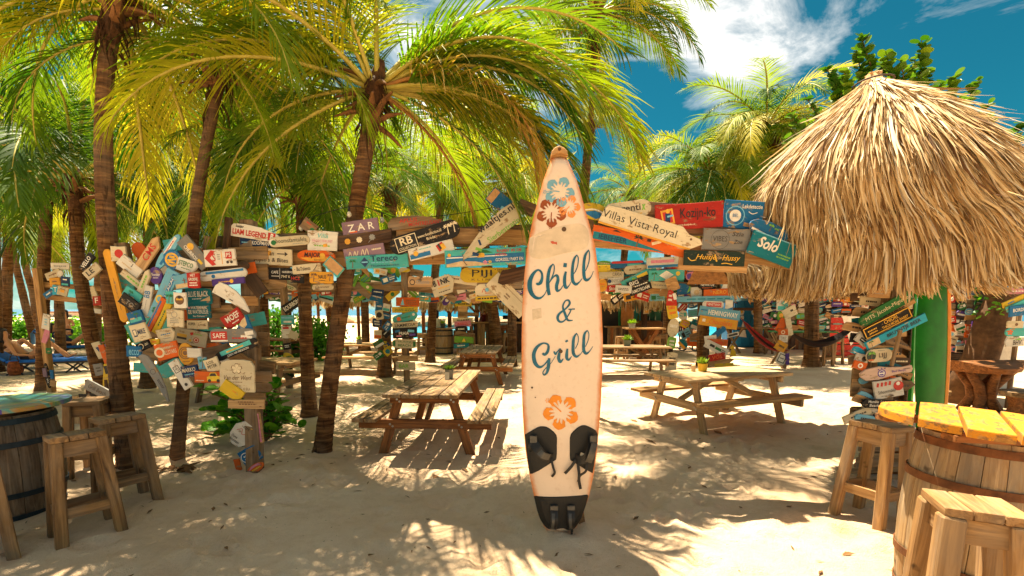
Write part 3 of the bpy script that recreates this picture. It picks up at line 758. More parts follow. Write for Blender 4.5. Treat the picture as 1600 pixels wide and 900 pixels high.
# ---------------------------------------------------------------- tables, stools, barrels
def picnic_table(loc, rz, length, label, m=OLD, m2=OILED, width=.86, planks=4, brace=True, round_bench=False, sunk=0.0, seat_planks=2):
    """A-frame picnic table, long side along local Y"""
    r = empty('picnic_table', (loc[0], loc[1], loc[2] - sunk), label, 'picnic table', 'picnic tables on the sand', rz)
    hl = length / 2; pw = width / planks
    q = random.Random(label)
    for i in range(planks):
        x = -width / 2 + pw * (i + .5); e = q.uniform(-.02, .02)
        bar(r, 'tabletop_plank', (x, -hl + e, .735 + q.uniform(-.003, .003)), (x, hl + e, .735 + q.uniform(-.003, .003)), pw - .014, .042, m)
    for s in (-1, 1):
        y = s * (hl - .26)
        bar(r, 'top_cleat', (-width / 2 + .03, y + s * .052, .665), (width / 2 - .03, y + s * .052, .665), .09, .05, m2, up=(0, 1, 0))
        bar(r, 'seat_beam', (-.78, y + s * .052, .37), (.78, y + s * .052, .37), .11, .05, m2, up=(0, 1, 0))
        for k in (-1, 1):
            bar(r, 'leg', (k * .30, y, .71), (k * .56, y, -.12 - sunk), .105, .05, m2, up=(0, 1, 0))
            mb = MB()
            for zz, xx in ((.665, .315), (.37, .405)):
                mb.tube([(k * xx, y + s * .078, zz), (k * xx, y + s * .086, zz)], .013, 8)
                mb.tube([(k * xx + .03, y + s * .078, zz - .025), (k * xx + .03, y + s * .086, zz - .025)], .013, 8)
            mb.build('bolt', STEEL, r)
        if brace: bar(r, 'brace', (0, y - s * .03, .39), (0, s * (hl - .95), .69), .075, .045, m2, up=(1, 0, 0))
    for k in (-1, 1):
        w = .29 / seat_planks
        for i in range(seat_planks):
            x = k * (.66 + (i - (seat_planks - 1) / 2) * w)
            bar(r, 'bench_plank', (x, -hl + .02, .445), (x, hl - .02, .445), w - .012, .042, m if not round_bench else TANW)
    bar(r, 'centre_batten', (-width / 2 + .05, 0, .70), (width / 2 - .05, 0, .70), .09, .026, m2)
    return r
PALEW = wood('sun_bleached_timber', '#c9aa7e', '#86633c', .3)
a, b = at_z(658, 620, .755), at_z(716, 577, .755)
picnic_table((-.97, 6.12, 0), -R(3), 2.15, 'grey-topped picnic table with a plant pot just left of the surfboard')
picnic_table((3.10, 6.86, 0), -R(67.5), 2.02, 'pale sunlit picnic table right of the surfboard with a yellow pot', PALEW, PALEW, .95, 5, True, True)
picnic_table((-.72, 11.1, 0), -R(3), 2.2, 'picnic table in the middle distance behind the grey-topped one')
picnic_table((-3.9, 12.7, 0), R(88), 2.1, 'picnic table with white sunlit top behind the slender palm', PINE, OLD, .9, 5)
picnic_table((2.75, 11.9, 0), R(90), 2.5, 'long picnic table with a green pot before the dark bar', OLD, OLD, .9, 4)
picnic_table((-4.9, 8.7, 0), R(80), 2.1, 'picnic table half hidden behind the left sign cluster', PINE, OLD, .9, 4)
picnic_table((-3.6, 18.2, 0), R(85), 2.2, 'far picnic table near the turquoise water', PINE, OLD, .9, 4, False)
picnic_table((-7.6, 14.8, 0), R(75), 2.0, 'dark reddish picnic table far left before the green bushes', OILED, DARKW, .9, 4, False)

def stool(loc, rz, label, h=.79, top=.315, m=OLD, tilt=(0, 0), group='tall wooden bar stools', leg=.07):
    r = empty('bar_stool', loc, label, 'bar stool', group, rz)
    r.rotation_euler = (tilt[0], tilt[1], rz)
    t = top / 2
    for i in range(3):
        w = top / 3; bar(r, 'seat_plank', (-t, -t + w * (i + .5), h - .02 + .002 * (i % 2)), (t, -t + w * (i + .5), h - .02), w - .005, .042, m)
    A, B = t - .038, t + .008
    def at(sx, sy, z):
        k = A + (B - A) * (1 - z / h); return V((sx * k, sy * k, z))
    for sx in (-1, 1):
        for sy in (-1, 1): bar(r, 'leg', at(sx, sy, h - .042), at(sx, sy, -.05), leg, leg, m, up=(0, 1, 0))
    for s in (-1, 1):
        z = h - .10
        bar(r, 'apron', at(-1, s, z) + V((.03, 0, 0)), at(1, s, z) - V((.03, 0, 0)), .11, .024, m, up=(0, 1, 0))
        bar(r, 'apron', at(s, -1, z) + V((0, .03, 0)), at(s, 1, z) - V((0, .03, 0)), .11, .024, m, up=(1, 0, 0))
        z = .24
        bar(r, 'stretcher', at(-1, s, z) + V((.03, 0, 0)), at(1, s, z) - V((.03, 0, 0)), .075, .03, m, up=(0, 1, 0))
        bar(r, 'stretcher', at(s, -1, z) + V((0, .03, 0)), at(s, 1, z) - V((0, .03, 0)), .075, .03, m, up=(1, 0, 0))
    return r
OLD2 = wood('stool_timber', '#9b7649', '#4a321c', .22)
HONEY = wood('honey_timber', '#b28a58', '#6a4826', .3)
stool((-3.20, 3.30, 0), R(-38), 'worn brown bar stool in front of the barrel with the painted top', m=OLD2, tilt=(0, R(-5)))
stool((-3.36, 3.86, 0), R(-34), 'worn bar stool pulled up against the thick grey palm trunk', m=OLD2, tilt=(0, R(-4)))
stool((-4.30, 4.62, 0), R(15), 'bar stool half hidden behind the barrel with the painted top', m=OLD2)
stool((-3.68, 2.98, 0), R(-40), 'bar stool cut off by the left edge, only a leg showing', m=OLD2, tilt=(0, R(-5)))
stool((2.92, 3.60, 0), R(24), 'brown bar stool left of the yellow-topped barrel table', m=HONEY, tilt=(0, R(4)))
stool((2.10, 1.98, 0), R(64), 'honey coloured bar stool in front of the yellow-topped barrel table', h=.82, m=HONEY, tilt=(0, R(3)), top=.30, leg=.09)
stool((3.35, 2.9, 0), R(8), 'bar stool on the far right side of the yellow-topped barrel table', m=HONEY)

def barrel(loc, label, hgt, rad, m, hoopm, top=None, bulge=.13, ns=18, tilt=(0, 0), name='barrel_table'):
    r = empty(name, loc, label, 'barrel table', 'barrels used as bar tables')
    r.rotation_euler = (tilt[0], tilt[1], 0)
    K = 10
    def rr(z): return rad * (1 + bulge * (1 - ((z / hgt - .5) * 2) ** 2)) - rad * bulge * .5
    zs = [hgt * i / K for i in range(K + 1)]
    mb = MB(); w = pi / ns - .006; vs = []
    # one stave lying with the grain along its own X so it shares the timber materials
    for z in zs:
        R_ = rr(z)
        for (rad_, a) in ((R_, -w), (R_ + .006, 0), (R_, w), (R_ - .03, w), (R_ - .03, -w)):
            vs.append((z, rad_ * sin(a), rad_ * cos(a)))
    fs = [[i * 5 + j, i * 5 + (j + 1) % 5, (i + 1) * 5 + (j + 1) % 5, (i + 1) * 5 + j] for i in range(K) for j in range(5)]
    mb.add(vs, fs + [[0, 1, 2, 3, 4], [K * 5 + j for j in range(5)]])
    me = mb.mesh('stave', m)
    for i in range(ns):
        o = link('stave', me, r)
        a = 2 * pi * i / ns
        X, Z = V((0, 0, 1)), V((cos(a), sin(a), 0)); Y = Z.cross(X)
        o.matrix_local = MX((X, Y, Z)).transposed().to_4x4()
    for z in (hgt * .04, hgt * .26, hgt * .74, hgt * .95):
        mb = MB(); n = 40
        for dz, e in ((-.022, .006), (.022, .006), (.022, .012), (-.022, .012)):
            for i in range(n):
                a = 2 * pi * i / n; q = rr(z + dz) + e + .003; mb.v.append((q * cos(a), q * sin(a), z + dz))
        for k in range(4):
            for i in range(n):
                mb.f.append([k * n + i, k * n + (i + 1) % n, ((k + 1) % 4) * n + (i + 1) % n, ((k + 1) % 4) * n + i]); mb.m.append(0)
        mb.build('hoop', hoopm, r, smooth=False)
    mb = MB(); mb.tube([(0, 0, hgt - .03), (0, 0, hgt - .01)], rr(hgt) - .02, 30); mb.build('head', m, r)
    return r, rr
def round_top(r, z, rad, n, mats, th=.04, ang=0.0, gap=.012, name='tabletop_plank'):
    w = 2 * rad / n
    for i in range(n):
        x0, x1 = -rad + w * i + gap / 2, -rad + w * (i + 1) - gap / 2
        up_, dn = [], []
        for k in range(13):
            x = x0 + (x1 - x0) * k / 12; y = math.sqrt(max(0, rad * rad - x * x)); up_.append((x, y)); dn.append((x, -y))
        out = dn + up_[::-1]; c = (x0 + x1) / 2
        # grain runs along Y, so build the plank turned a quarter
        mb = MB(); nn = len(out)
        for zz, g in ((0, 0), (th - .005, 0), (th, .006)):
            mb.v += [(p[1] * (1 - g), -(p[0] - c) * (1 - g * 3), zz) for p in out]
        for k in range(2):
            for j in range(nn): mb.f.append([k * nn + j, k * nn + (j + 1) % nn, (k + 1) * nn + (j + 1) % nn, (k + 1) * nn + j]); mb.m.append(0)
        mb.f += [list(range(nn))[::-1], [2 * nn + j for j in range(nn)]]; mb.m += [0, 0]
        o = mb.build(name, mats[i % len(mats)], r)
        o.matrix_local = MX.Rotation(ang, 4, 'Z') @ MX.Translation((c, 0, z + (i % 2) * .003)) @ MX.Rotation(pi / 2, 4, 'Z')
GREYB = wood('grey_barrel_oak', '#8b7760', '#3d2f23', .45); PALEB = wood('pale_barrel_oak', '#b89a70', '#6f5030', .5)
HOOPD = plain('dark_blue_hoop', '#27343c', .55, .4, var=.3); HOOPR = plain('rusty_hoop', '#6e4322', .75, .2, var=.5, sc=14)
YEL = wood('yellow_painted_timber', '#b07f3e', '#5c3a18', .12, paint='#d48a20', wear=.8)
bl, _ = barrel((-4.22, 3.72, 0), 'grey oak barrel table with a round top painted in blues', .86, .335, GREYB, HOOPD)
def painted_disc(r, z, rad):
    m, t, b = newmat('painted_disc')
    tc = N(t, 'ShaderNodeTexCoord').outputs['Object']
    n = noise_tex(t, tc, 2.6, 5, .55, 1.2); n2 = noise_tex(t, tc, 7, 4, .6, .6)
    c = ramp(t, n, ((.30, lin('#125866')), (.44, lin('#1c746e')), (.52, lin('#6f8a52')), (.56, lin('#b07a2c')), (.60, lin('#4f9a8c')), (.74, lin('#174f66'))))
    c = mix(t, ramp(t, n2, ((.55, 0.0), (.66, .7))), c, lin('#5b4f9a'))
    L(t, c, b.inputs['Base Color']); b.inputs['Roughness'].default_value = .35
    mb = MB(); mb.tube([(0, 0, z), (0, 0, z + .035)], rad, 48); mb.build('tabletop', m, r)
    pur = plain('purple_edge_paint', '#4d3f8f', .5)
    mb = MB(); n = 24
    for k in range(n + 1):
        a = R(-150) + R(110) * k / n
        for q, dz in ((rad + .003, .036), (rad + .003, 0)): mb.v.append((q * cos(a), q * sin(a), z + dz))
    for k in range(n): mb.f.append([2 * k, 2 * k + 1, 2 * k + 3, 2 * k + 2]); mb.m.append(0)
    mb.build('edge_band', pur, r)
    mb = MB(); mb.box((.26, -.355, z - .05), (.05, .012, .12), MX.Rotation(R(36), 3, 'Z')); mb.build('drip', pur, r)
painted_disc(bl, .905, .44)
mb = MB(); mb.box((0, 0, .882), (.5, .5, .04)); mb.build('top_support', DARKW, bl)
br, _ = barrel((2.60, 2.54, 0), 'pale oak barrel table with a yellow plank top', 1.00, .275, PALEB, HOOPR, tilt=(0, R(3)))
round_top(br, 1.045, .47, 5, [YEL], .045, -R(42), gap=.018)
for y in (-.22, .22): bar(br, 'top_cleat', (-.40, y, 1.025), (.40, y, 1.025), .09, .035, OILED)
bf, _ = barrel((-2.62, 17.6, 0), 'barrel table with two stools on the far terrace', .95, .36, PALEB, HOOPD)
round_top(bf, .955, .5, 4, [OLD], .04)
stool((-3.35, 17.2, 0), .1, 'far bar stool left of the far barrel table', m=HONEY)
stool((-1.9, 17.3, 0), .1, 'far bar stool right of the far barrel table', m=HONEY)
stool((-1.55, 17.3, 0), .1, 'far bar stool beside the grey oval board', m=HONEY)

def pot(loc, label, c, h, rad, plant='#4f7d1e', square=False, n=40):
    r = empty('plant_pot', loc, label, 'plant pot', 'plant pots on the tables')
    mb = MB(); ns = 4 if square else 14
    mb.tube([(0, 0, 0), (0, 0, h), (0, 0, h), (0, 0, h - .012)], [rad * .82, rad, rad * .9, rad * .86], ns)
    mb.build('pot', plain('pot_' + c[1:], c, .5), r)
    q = random.Random(label); mb = MB()
    for i in range(n):
        a, e = q.uniform(0, 2 * pi), q.uniform(.25, 1.45); l = q.uniform(.6, 1.2) * rad * 1.5
        d = V((cos(a) * cos(e), sin(a) * cos(e), sin(e))); s = d.cross(V((0, 0, 1))).normalized() * rad * .22
        b0 = V((cos(a), sin(a), 0)) * rad * q.uniform(0, .6) + V((0, 0, h - .01))
        mb.add([b0, b0 + d * l * .5 + s, b0 + d * l, b0 + d * l * .5 - s], [(0, 1, 2, 3)])
    mb.build('leaves', PLANTM(plant), r)
    return r
PM = {}
def PLANTM(c):
    if c not in PM: PM[c] = leafmat('pot_plant_' + c[1:], c, '#8aa82c', .35)
    return PM[c]
pot((-.86, 6.25, .757), 'grey pot with a small green plant on the grey-topped table', '#77776f', .125, .06, '#3c5a1c', True, 60)
mb = MB(); mb.prism([(-.03, 0), (.03, 0), (.03, .1), (-.03, .1)], -.0015, .0015, 0)
c = mb.build('card', plain('cream_card', '#d9d2bd', .7), None, (-.875, 6.13, .757), (R(-12), 0, 0)); tag(c, 'small cream card leaning on the grey plant pot', 'card')
pot((2.92, 7.0, .757), 'yellow pot with a small plant on the sunlit table', '#d3b02c', .12, .075, '#5d7d22', False, 50)
mb = MB(); mb.tube([(0, 0, 0), (0, 0, .09), (0, 0, .105)], [.032, .032, .02], 12)
c = mb.build('shaker', plain('shaker_tan', '#c9ae86', .4), None, (2.77, 6.98, .757)); tag(c, 'small tan shaker beside the yellow pot', 'shaker')
pot((2.98, 11.9, .757), 'grey pot with a green herb on the long table', '#6d7560', .15, .10, '#3f7a1c', False, 70)
pot((-4.15, 12.5, .757), 'grey pot with a yellow plant on the white sunlit table', '#7c7c76', .12, .08, '#7a9a2c', False, 50)
pot((-2.62, 17.5, 1.0), 'dark pot with a small plant on the far barrel table', '#3c4440', .16, .10, '#2f5a20', False, 40)
pot((4.05, 15.6, 1.06), 'grey pot with a bright lime plant on the bar counter', '#8d8d85', .16, .12, '#7fae1c', False, 70)
pot((-3.2, 18.2, .757), 'pot with a bright plant on the table near the water', '#6b6f66', .15, .12, '#7f9a1c', False, 50)

# root wood table and log stools at the right
def root_table():
    p = at_z(1530, 640, 0); r = empty('root_table', p, 'rough table made of a slab on a tree root right of the green board', 'table')
    mb = MB(); q = random.Random(4); n = 22; top, bot = [], []
    for i in range(n):
        a = 2 * pi * i / n; s = 1 + .12 * sin(a * 3 + 1) + q.uniform(-.05, .05)
        top.append(V((.62 * s * cos(a), .42 * s * sin(a), .80 + .05 * cos(a * 2)))); bot.append(top[-1] * .86 + V((0, 0, .02 - .0)))
    mb.v = [tuple(x) for x in top] + [(x.x, x.y, .66) for x in bot]
    mb.f = [list(range(n)), [n + i for i in range(n)][::-1]] + [[n + i, n + (i + 1) % n, (i + 1) % n, i] for i in range(n)]; mb.m = [0] * len(mb.f)
    mb.build('slab', OILED, r)
    for i in range(6):
        a = i * 1.05 + .3; mb = MB()
        mb.tube([(.38 * cos(a), .3 * sin(a), .69), (.16 * cos(a + .3), .14 * sin(a + .3), .42), (.12 * cos(a + .5), .12 * sin(a + .5), .2), (.3 * cos(a + .4), .26 * sin(a + .4), -.05)], [.05, .075, .085, .06], 8)
        mb.build('root', OILED, r, smooth=True)
root_table()
def log_stool(u, v, rad, h, label):
    p = at_z(u, v, 0); r = empty('log_stool', p, label, 'stool')
    mb = MB(); mb.tube([(0, 0, h - .08), (0, 0, h - .06), (0, 0, h - .01), (0, 0, h)], [rad * .95, rad, rad, rad * .95], 20); mb.build('seat', OLD, r)
    mb = MB(); mb.tube([(0, 0, -.05), (0, 0, h * .4), (0, 0, h - .08)], [rad * .75, rad * .5, rad * .7], 12); mb.build('stump', OILED, r)
log_stool(1592, 652, .26, .42, 'round log stool by the right edge behind the yellow table')
log_stool(1464, 640, .16, .34, 'small dark log stool showing between the green board and the root table')
# ---------------------------------------------------------------- painted driftwood signs
PAL = dict(cream='#dccba6', white='#e4dccb', tan='#b98c58', brown='#6f4d2e', black='#211d1a', navy='#17335a', blue='#1c6b9c', sky='#74b5cc', teal='#0f7480', turq='#4db3ab',
           green='#1f6a33', lime='#76ad3a', red='#bb2a1c', orange='#d9621c', amber='#d99a2c', yellow='#dcb62c', purple='#573a8c', mauve='#8f7280', grey='#8a8780', pink='#cf7f92',
           gold='#d9a531', dgreen='#24362a', cyan='#2ba6c6', log='#7c6650', dark='#3a3029', sand='#c9ad80', blush='#d8b6a0')
def paintmat(c, wear=.5):
    return wood('painted_board_' + c, '#b8976a', '#6b4c2e', .3, .62, PAL[c], wear, spread=.3)
BARE = {'tan', 'brown', 'log', 'sand', 'dark'}
def boardmat(c):
    if c == 'log': return DRIFT
    if c == 'brown': return OLD
    if c == 'tan': return TANW
    if c == 'sand': return PINE
    if c == 'dark': return DARKW
    return paintmat(c)
def ink(c): return plain('ink_' + c, PAL[c], .55, var=.18, sc=25)
TEXTS = []
def outline(shape, w, h, q):
    x, z = w / 2, h / 2; j = lambda: q.uniform(-.03, .03) * h
    if shape == 'rect': return [(-x + j(), -z + j()), (0, -z + j()), (x + j(), -z + j()), (x + j(), z + j()), (0, z + j()), (-x + j(), z + j())]
    if shape == 'round': 
        r = min(z, x); return [(-x + r + r * cos(a), r * sin(a) * z / r) for a in [R(90 + 22.5 * i) for i in range(9)]] + [(x - r + r * cos(a), r * sin(a) * z / r) for a in [R(-90 + 22.5 * i) for i in range(9)]]
    if shape == 'rnd':
        r = min(z, x) * .35
        return [(cx + r * cos(R(a)), cz + r * sin(R(a))) for cx, cz, a0 in ((x - r, z - r, 0), (-x + r, z - r, 90), (-x + r, -z + r, 180), (x - r, -z + r, 270)) for a in (a0, a0 + 30, a0 + 60, a0 + 90)]
    if shape == 'surf': return [(x * math.cos(a) * 1.0, z * (abs(sin(a)) ** .85) * (1 if sin(a) > 0 else -1)) for a in [2 * pi * i / 24 for i in range(24)]]
    if shape == 'oval': return [(x * cos(a), z * sin(a)) for a in [2 * pi * i / 20 for i in range(20)]]
    if shape == 'pointl': return [(-x, -z * .55), (-x * .72, -z), (x, -z + j()), (x + j(), z), (-x * .55, z), (-x * .85, z * .2)]
    if shape == 'pointr': return [(-x, -z + j()), (x * .55, -z), (x * .85, -z * .2), (x, z * .3), (x * .72, z), (-x + j(), z)]
    if shape == 'half': return [(-x, -z), (x, -z * .95), (x, -z * .7), (x * .5, z * .35), (0, z * .85), (-x * .5, z), (-x * .85, z * .85), (-x, z * .1)]
    if shape == 'oct': return [(x * cos(R(22.5 + 45 * i)) * 1.08, z * sin(R(22.5 + 45 * i)) * 1.08) for i in range(8)]
    if shape == 'tri': return [(-x, -z), (x, -z * .7), (x * .1, z)]
    if shape == 'arch': return [(-x, -z), (x, -z), (x, z * .6), (x * .8, z * .92), (x * .4, z), (-x * .5, z * .96), (-x * .85, z * .85), (-x, z * .5)]
    if shape == 'oar': return [(-x, -z * .2), (-x * .8, -z * .9), (-x * .3, -z), (x * .1, -z * .7), (x * .6, -z * .42), (x * .95, -z * .5), (x, 0), (x * .95, z * .6), (x * .6, z * .5), (x * .1, z * .7), (-x * .3, z), (-x * .8, z * .8), (-x, z * .3)]
    if shape == 'tail': return [(-x, -z * .8), (x * .55, -z), (x * .8, -z * .9), (x, -z * .1), (x * .93, z * .3), (x * .70, z * .45), (x * .55, z), (-x * .7, z), (-x * .92, z * .9), (-x * .97, z * .2)]
    if shape == 'waal': return [(-x, -z * .9), (-x * .75, -z), (x * .05, -z), (x * .85, -z * .72), (x, -z * .3), (x * .97, z * .95), (x * .6, z), (x * .1, z * .75), (-x * .25, z * .35), (-x * .6, -z * .1), (-x * .95, -z * .6)]
    if shape == 'arrow': return [(-x, 0), (-x * .82, -z), (x, -z * .9), (x * .92, 0), (x, z * .9), (-x * .82, z)]
    if shape == 'duck': return [(-x, -z), (x, -z), (x * .8, -z * .2), (x * .3, z * .2), (x * .5, z * .7), (0, z), (-x * .6, z * .8), (-x, z * .5), (-x * .4, z * .3), (-x * .7, -z * .2)]
    raise KeyError(shape)
ASTRUCT = []
def art_mesh(art, w, h, y):
    """painted marks as thin coloured shapes on the face; one slot per colour"""
    mb = MB(); mats = []; k = 0
    def mi(c):
        if c not in mats: mats.append(c)
        return mats.index(c)
    for a in art:
        if a[0] == 'T': continue
        k += 1; yy = y - .0004 * k; ty = a[0]
        def quad(pts, c): mb.add([(p[0], yy, p[1]) for p in pts], [list(range(len(pts)))], mi(c))
        if ty == 'R':
            x, z, ww, hh, c = a[1] * w, a[2] * h, a[3] * w / 2, a[4] * h / 2, a[5]; an = R(a[6]) if len(a) > 6 else 0
            quad([(x + p * cos(an) - q * sin(an), z + p * sin(an) + q * cos(an)) for p, q in ((-ww, -hh), (ww, -hh), (ww, hh), (-ww, hh))], c)
        elif ty == 'C':
            x, z, r, c = a[1] * w, a[2] * h, a[3] * h, a[4]; quad([(x + r * cos(q), z + r * sin(q)) for q in [pi * i / 9 for i in range(18)]], c)
        elif ty == 'O':
            x, z, r, c = a[1] * w, a[2] * h, a[3] * h, a[4]; n = 22; tk = .82 if len(a) < 6 else a[5]
            vs = []
            for i in range(n): vs += [(x + r * cos(2 * pi * i / n), yy, z + r * sin(2 * pi * i / n)), (x + tk * r * cos(2 * pi * i / n), yy, z + tk * r * sin(2 * pi * i / n))]
            mb.add(vs, [(2 * i, (2 * i + 2) % (2 * n), (2 * i + 3) % (2 * n), 2 * i + 1) for i in range(n)], mi(c))
        elif ty == 'L':                                    # rows of small print that cannot be read
            x, z, ww, hh, n, c = a[1] * w, a[2] * h, a[3] * w, a[4] * h, a[5], a[6]; q = random.Random(str(a))
            for i in range(n):
                zz = z + hh / 2 - hh * (i + .5) / n; t = hh / n * .26; x0 = x - ww / 2 + q.uniform(0, .12) * ww
                while x0 < x + ww / 2 - .1 * ww:
                    l = q.uniform(.06, .16) * ww
                    quad([(x0, zz - t), (x0 + l, zz - t), (x0 + l, zz + t), (x0, zz + t)], c); x0 += l + .035 * ww
        elif ty == 'W':                                    # a stroke through points
            ww, c = a[1] * h, a[2]; P = catmull([(p[0] * w, p[1] * h) for p in a[3:]], 4); vs = []
            for i, p in enumerate(P):
                s, e = P[max(i - 1, 0)], P[min(i + 1, len(P) - 1)]; t = V((e[0] - s[0], e[1] - s[1])).normalized()
                vs += [(p[0] - t.y * ww / 2, yy, p[1] + t.x * ww / 2), (p[0] + t.y * ww / 2, yy, p[1] - t.x * ww / 2)]
            mb.add(vs, [(2 * i, 2 * i + 1, 2 * i + 3, 2 * i + 2) for i in range(len(P) - 1)], mi(c))
        elif ty == 'G': quad([(p[0] * w, p[1] * h) for p in a[2:]], a[1])
        elif ty == 'P':                                    # small painted palm
            x, z, s, c = a[1] * w, a[2] * h, a[3] * h, a[4]
            quad([(x - .05 * s, z - .5 * s), (x + .05 * s, z - .5 * s), (x + .1 * s, z + .2 * s), (x + .04 * s, z + .2 * s)], 'brown' if c != 'cream' else c)
            for q in (10, 50, 95, 135, 170, -20, 200):
                dx, dz = cos(R(q)) * .42 * s, sin(R(q)) * .3 * s
                quad([(x + .06 * s, z + .2 * s), (x + .06 * s + dx * .5 - dz * .25, z + .2 * s + dz * .6 + abs(dx) * .25), (x + .06 * s + dx, z + .2 * s + dz - .04 * s)], c)
        elif ty == 'F':
            x, z, s, c = a[1] * w, a[2] * h, a[3] * h, a[4]
            for i in range(5):
                q = 2 * pi * i / 5 + .3; quad([(x, z)] + [(x + s * rr * cos(q + d), z + s * rr * sin(q + d)) for rr, d in ((.7, -.5), (1, -.25), (1, .25), (.7, .5))], c)
    return (mb, [ink(c) for c in mats]) if mb.f else (None, None)
def sign(u, v, w, h, ang, shape, color, label, art=(), Y=4.6, th=.02, name='sign', group=None, yaw=None, cat='sign', rim=True):
    p = at_y(u, v, Y); k = mpp(p); W_, H_ = w * k, h * k
    q = random.Random(str((u, v, w)))
    mb = MB(); poly = outline(shape, W_, H_, q)
    mb.prism(poly, -th, 0, 0, min(.004, H_ * .06) if rim else 0)
    o = mb.build('sign_board' if name == 'sign' else name, boardmat(color), None, p, (q.uniform(-.04, .03), -R(ang), q.uniform(-.05, .05) if yaw is None else yaw))
    tag(o, label, cat, group)
    am, mats = art_mesh(art, W_, H_, -th - .0008)
    if am: am.build('painted_print', mats, o)
    for a in art:
        if a[0] != 'T': continue
        _, txt, x, z, tw, thh, c = a[:7]
        cu = bpy.data.curves.new('lettering', 'FONT'); cu.body = txt; cu.align_x = 'CENTER'; cu.align_y = 'CENTER'; cu.size = 1
        cu.shear = a[7] if len(a) > 7 else 0
        cu.offset = a[8] if len(a) > 8 else .012
        cu.resolution_u = 2; cu.materials.append(ink(c))
        t = link('lettering', cu, o, (x * W_, -th - .0008 - .0004 * (len(art) + 2), z * H_), (R(90), R(a[9]) if len(a) > 9 else 0, 0))
        TEXTS.append((t, tw * W_, thh * H_))
    return o
def fit_texts():
    bpy.context.view_layer.update()
    dg = bpy.context.evaluated_depsgraph_get()
    for t, w, h in TEXTS:
        d = t.dimensions
        k = (w / max(d.x, 1e-4), h / max(d.y, 1e-4), 1)
        me = bpy.data.meshes.new_from_object(t.evaluated_get(dg)); me.name = 'lettering'
        o = link('lettering', me, t.parent, t.location.copy(), t.rotation_euler.copy()); o.scale = k
        bpy.data.objects.remove(t)
T = 'T'
ARCH = 'hand painted boards nailed to the driftwood arch'
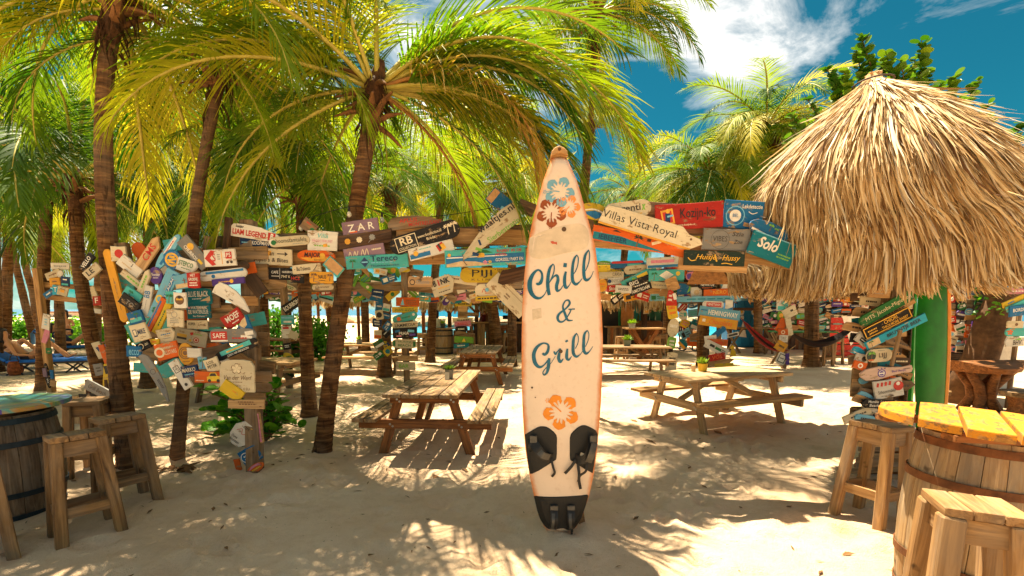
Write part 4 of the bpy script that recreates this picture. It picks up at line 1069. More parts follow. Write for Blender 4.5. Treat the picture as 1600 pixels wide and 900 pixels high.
LC = [  # left cluster: u, v, w, h, angle, shape, colour, label, art
 (240, 411, 48, 9, 52, 'rect', 'dark', 'dark bare plank below the tan board with red letters'),
 (350, 417, 80, 12, 3, 'round', 'dark', 'dark log above the blue and white rounded board'),
 (337, 549, 44, 17, 12, 'rect', 'log', 'bare grey plank right of the amber oval'),
 (301, 400, 30, 12, 20, 'rect', 'brown', 'bare brown plank behind the slanting grey board'),
 (411, 588, 28, 17, 0, 'rect', 'log', 'bare grey block right of the large beige board, upper one'),
 (411, 605, 30, 15, -4, 'round', 'log', 'bare round-ended block right of the large beige board'),
 (400, 619, 32, 12, 0, 'rect', 'brown', 'bare brown plank under the round-ended block'),
 (333, 470, 22, 22, 0, 'rect', 'log', 'bare weathered plank right of the blue name board'),
 (345, 500, 34, 22, 0, 'rect', 'brown', 'bare brown plank behind the red slanting board'),
 (183, 447, 114, 13, -81, 'round', 'amber', 'long amber plank standing nearly upright beside the thick trunk', [('L', .1, 0, .5, .1, 1, 'brown')]),
 (138, 410, 30, 12, 50, 'rect', 'black', 'black slanting board left of the thick trunk', [(T, 'VELLO', 0, 0, .7, .55, 'white')]),
 (146, 424, 28, 14, 38, 'rect', 'cream', 'cream board with two large dark letters left of the thick trunk', [(T, 'LE', -.1, 0, .45, .6, 'black')]),
 (187, 397, 23, 23, 0, 'rect', 'cream', 'cream square plaque with a red figure', [('C', .05, .02, .28, 'red'), ('R', .1, -.15, .2, .3, 'red', 20)]),
 (205, 417, 38, 19, -42, 'rect', 'white', 'blank white slanting board near the top left of the cluster', [('R', .05, .2, .03, .3, 'dark'), ('L', -.1, -.1, .5, .2, 1, 'sand')]),
 (236, 395, 58, 17, 52, 'pointr', 'sand', 'tan slanting board with three red letters', [(T, 'CMS', 0, 0, .5, .62, 'red')]),
 (264, 394, 66, 15, 53, 'surf', 'sky', 'small blue and white surfboard standing slanted', [('R', .15, .1, .5, .3, 'white'), ('R', -.2, -.1, .3, .25, 'blue'), ('L', .1, .1, .4, .2, 1, 'red')]),
 (271, 406, 28, 30, -12, 'oct', 'blue', 'blue octagonal board with a gold emblem', [('O', 0, 0, .36, 'gold', .7), ('R', 0, 0, .5, .1, 'gold', 20), ('R', 0, .14, .3, .12, 'gold'), ('R', 0, -.14, .36, .1, 'gold')]),
 (305, 395, 56, 21, -50, 'rect', 'grey', 'grey slanting board with a gold round emblem', [('C', -.18, .12, .26, 'gold'), (T, 'CHURROS', -.05, -.2, .5, .26, 'white'), ('R', .3, -.1, .16, .2, 'yellow')]),
 (294, 416, 32, 21, -18, 'pointr', 'white', 'white board with green letters and a leaf', [(T, 'STEPCO', -.05, .1, .7, .36, 'green'), ('L', 0, -.22, .6, .12, 1, 'green')]),
 (245, 431, 20, 27, 0, 'oval', 'purple', 'purple round disc with a white word', [(T, 'Wonder', 0, .06, .75, .2, 'white'), ('L', 0, -.12, .5, .08, 1, 'white')]),
 (212, 440, 48, 11, -40, 'rect', 'cream', 'narrow cream board slanting down with faint green print', [('L', 0, 0, .7, .5, 1, 'lime')]),
 (228, 440, 40, 11, 62, 'pointr', 'cream', 'narrow cream board leaning up right with green print', [('L', 0, 0, .7, .5, 1, 'lime')]),
 (209, 461, 28, 16, -35, 'rect', 'turq', 'turquoise board with a painted green island', [('G', 'sand', (-.4, -.4), (.4, -.4), (.1, -.1)), ('P', -.15, .05, .7, 'green')]),
 (231, 471, 50, 12, 75, 'rect', 'white', 'white narrow upright board with a blue double letter', [(T, 'BB', .22, 0, .22, .7, 'blue'), ('L', -.1, 0, .3, .15, 1, 'grey')]),
 (204, 474, 32, 18, -38, 'rect', 'black', 'black slanting board with grey ring letters', [(T, 'TO', .05, 0, .4, .4, 'grey', 0, 0)]),
 (214, 496, 24, 19, 15, 'rect', 'blue', 'blue board with a painted beach and palm', [('R', 0, -.2, .8, .3, 'turq'), ('P', .1, .1, .6, 'green'), ('R', -.2, -.05, .3, .12, 'sand')]),
 (257, 461, 84, 20, 62, 'rect', 'sky', 'long sky blue board slanting up with a yellow ring', [('O', -.1, .1, .34, 'yellow', .6), ('R', .15, -.25, .6, .3, 'blue'), (T, 'CURACAO', .17, -.25, .5, .2, 'white'), ('P', -.34, .05, .7, 'green')]),
 (246, 491, 58, 9, 58, 'rect', 'orange', 'narrow orange board slanting below the long blue one', [('R', 0, .2, .8, .3, 'blue')]),
 (255, 497, 54, 10, 60, 'rect', 'yellow', 'narrow olive yellow plank slanting beside the orange one', [('L', 0, 0, .6, .4, 1, 'green')]),
 (268, 465, 14, 19, 0, 'rect', 'turq', 'tiny turquoise board with a green palm, left of the bear emblem', [('P', -.15, -.05, .8, 'green'), ('P', .2, -.05, .7, 'green')]),
 (283, 469, 20, 24, 0, 'rect', 'white', 'white square board with a brown oval emblem', [('C', 0, 0, .3, 'brown'), ('R', 0, .05, .5, .12, 'gold'), ('C', 0, .18, .1, 'black')]),
 (275, 497, 25, 27, -4, 'rect', 'cream', 'cream card with a faint arch drawing', [('O', 0, .2, .18, 'grey'), ('L', 0, -.15, .6, .3, 3, 'grey')]),
 (312, 463, 39, 25, 2, 'rect', 'teal', 'teal board with two white words in capitals', [(T, 'BLUE BLACK', 0, .12, .8, .34, 'white'), ('G', 'sand', (.05, -.3), (.45, -.3), (.45, -.02)), ('L', -.1, -.16, .4, .08, 1, 'white')]),
 (312, 486, 36, 23, 1, 'rect', 'teal', 'teal green board with two lines of white capitals', [(T, 'WATERPARK', .05, .22, .7, .2, 'white'), ('C', -.38, .22, .08, 'pink'), (T, 'DE WATERLELIE', 0, -.06, .85, .26, 'white'), (T, 'See Curacao', 0, -.34, .5, .12, 'white')]),
 (286, 440, 23, 22, 10, 'rect', 'sky', 'small sky blue board with a painted beach figure', [('R', 0, -.3, .9, .3, 'sand'), ('R', .2, .0, .06, .4, 'brown'), ('R', .2, .05, .3, .05, 'brown')]),
 (304, 438, 19, 24, 1, 'rect', 'red', 'small red board with stacked white lines', [(T, 'HET', 0, .3, .4, .18, 'white'), (T, 'GROENE', 0, .05, .75, .18, 'white'), ('L', 0, -.25, .7, .3, 2, 'white')]),
 (350, 429, 76, 15, 6, 'round', 'white', 'white rounded board with a blue top edge', [('R', .05, .28, .8, .25, 'blue'), ('C', -.2, -.1, .2, 'blue')]),
 (358, 440, 52, 10, 5, 'rect', 'purple', 'purple board with a small gold emblem', [('C', .12, 0, .3, 'gold'), ('L', -.1, 0, .4, .3, 1, 'gold')]),
 (345, 403, 50, 25, 3, 'rect', 'white', 'white board with red chevrons left and a red square right', [('G', 'red', (-.47, 0), (-.25, .48), (-.12, .4), (-.3, 0), (-.12, -.4), (-.25, -.48)), (T, 'S', -.17, 0, .1, .5, 'red'), ('R', .3, .12, .2, .42, 'red'), (T, 'PS', .3, .12, .14, .26, 'white'), ('C', .25, -.3, .09, 'dark'), ('C', .37, -.3, .09, 'dark'), ('R', .08, 0, .02, .8, 'amber'), ('L', -.02, .05, .1, .4, 3, 'grey')]),
 (366, 463, 64, 22, -30, 'half', 'white', 'large blank white plank with a pointed lower end', [('L', .0, -.3, .12, .15, 1, 'dark'), ('L', -.2, .1, .1, .1, 1, 'grey')]),
 (365, 498, 34, 22, 31, 'rect', 'red', 'red slanting board with large white letters', [(T, 'MOEF', .05, .08, .7, .42, 'white'), ('L', .05, -.28, .4, .12, 1, 'white')]),
 (384, 504, 26, 26, -8, 'tri', 'blue', 'blue triangular board with a tan flame', [('G', 'sand', (-.3, -.2), (.02, -.35), (.15, -.1), (-.02, .35), (-.2, .1)), ('R', .1, -.38, .6, .08, 'white')]),
 (365, 524, 74, 21, 1, 'round', 'grey', 'grey weathered board with a red plate and white letters', [('R', -.28, 0, .34, .62, 'red'), (T, 'SAFE', -.28, -.02, .26, .36, 'white'), ('R', -.28, -.38, .36, .10, 'white'), ('R', .36, .16, .18, .3, 'white', 8), ('R', .3, -.12, .24, .2, 'white', -6), ('L', .15, -.2, .4, .2, 1, 'red')]),
 (310, 507, 32, 14, -1, 'rect', 'cream', 'small cream plaque with two black logos', [(T, 'KUIPER', -.24, .05, .34, .3, 'black'), (T, 'Lynea', .22, 0, .36, .34, 'brown', .3), ('R', 0, 0, .01, .7, 'brown')]),
 (299, 527, 49, 24, -12, 'rect', 'cream', 'cream slanting board with several small logos', [('R', -.25, .04, .3, .2, 'gold'), ('R', -.25, -.14, .3, .14, 'dark'), ('C', .2, -.1, .18, 'red'), ('C', .2, -.1, .13, 'cream'), ('C', .2, -.1, .08, 'red'), ('G', 'red', (-.02, .3), (.08, .38), (.1, .22), (.02, .14)), ('C', .02, -.18, .09, 'gold'), ('L', .25, .28, .3, .12, 1, 'lime')]),
 (262, 524, 27, 22, 12, 'pointr', 'cream', 'cream board with a blue line of writing', [('L', 0, .1, .7, .14, 1, 'blue'), ('L', 0, -.2, .4, .14, 1, 'grey')]),
 (242, 534, 17, 9, 2, 'rect', 'yellow', 'tiny yellow plate with pink ends', [('R', -.35, 0, .2, .8, 'pink'), ('L', .1, 0, .5, .4, 1, 'orange')]),
 (226, 540, 22, 13, 25, 'rect', 'black', 'small dark board with a pale ring emblem', [('O', -.15, 0, .34, 'cream', .75), ('L', .3, 0, .3, .3, 2, 'cream')]),
 (211, 549, 22, 17, -3, 'rect', 'blue', 'small blue board with light blue looped letters', [(T, 'ecco', .05, 0, .7, .5, 'sky')]),
 (220, 519, 26, 27, 14, 'rect', 'cream', 'cream square board with a phone drawing and blue capitals', [('R', -.25, 0, .22, .42, 'navy'), ('R', -.25, .02, .15, .3, 'cream'), (T, 'MIKE', .16, 0, .48, .28, 'navy')]),
 (263, 548, 35, 25, 14, 'rect', 'orange', 'orange board with a pale disc and white capitals', [('C', -.33, 0, .32, 'cream'), ('C', -.33, 0, .2, 'orange'), (T, 'ALLSTARS', .12, -.12, .6, .26, 'cream'), (T, 'JARREAU', .08, .2, .5, .17, 'cream')]),
 (292, 553, 23, 35, 3, 'oval', 'amber', 'amber oval board with brown rings', [('O', 0, .05, .28, 'brown', .85), ('O', 0, .05, .2, 'brown', .8), ('C', 0, .05, .1, 'brown'), ('L', 0, -.33, .5, .06, 1, 'brown')]),
 (305, 551, 21, 15, -2, 'rect', 'white', 'small blank white plate right of the amber oval', []),
 (371, 546, 72, 14, 22, 'round', 'black', 'black slanting ski-shaped board with a teal face', [('R', 0, .18, .72, .5, 'turq'), ('R', -.02, .14, .4, .16, 'gold'), (T, 'GEEN NR PERSOON', .02, -.3, .5, .22, 'white')]),
 (247, 589, 82, 14, -62, 'half', 'grey', 'long pale grey board hanging slanted with a faint emblem', [('O', -.12, 0, .3, 'dark', .85), ('L', .15, 0, .2, .3, 2, 'dark')]),
 (284, 585, 48, 16, -62, 'rect', 'white', 'white hanging tag with black frame and hole', [('R', -.2, 0, .22, .6, 'dark'), ('R', -.2, 0, .18, .46, 'white'), (T, 'HET', -.2, 0, .14, .3, 'dark'), ('C', .36, 0, .16, 'dark')]),
 (298, 580, 26, 18, 9, 'rect', 'navy', 'navy board with white capitals and a line below', [(T, 'MARKO', 0, .12, .8, .36, 'cream'), ('L', 0, -.24, .7, .18, 1, 'sky')]),
 (318, 567, 13, 19, 4, 'rect', 'sky', 'tiny sky blue board with a green palm, above the orange car board', [('P', 0, 0, .8, 'green')]),
 (333, 570, 21, 21, 18, 'rect', 'cream', 'cream square board with scribbled black letters', [(T, 'LOS', -.05, .2, .5, .22, 'black'), (T, 'PETER', 0, -.1, .7, .24, 'black')]),
 (328, 589, 43, 18, -2, 'rect', 'orange', 'orange board with a painted yellow car', [('G', 'yellow', (-.05, -.35), (.42, -.3), (.42, .1), (.32, .12), (.26, .42), (.06, .4), (0, .08), (-.06, .02)), ('G', 'dark', (.03, .1), (.08, .34), (.24, .36), (.29, .12)), ('C', .03, -.3, .14, 'dark'), ('C', .34, -.28, .14, 'dark'), ('L', -.3, -.3, .3, .14, 1, 'cream')]),
 (372, 587, 53, 51, -2, 'arch', 'cream', 'large beige board with a line-drawn flower and script', [('F', 0, .22, .17, 'brown'), ('F', 0, .22, .145, 'cream'), (T, 'Van der Werf', 0, -.06, .8, .14, 'brown', .35, 0), ('L', 0, -.19, .3, .04, 1, 'brown'), (T, 'Neuro', -.05, -.3, .3, .09, 'brown', .3, 0), (T, 'ZORG 4 EU', .12, -.4, .5, .08, 'brown', 0, 0)]),
 (364, 611, 36, 20, -37, 'rect', 'yellow', 'plain yellow slanting board below the large beige one', [('L', .1, .1, .2, .1, 1, 'orange')]),
 (386, 631, 56, 14, -1, 'rect', 'sand', 'wide bare board with burnt print on the leg of the arch', [('L', 0, .12, .5, .5, 2, 'brown'), ('R', .4, -.25, .06, .12, 'brown')]),
 (401, 668, 19, 50, 4, 'rnd', 'sand', 'upright pale board with rounded corners on the leg of the arch', [('R', 0, 0, .82, .9, 'pink')]),
 (379, 678, 33, 42, -36, 'oct', 'white', 'white many-sided board with scribbled words on the leg of the arch', [(T, 'Dyna', -.22, -.2, .3, .13, 'black', .2), (T, 'fountain', -.12, -.34, .5, .11, 'black', .2), ('W', .02, 'red', (-.3, .05), (-.1, .2), (.0, .02), (.2, .1)), ('W', .03, 'green', (.1, .15), (.25, .05), (.3, -.1)), (T, 'KEPS', .05, .3, .3, .10, 'black'), ('R', .3, .36, .15, .1, 'gold')]),
 (373, 727, 9, 22, 8, 'rect', 'orange', 'short orange lath at the foot of the arch leg', []),
 (392, 711, 31, 25, 28, 'rect', 'blue', 'blue slanting board with a white smiling face', [('O', -.22, 0, .32, 'white', .86), ('C', -.27, .08, .05, 'white'), ('C', -.17, .08, .05, 'white'), ('W', .04, 'white', (-.3, -.08), (-.22, -.16), (-.14, -.08)), ('L', .15, -.28, .5, .12, 1, 'white'), ('C', .32, .12, .08, 'white')]),
 (400, 731, 30, 13, 32, 'surf', 'orange', 'small orange surfboard shape with a pink rim at the foot of the arch leg', [('G', 'pink', (-.38, .1), (-.1, .42), (.3, .38), (.42, .05), (.1, .2)), ('L', .05, -.1, .6, .3, 1, 'yellow')]),
]
TB = [  # cross beam left of the surfboard
 (418, 436, 64, 18, -15, 'round', 'brown', 'bare brown plank with a rounded end hanging under the beam', []),
 (484, 354, 24, 18, -38, 'rect', 'brown', 'small brown tile with a green heart standing above the beam', [('C', .3, -.1, .2, 'green'), ('L', -.1, .2, .4, .2, 1, 'red')]),
 (653, 346, 94, 20, 6, 'half', 'log', 'rounded driftwood log with burnt red capitals', [(T, 'APLUS', -.15, .12, .3, .3, 'red'), (T, 'MONTREUSANT', .12, -.22, .55, .28, 'red')]),
 (400, 379, 46, 12, -4, 'rect', 'navy', 'navy board with white capitals under the long white one', [(T, 'KOOPMAN', .18, -.1, .55, .5, 'white'), ('L', -.3, -.1, .3, .3, 1, 'sky'), (T, 'slagerij', .2, .3, .3, .2, 'white')]),
 (407, 365, 97, 21, -9, 'half', 'white', 'long white pointed board with red capitals and a red square', [(T, 'LIAM LEGEND', -.16, -.14, .54, .42, 'red', 0, .03), ('R', .20, -.12, .12, .56, 'red'), (T, 'R', .20, -.12, .06, .42, 'white', .2, .03), (T, 'balder', -.32, .28, .13, .2, 'black', .2), (T, 'Vlaggen', .36, -.4, .16, .2, 'black', .3, 0)]),
 (415, 401, 85, 25, -3, 'rect', 'cream', 'wide cream board with two lines of hand lettering and a green plant', [('C', -.32, -.02, .28, 'green'), ('C', -.32, .04, .18, 'lime'), ('O', -.32, -.05, .38, 'dark', .9), (T, "Rin - Ri'an", -.02, .2, .4, .28, 'dark', .1), (T, "Mojito's & Bites", .1, -.2, .68, .34, 'dark', .1), ('W', .06, 'dark', (.24, .2), (.36, .2), (.42, .2)), ('G', 'dark', (.38, .34), (.44, .2), (.38, .06)), ('R', .08, .22, .1, .3, 'amber')]),
 (453, 377, 63, 15, 5, 'round', 'cream', 'cream rounded board with one grey and green word', [(T, 'boomstamtafels', .05, .05, .74, .42, 'dgreen', 0, 0), ('C', -.42, 0, .3, 'white'), ('C', -.38, -.05, .26, 'green'), ('L', .2, -.32, .3, .12, 1, 'grey')]),
 (495, 400, 60, 20, -2, 'surf', 'orange', 'orange and red surfboard shape with black capitals', [('G', 'amber', (-.42, -.18), (-.2, -.42), (.2, -.42), (.42, -.1), (.1, -.12)), (T, 'MAJOR', -.1, .04, .42, .46, 'black', .15, .02), ('C', .17, .0, .22, 'gold'), (T, 'SUITES', .05, -.33, .2, .12, 'brown'), ('L', .33, .05, .18, .12, 1, 'red')]),
 (505, 377, 45, 30, -3, 'rect', 'white', 'pale squarish board with faint green and pink print', [(T, 'Villa', 0, .25, .35, .22, 'turq', .2, 0), (T, 'PROECTFRUNT', 0, -.02, .7, .14, 'pink', 0, 0), ('L', 0, -.25, .6, .12, 1, 'lime'), ('R', .1, -.22, .14, .16, 'amber', 15)]),
 (440, 428, 44, 18, -2, 'rect', 'black', 'black board with white frame and capitals under the beam', [(T, 'CAFE', -.2, .1, .24, .24, 'white'), ('R', -.03, 0, .012, .9, 'white'), (T, 'HARDERWIJK', .25, .15, .4, .24, 'white'), (T, '7947 KM', .22, -.25, .4, .24, 'cream'), ('L', -.2, -.22, .3, .12, 1, 'white')]),
 (465, 436, 21, 13, -2, 'rect', 'black', 'small black board with red letters', [(T, 'HCS', -.1, .05, .6, .42, 'red')]),
 (480, 420, 45, 14, 5, 'rect', 'cream', 'cream narrow board with a pen drawing', [(T, 'BoTalents', -.1, 0, .48, .42, 'dark'), ('W', .08, 'dark', (.24, -.25), (.32, 0), (.38, .28)), ('C', -.4, 0, .05, 'dark')]),
 (503, 434, 37, 18, -1, 'rnd', 'amber', 'amber board with two small palms and black capitals', [(T, 'NAUS', .05, .05, .34, .34, 'dark'), ('P', -.32, .05, .8, 'brown'), ('P', .36, .05, .7, 'brown'), ('L', .05, -.25, .3, .1, 1, 'dark')]),
 (505, 449, 33, 9, 2, 'round', 'cream', 'thin cream board under the amber one', [('O', -.25, 0, .3, 'dark'), ('L', .1, 0, .5, .3, 2, 'dark')]),
 (522, 417, 30, 19, -42, 'rect', 'turq', 'brown board with a turquoise edge hanging by the leaning trunk', [('R', 0, .05, .86, .78, 'tan')]),
 (564, 356, 57, 22, 8, 'rect', 'mauve', 'mauve board with three wide white capitals', [(T, 'Z A R', .02, 0, .74, .5, 'white', 0, .01), ('R', -.2, -.25, .2, .1, 'orange')]),
 (571, 374, 86, 21, 8, 'rect', 'dark', 'dark board with a row of crossed light shapes', [('R', -.32, 0, .10, .24, 'amber', 45), ('R', -.32, 0, .10, .24, 'amber', -45), ('R', -.1, 0, .10, .24, 'cream', 45), ('R', -.1, 0, .10, .24, 'cream', -45), ('R', .14, .05, .10, .24, 'grey', 45), ('R', .14, .05, .10, .24, 'grey', -45), ('W', .04, 'grey', (.06, -.3), (.12, -.1), (.2, -.05))]),
 (570, 395, 64, 21, 9, 'rect', 'mauve', 'reddish mauve board with white looping script', [('W', .05, 'cream', (-.4, -.25), (-.34, .2), (-.3, -.3), (-.22, .2), (-.2, -.2), (-.14, .2)), ('W', .05, 'cream', (-.1, -.3), (-.02, .25), (0, -.2), (.08, .25), (.1, -.2)), ('L', .3, .12, .25, .2, 1, 'cream')]),
 (590, 409, 96, 20, 3, 'rect', 'turq', 'long turquoise board with a diamond emblem and navy letters', [(T, 'Tereco', .12, .22, .44, .46, 'navy'), ('G', 'navy', (-.27, 0), (-.2, .38), (-.13, 0), (-.2, -.4)), ('R', -.2, -.0, .1, .1, 'sky'), (T, 'Thuisbatterijen', .12, -.32, .46, .2, 'navy', 0, 0), ('L', .1, -.08, .4, .12, 1, 'sky'), ('P', -.4, -.05, .7, 'green')]),
 (664, 371, 114, 28, 17, 'round', 'black', 'long black rounded board with a framed monogram and two palms', [('R', -.26, 0, .30, .8, 'cream'), ('R', -.26, 0, .28, .72, 'black'), (T, 'RB', -.26, .1, .18, .42, 'cream', 0, .02), (T, 'COLLECTION', -.26, -.25, .24, .14, 'cream'), (T, 'www.rbcollection.nl', .08, .1, .34, .16, 'cream'), (T, 'Breda', .08, -.14, .12, .15, 'cream'), ('P', .33, .05, .62, 'cream'), ('P', .42, .08, .62, 'cream')]),
 (674, 391, 72, 18, 14, 'rect', 'white', 'white board with a painted sea, sun and striped flag', [('R', -.25, -.2, .45, .36, 'blue'), ('C', -.34, .02, .22, 'gold'), ('R', .22, .06, .16, .62, 'red', 20), ('R', .26, .02, .12, .5, 'gold', 20), ('R', .2, .1, .05, .5, 'dark', 20), ('L', -.12, .28, .3, .14, 1, 'turq')]),
 (783, 317, 44, 24, -40, 'rect', 'blue', 'flaking blue board tilted above the cream arrow-shaped one', [('R', -.36, 0, .24, .9, 'tan'), ('R', .2, -.2, .2, .2, 'sky', 10)]),
 (758, 402, 126, 27, 3, 'rect', 'turq', 'long painted beach board with a bent tree and setting sun', [('R', 0, -.1, .97, .5, 'blue'), ('R', -.1, .05, .75, .06, 'white'), ('G', 'sand', (-.48, -.46), (.1, -.46), (-.12, -.22), (-.3, -.16), (-.48, -.3)), ('C', -.05, .1, .22, 'gold'), ('R', -.05, -.08, .12, .14, 'blue'), ('W', .05, 'brown', (-.23, -.4), (-.27, -.1), (-.24, .1), (-.28, .2)), ('G', 'green', (-.26, .2), (-.12, .42), (.02, .4), (.1, .22), (-.08, .25)), ('F', .0, -.3, .13, 'pink'), ('F', .06, -.28, .1, 'yellow'), (T, 'RABBIT IN DE', .3, .3, .3, .16, 'red'), (T, 'HOTEL', .2, .1, .14, .15, 'red'), (T, 'GORSSEL! PART EN', .3, -.2, .34, .18, 'white'), ('C', -.44, .2, .1, 'amber')]),
 (764, 361, 116, 34, 33, 'waal', 'cream', 'cream arrow-shaped board with large dark and green words', [(T, 'waaltjes.nl', .17, .28, .58, .40, 'black', 0, .012, -3), (T, 'Sierbestrating', .19, -.34, .55, .34, 'lime', 0, .005, -2), ('R', -.32, -.55, .09, .13, 'navy', -50), ('R', -.25, -.45, .09, .13, 'lime', -50), ('R', -.19, -.22, .03, .26, 'navy', -12)]),
 (720, 438, 52, 11, -8, 'rect', 'cream', 'thin cream board under the yellow rounded one', [('L', -.2, .1, .4, .4, 1, 'brown')]),
 (762, 430, 86, 23, 0, 'round', 'yellow', 'yellow rounded board with large serif capitals', [(T, 'PIJI', -.1, .12, .36, .52, 'black', 0, .0), ('R', -.27, .12, .02, .5, 'black'), ('L', .3, .2, .26, .4, 3, 'brown'), (T, '· K L I N I E K ·', 0, -.32, .7, .12, 'brown'), ('C', .38, -.25, .14, 'pink'), ('C', .14, .36, .03, 'dark')]),
 (693, 446, 38, 28, 18, 'pointr', 'cream', 'cream board with black capitals and one red letter', [(T, 'B', -.32, .2, .13, .32, 'black', 0, .03), (T, 'i', -.15, .2, .06, .34, 'red', 0, .03), (T, 'NK', .12, .2, .38, .32, 'black', 0, .03), ('L', 0, -.1, .5, .14, 1, 'gold'), ('L', 0, -.32, .6, .1, 1, 'dark')]),
 (657, 441, 38, 15, 0, 'rect', 'sand', 'tan board with a pale ring and grey word, under the black rounded one', [('O', -.32, 0, .3, 'dark', .7), (T, 'Glennis', .1, 0, .55, .4, 'grey', .2)]),
 (761, 453, 38, 19, 3, 'round', 'cream', 'cream rounded board with a blue and red doodle', [('R', .05, .38, .2, .2, 'blue'), ('W', .05, 'red', (-.2, -.2), (-.12, .1), (-.06, -.2)), ('C', .0, .0, .16, 'sky'), ('R', .2, .3, .15, .12, 'orange'), ('L', .05, -.28, .3, .1, 1, 'red')]),
 (764, 466, 42, 7, 3, 'rect', 'yellow', 'thin yellow strip board with black print', [('L', 0, 0, .85, .6, 1, 'black')]),
 (795, 462, 74, 28, -45, 'rect', 'cream', 'blank cream plank slanting down to the surfboard', [('L', -.02, -.1, .12, .3, 2, 'brown'), ('R', .05, .25, .7, .02, 'brown')]),
 (800, 431, 48, 22, 12, 'pointl', 'dark', 'grey driftwood end pointing left beside the surfboard', []),
]
RB_ = [  # cross beam right of the surfboard
 (1024, 329, 70, 24, -6, 'rect', 'log', 'bare grey log between the cream and the orange-red boards', []),
 (1114, 409, 108, 30, -3, 'rect', 'sand', 'bare tan plank behind the black board with gold script', []),
 (1196, 404, 96, 22, -8, 'rect', 'tan', 'bare tan beam end under the teal board', []),
 (928, 331, 46, 25, -12, 'surf', 'yellow', 'yellow and blue surfboard tip right beside the big surfboard', [('G', 'blue', (-.4, -.2), (0, .06), (.42, -.1), (.1, -.44)), ('W', .07, 'white', (-.4, -.1), (0, .12), (.42, -.06))]),
 (980, 328, 74, 25, 7, 'round', 'cream', 'cream rounded board with a dark word and a green letter', [(T, 'Parenti', -.03, .06, .6, .42, 'dark'), (T, 'x', .33, .08, .09, .36, 'lime', .2, .03), ('L', .12, -.32, .4, .12, 1, 'gold')]),
 (998, 377, 148, 22, -11, 'rect', 'orange', 'long orange sunset board with a teal lower edge', [('G', 'teal', (-.49, .05), (-.2, .06), (.1, -.25), (.3, -.46), (-.49, -.46)), (T, 'IEBEHEER', -.28, -.22, .3, .34, 'navy'), ('P', -.02, .0, .9, 'dgreen'), ('G', 'dark', (-.3, .3), (-.26, .45), (-.2, .3)), ('R', .18, .1, .1, .2, 'cream', 25), ('R', .1, .16, .04, .2, 'dark')]),
 (1076, 338, 107, 38, 4, 'rect', 'red', 'orange-red board with a worker in a yellow frame and black lettering', [('R', -.32, 0, .18, .62, 'amber', 10), ('R', -.32, 0, .13, .46, 'red', 10), ('R', -.32, .0, .075, .3, 'navy'), ('R', -.285, .04, .09, .07, 'sky', 10), ('C', -.32, .24, .09, 'gold'), ('R', -.335, -.3, .026, .34, 'black'), ('R', -.3, -.3, .026, .34, 'black'), (T, 'Kozijn-ko', .12, .1, .52, .5, 'black', 0, .005), (T, 'www.kozijnko.nl', -.05, -.34, .25, .1, 'cream'), (T, 'PROFIEL', .28, -.2, .16, .08, 'brown')]),
 (1160, 336, 62, 41, -3, 'rect', 'blue', 'flaking blue board with a white round badge', [('O', -.2, -.05, .36, 'sky', .9), ('C', -.2, -.05, .22, 'white'), (T, 'Lekdetectie', .2, .3, .5, .15, 'white'), ('R', .32, -.28, .22, .26, 'tan', 20), ('R', .1, -.36, .14, .14, 'tan', -10), ('W', .03, 'white', (.12, .12), (.22, .04), (.34, .1)), (T, 'BEL', -.2, -.05, .14, .12, 'blue')]),
 (1018, 357, 166, 31, -16.5, 'tail', 'cream', 'very long cream board with dark hand lettering and a notched end', [(T, 'Villas Vista Royal', -.12, .02, .72, .50, 'black', 0, -.006), ('R', -.05, -.46, .9, .1, 'amber'), ('C', .38, .02, .06, 'brown')]),
 (1134, 375, 74, 33, -2, 'rect', 'grey', 'bare grey board with a thin drawn ring and script', [('O', -.14, 0, .44, 'dark', .97), (T, 'VIBES', -.14, .02, .3, .24, 'dark', 0, -.01), (T, 'Szia', .22, .26, .24, .2, 'dark', .2, 0), (T, 'Zoe', .24, -.1, .18, .18, 'dark', .2, 0)]),
 (1200, 361, 66, 26, -20, 'surf', 'blue', 'blue surfboard tip with a white stripe above the teal board', [('W', .12, 'white', (-.42, -.2), (0, -.3), (.4, -.3)), ('P', .0, .2, .5, 'lime'), ('P', .15, .12, .4, 'lime')]),
 (1205, 389, 74, 36, -20, 'rect', 'teal', 'teal board with one large white brush word', [(T, 'Solo', -.12, .08, .44, .48, 'white', .2, .03), ('L', .28, -.18, .3, .24, 2, 'lime'), ('R', -.02, .46, .9, .05, 'sky')]),
 (1115, 404, 94, 23, -2, 'rect', 'dgreen', 'black board with gold script words', [(T, 'Huisje', -.15, .06, .34, .44, 'gold', .35, .01), (T, 'Hussy', .26, .04, .3, .46, 'gold', .35, .01), ('W', .06, 'gold', (-.44, 0), (-.38, -.2), (-.3, -.14)), ('R', .02, .02, .025, .5, 'gold', 20), ('W', .06, 'gold', (.12, -.34), (.2, -.3), (.3, -.38))]),
]
def put(rows, Y0, group, step=.024, th=.02):
    done = []
    for row in rows:
        u, v, w, h, ang, shape, color, label = row[:8]; art = row[8] if len(row) > 8 else []
        c, s = abs(cos(R(ang))), abs(sin(R(ang))); bw, bh = (w * c + h * s) / 2, (w * s + h * c) / 2
        lay = 0
        for (uu, vv, b2, h2, l2) in done:
            if abs(u - uu) < (bw + b2) * .92 and abs(v - vv) < (bh + h2) * .92: lay = max(lay, l2 + 1)
        done.append((u, v, bw, bh, lay))
        sign(u, v, w, h, ang, shape, color, label, art, Y0 - step * lay, th, group=group)
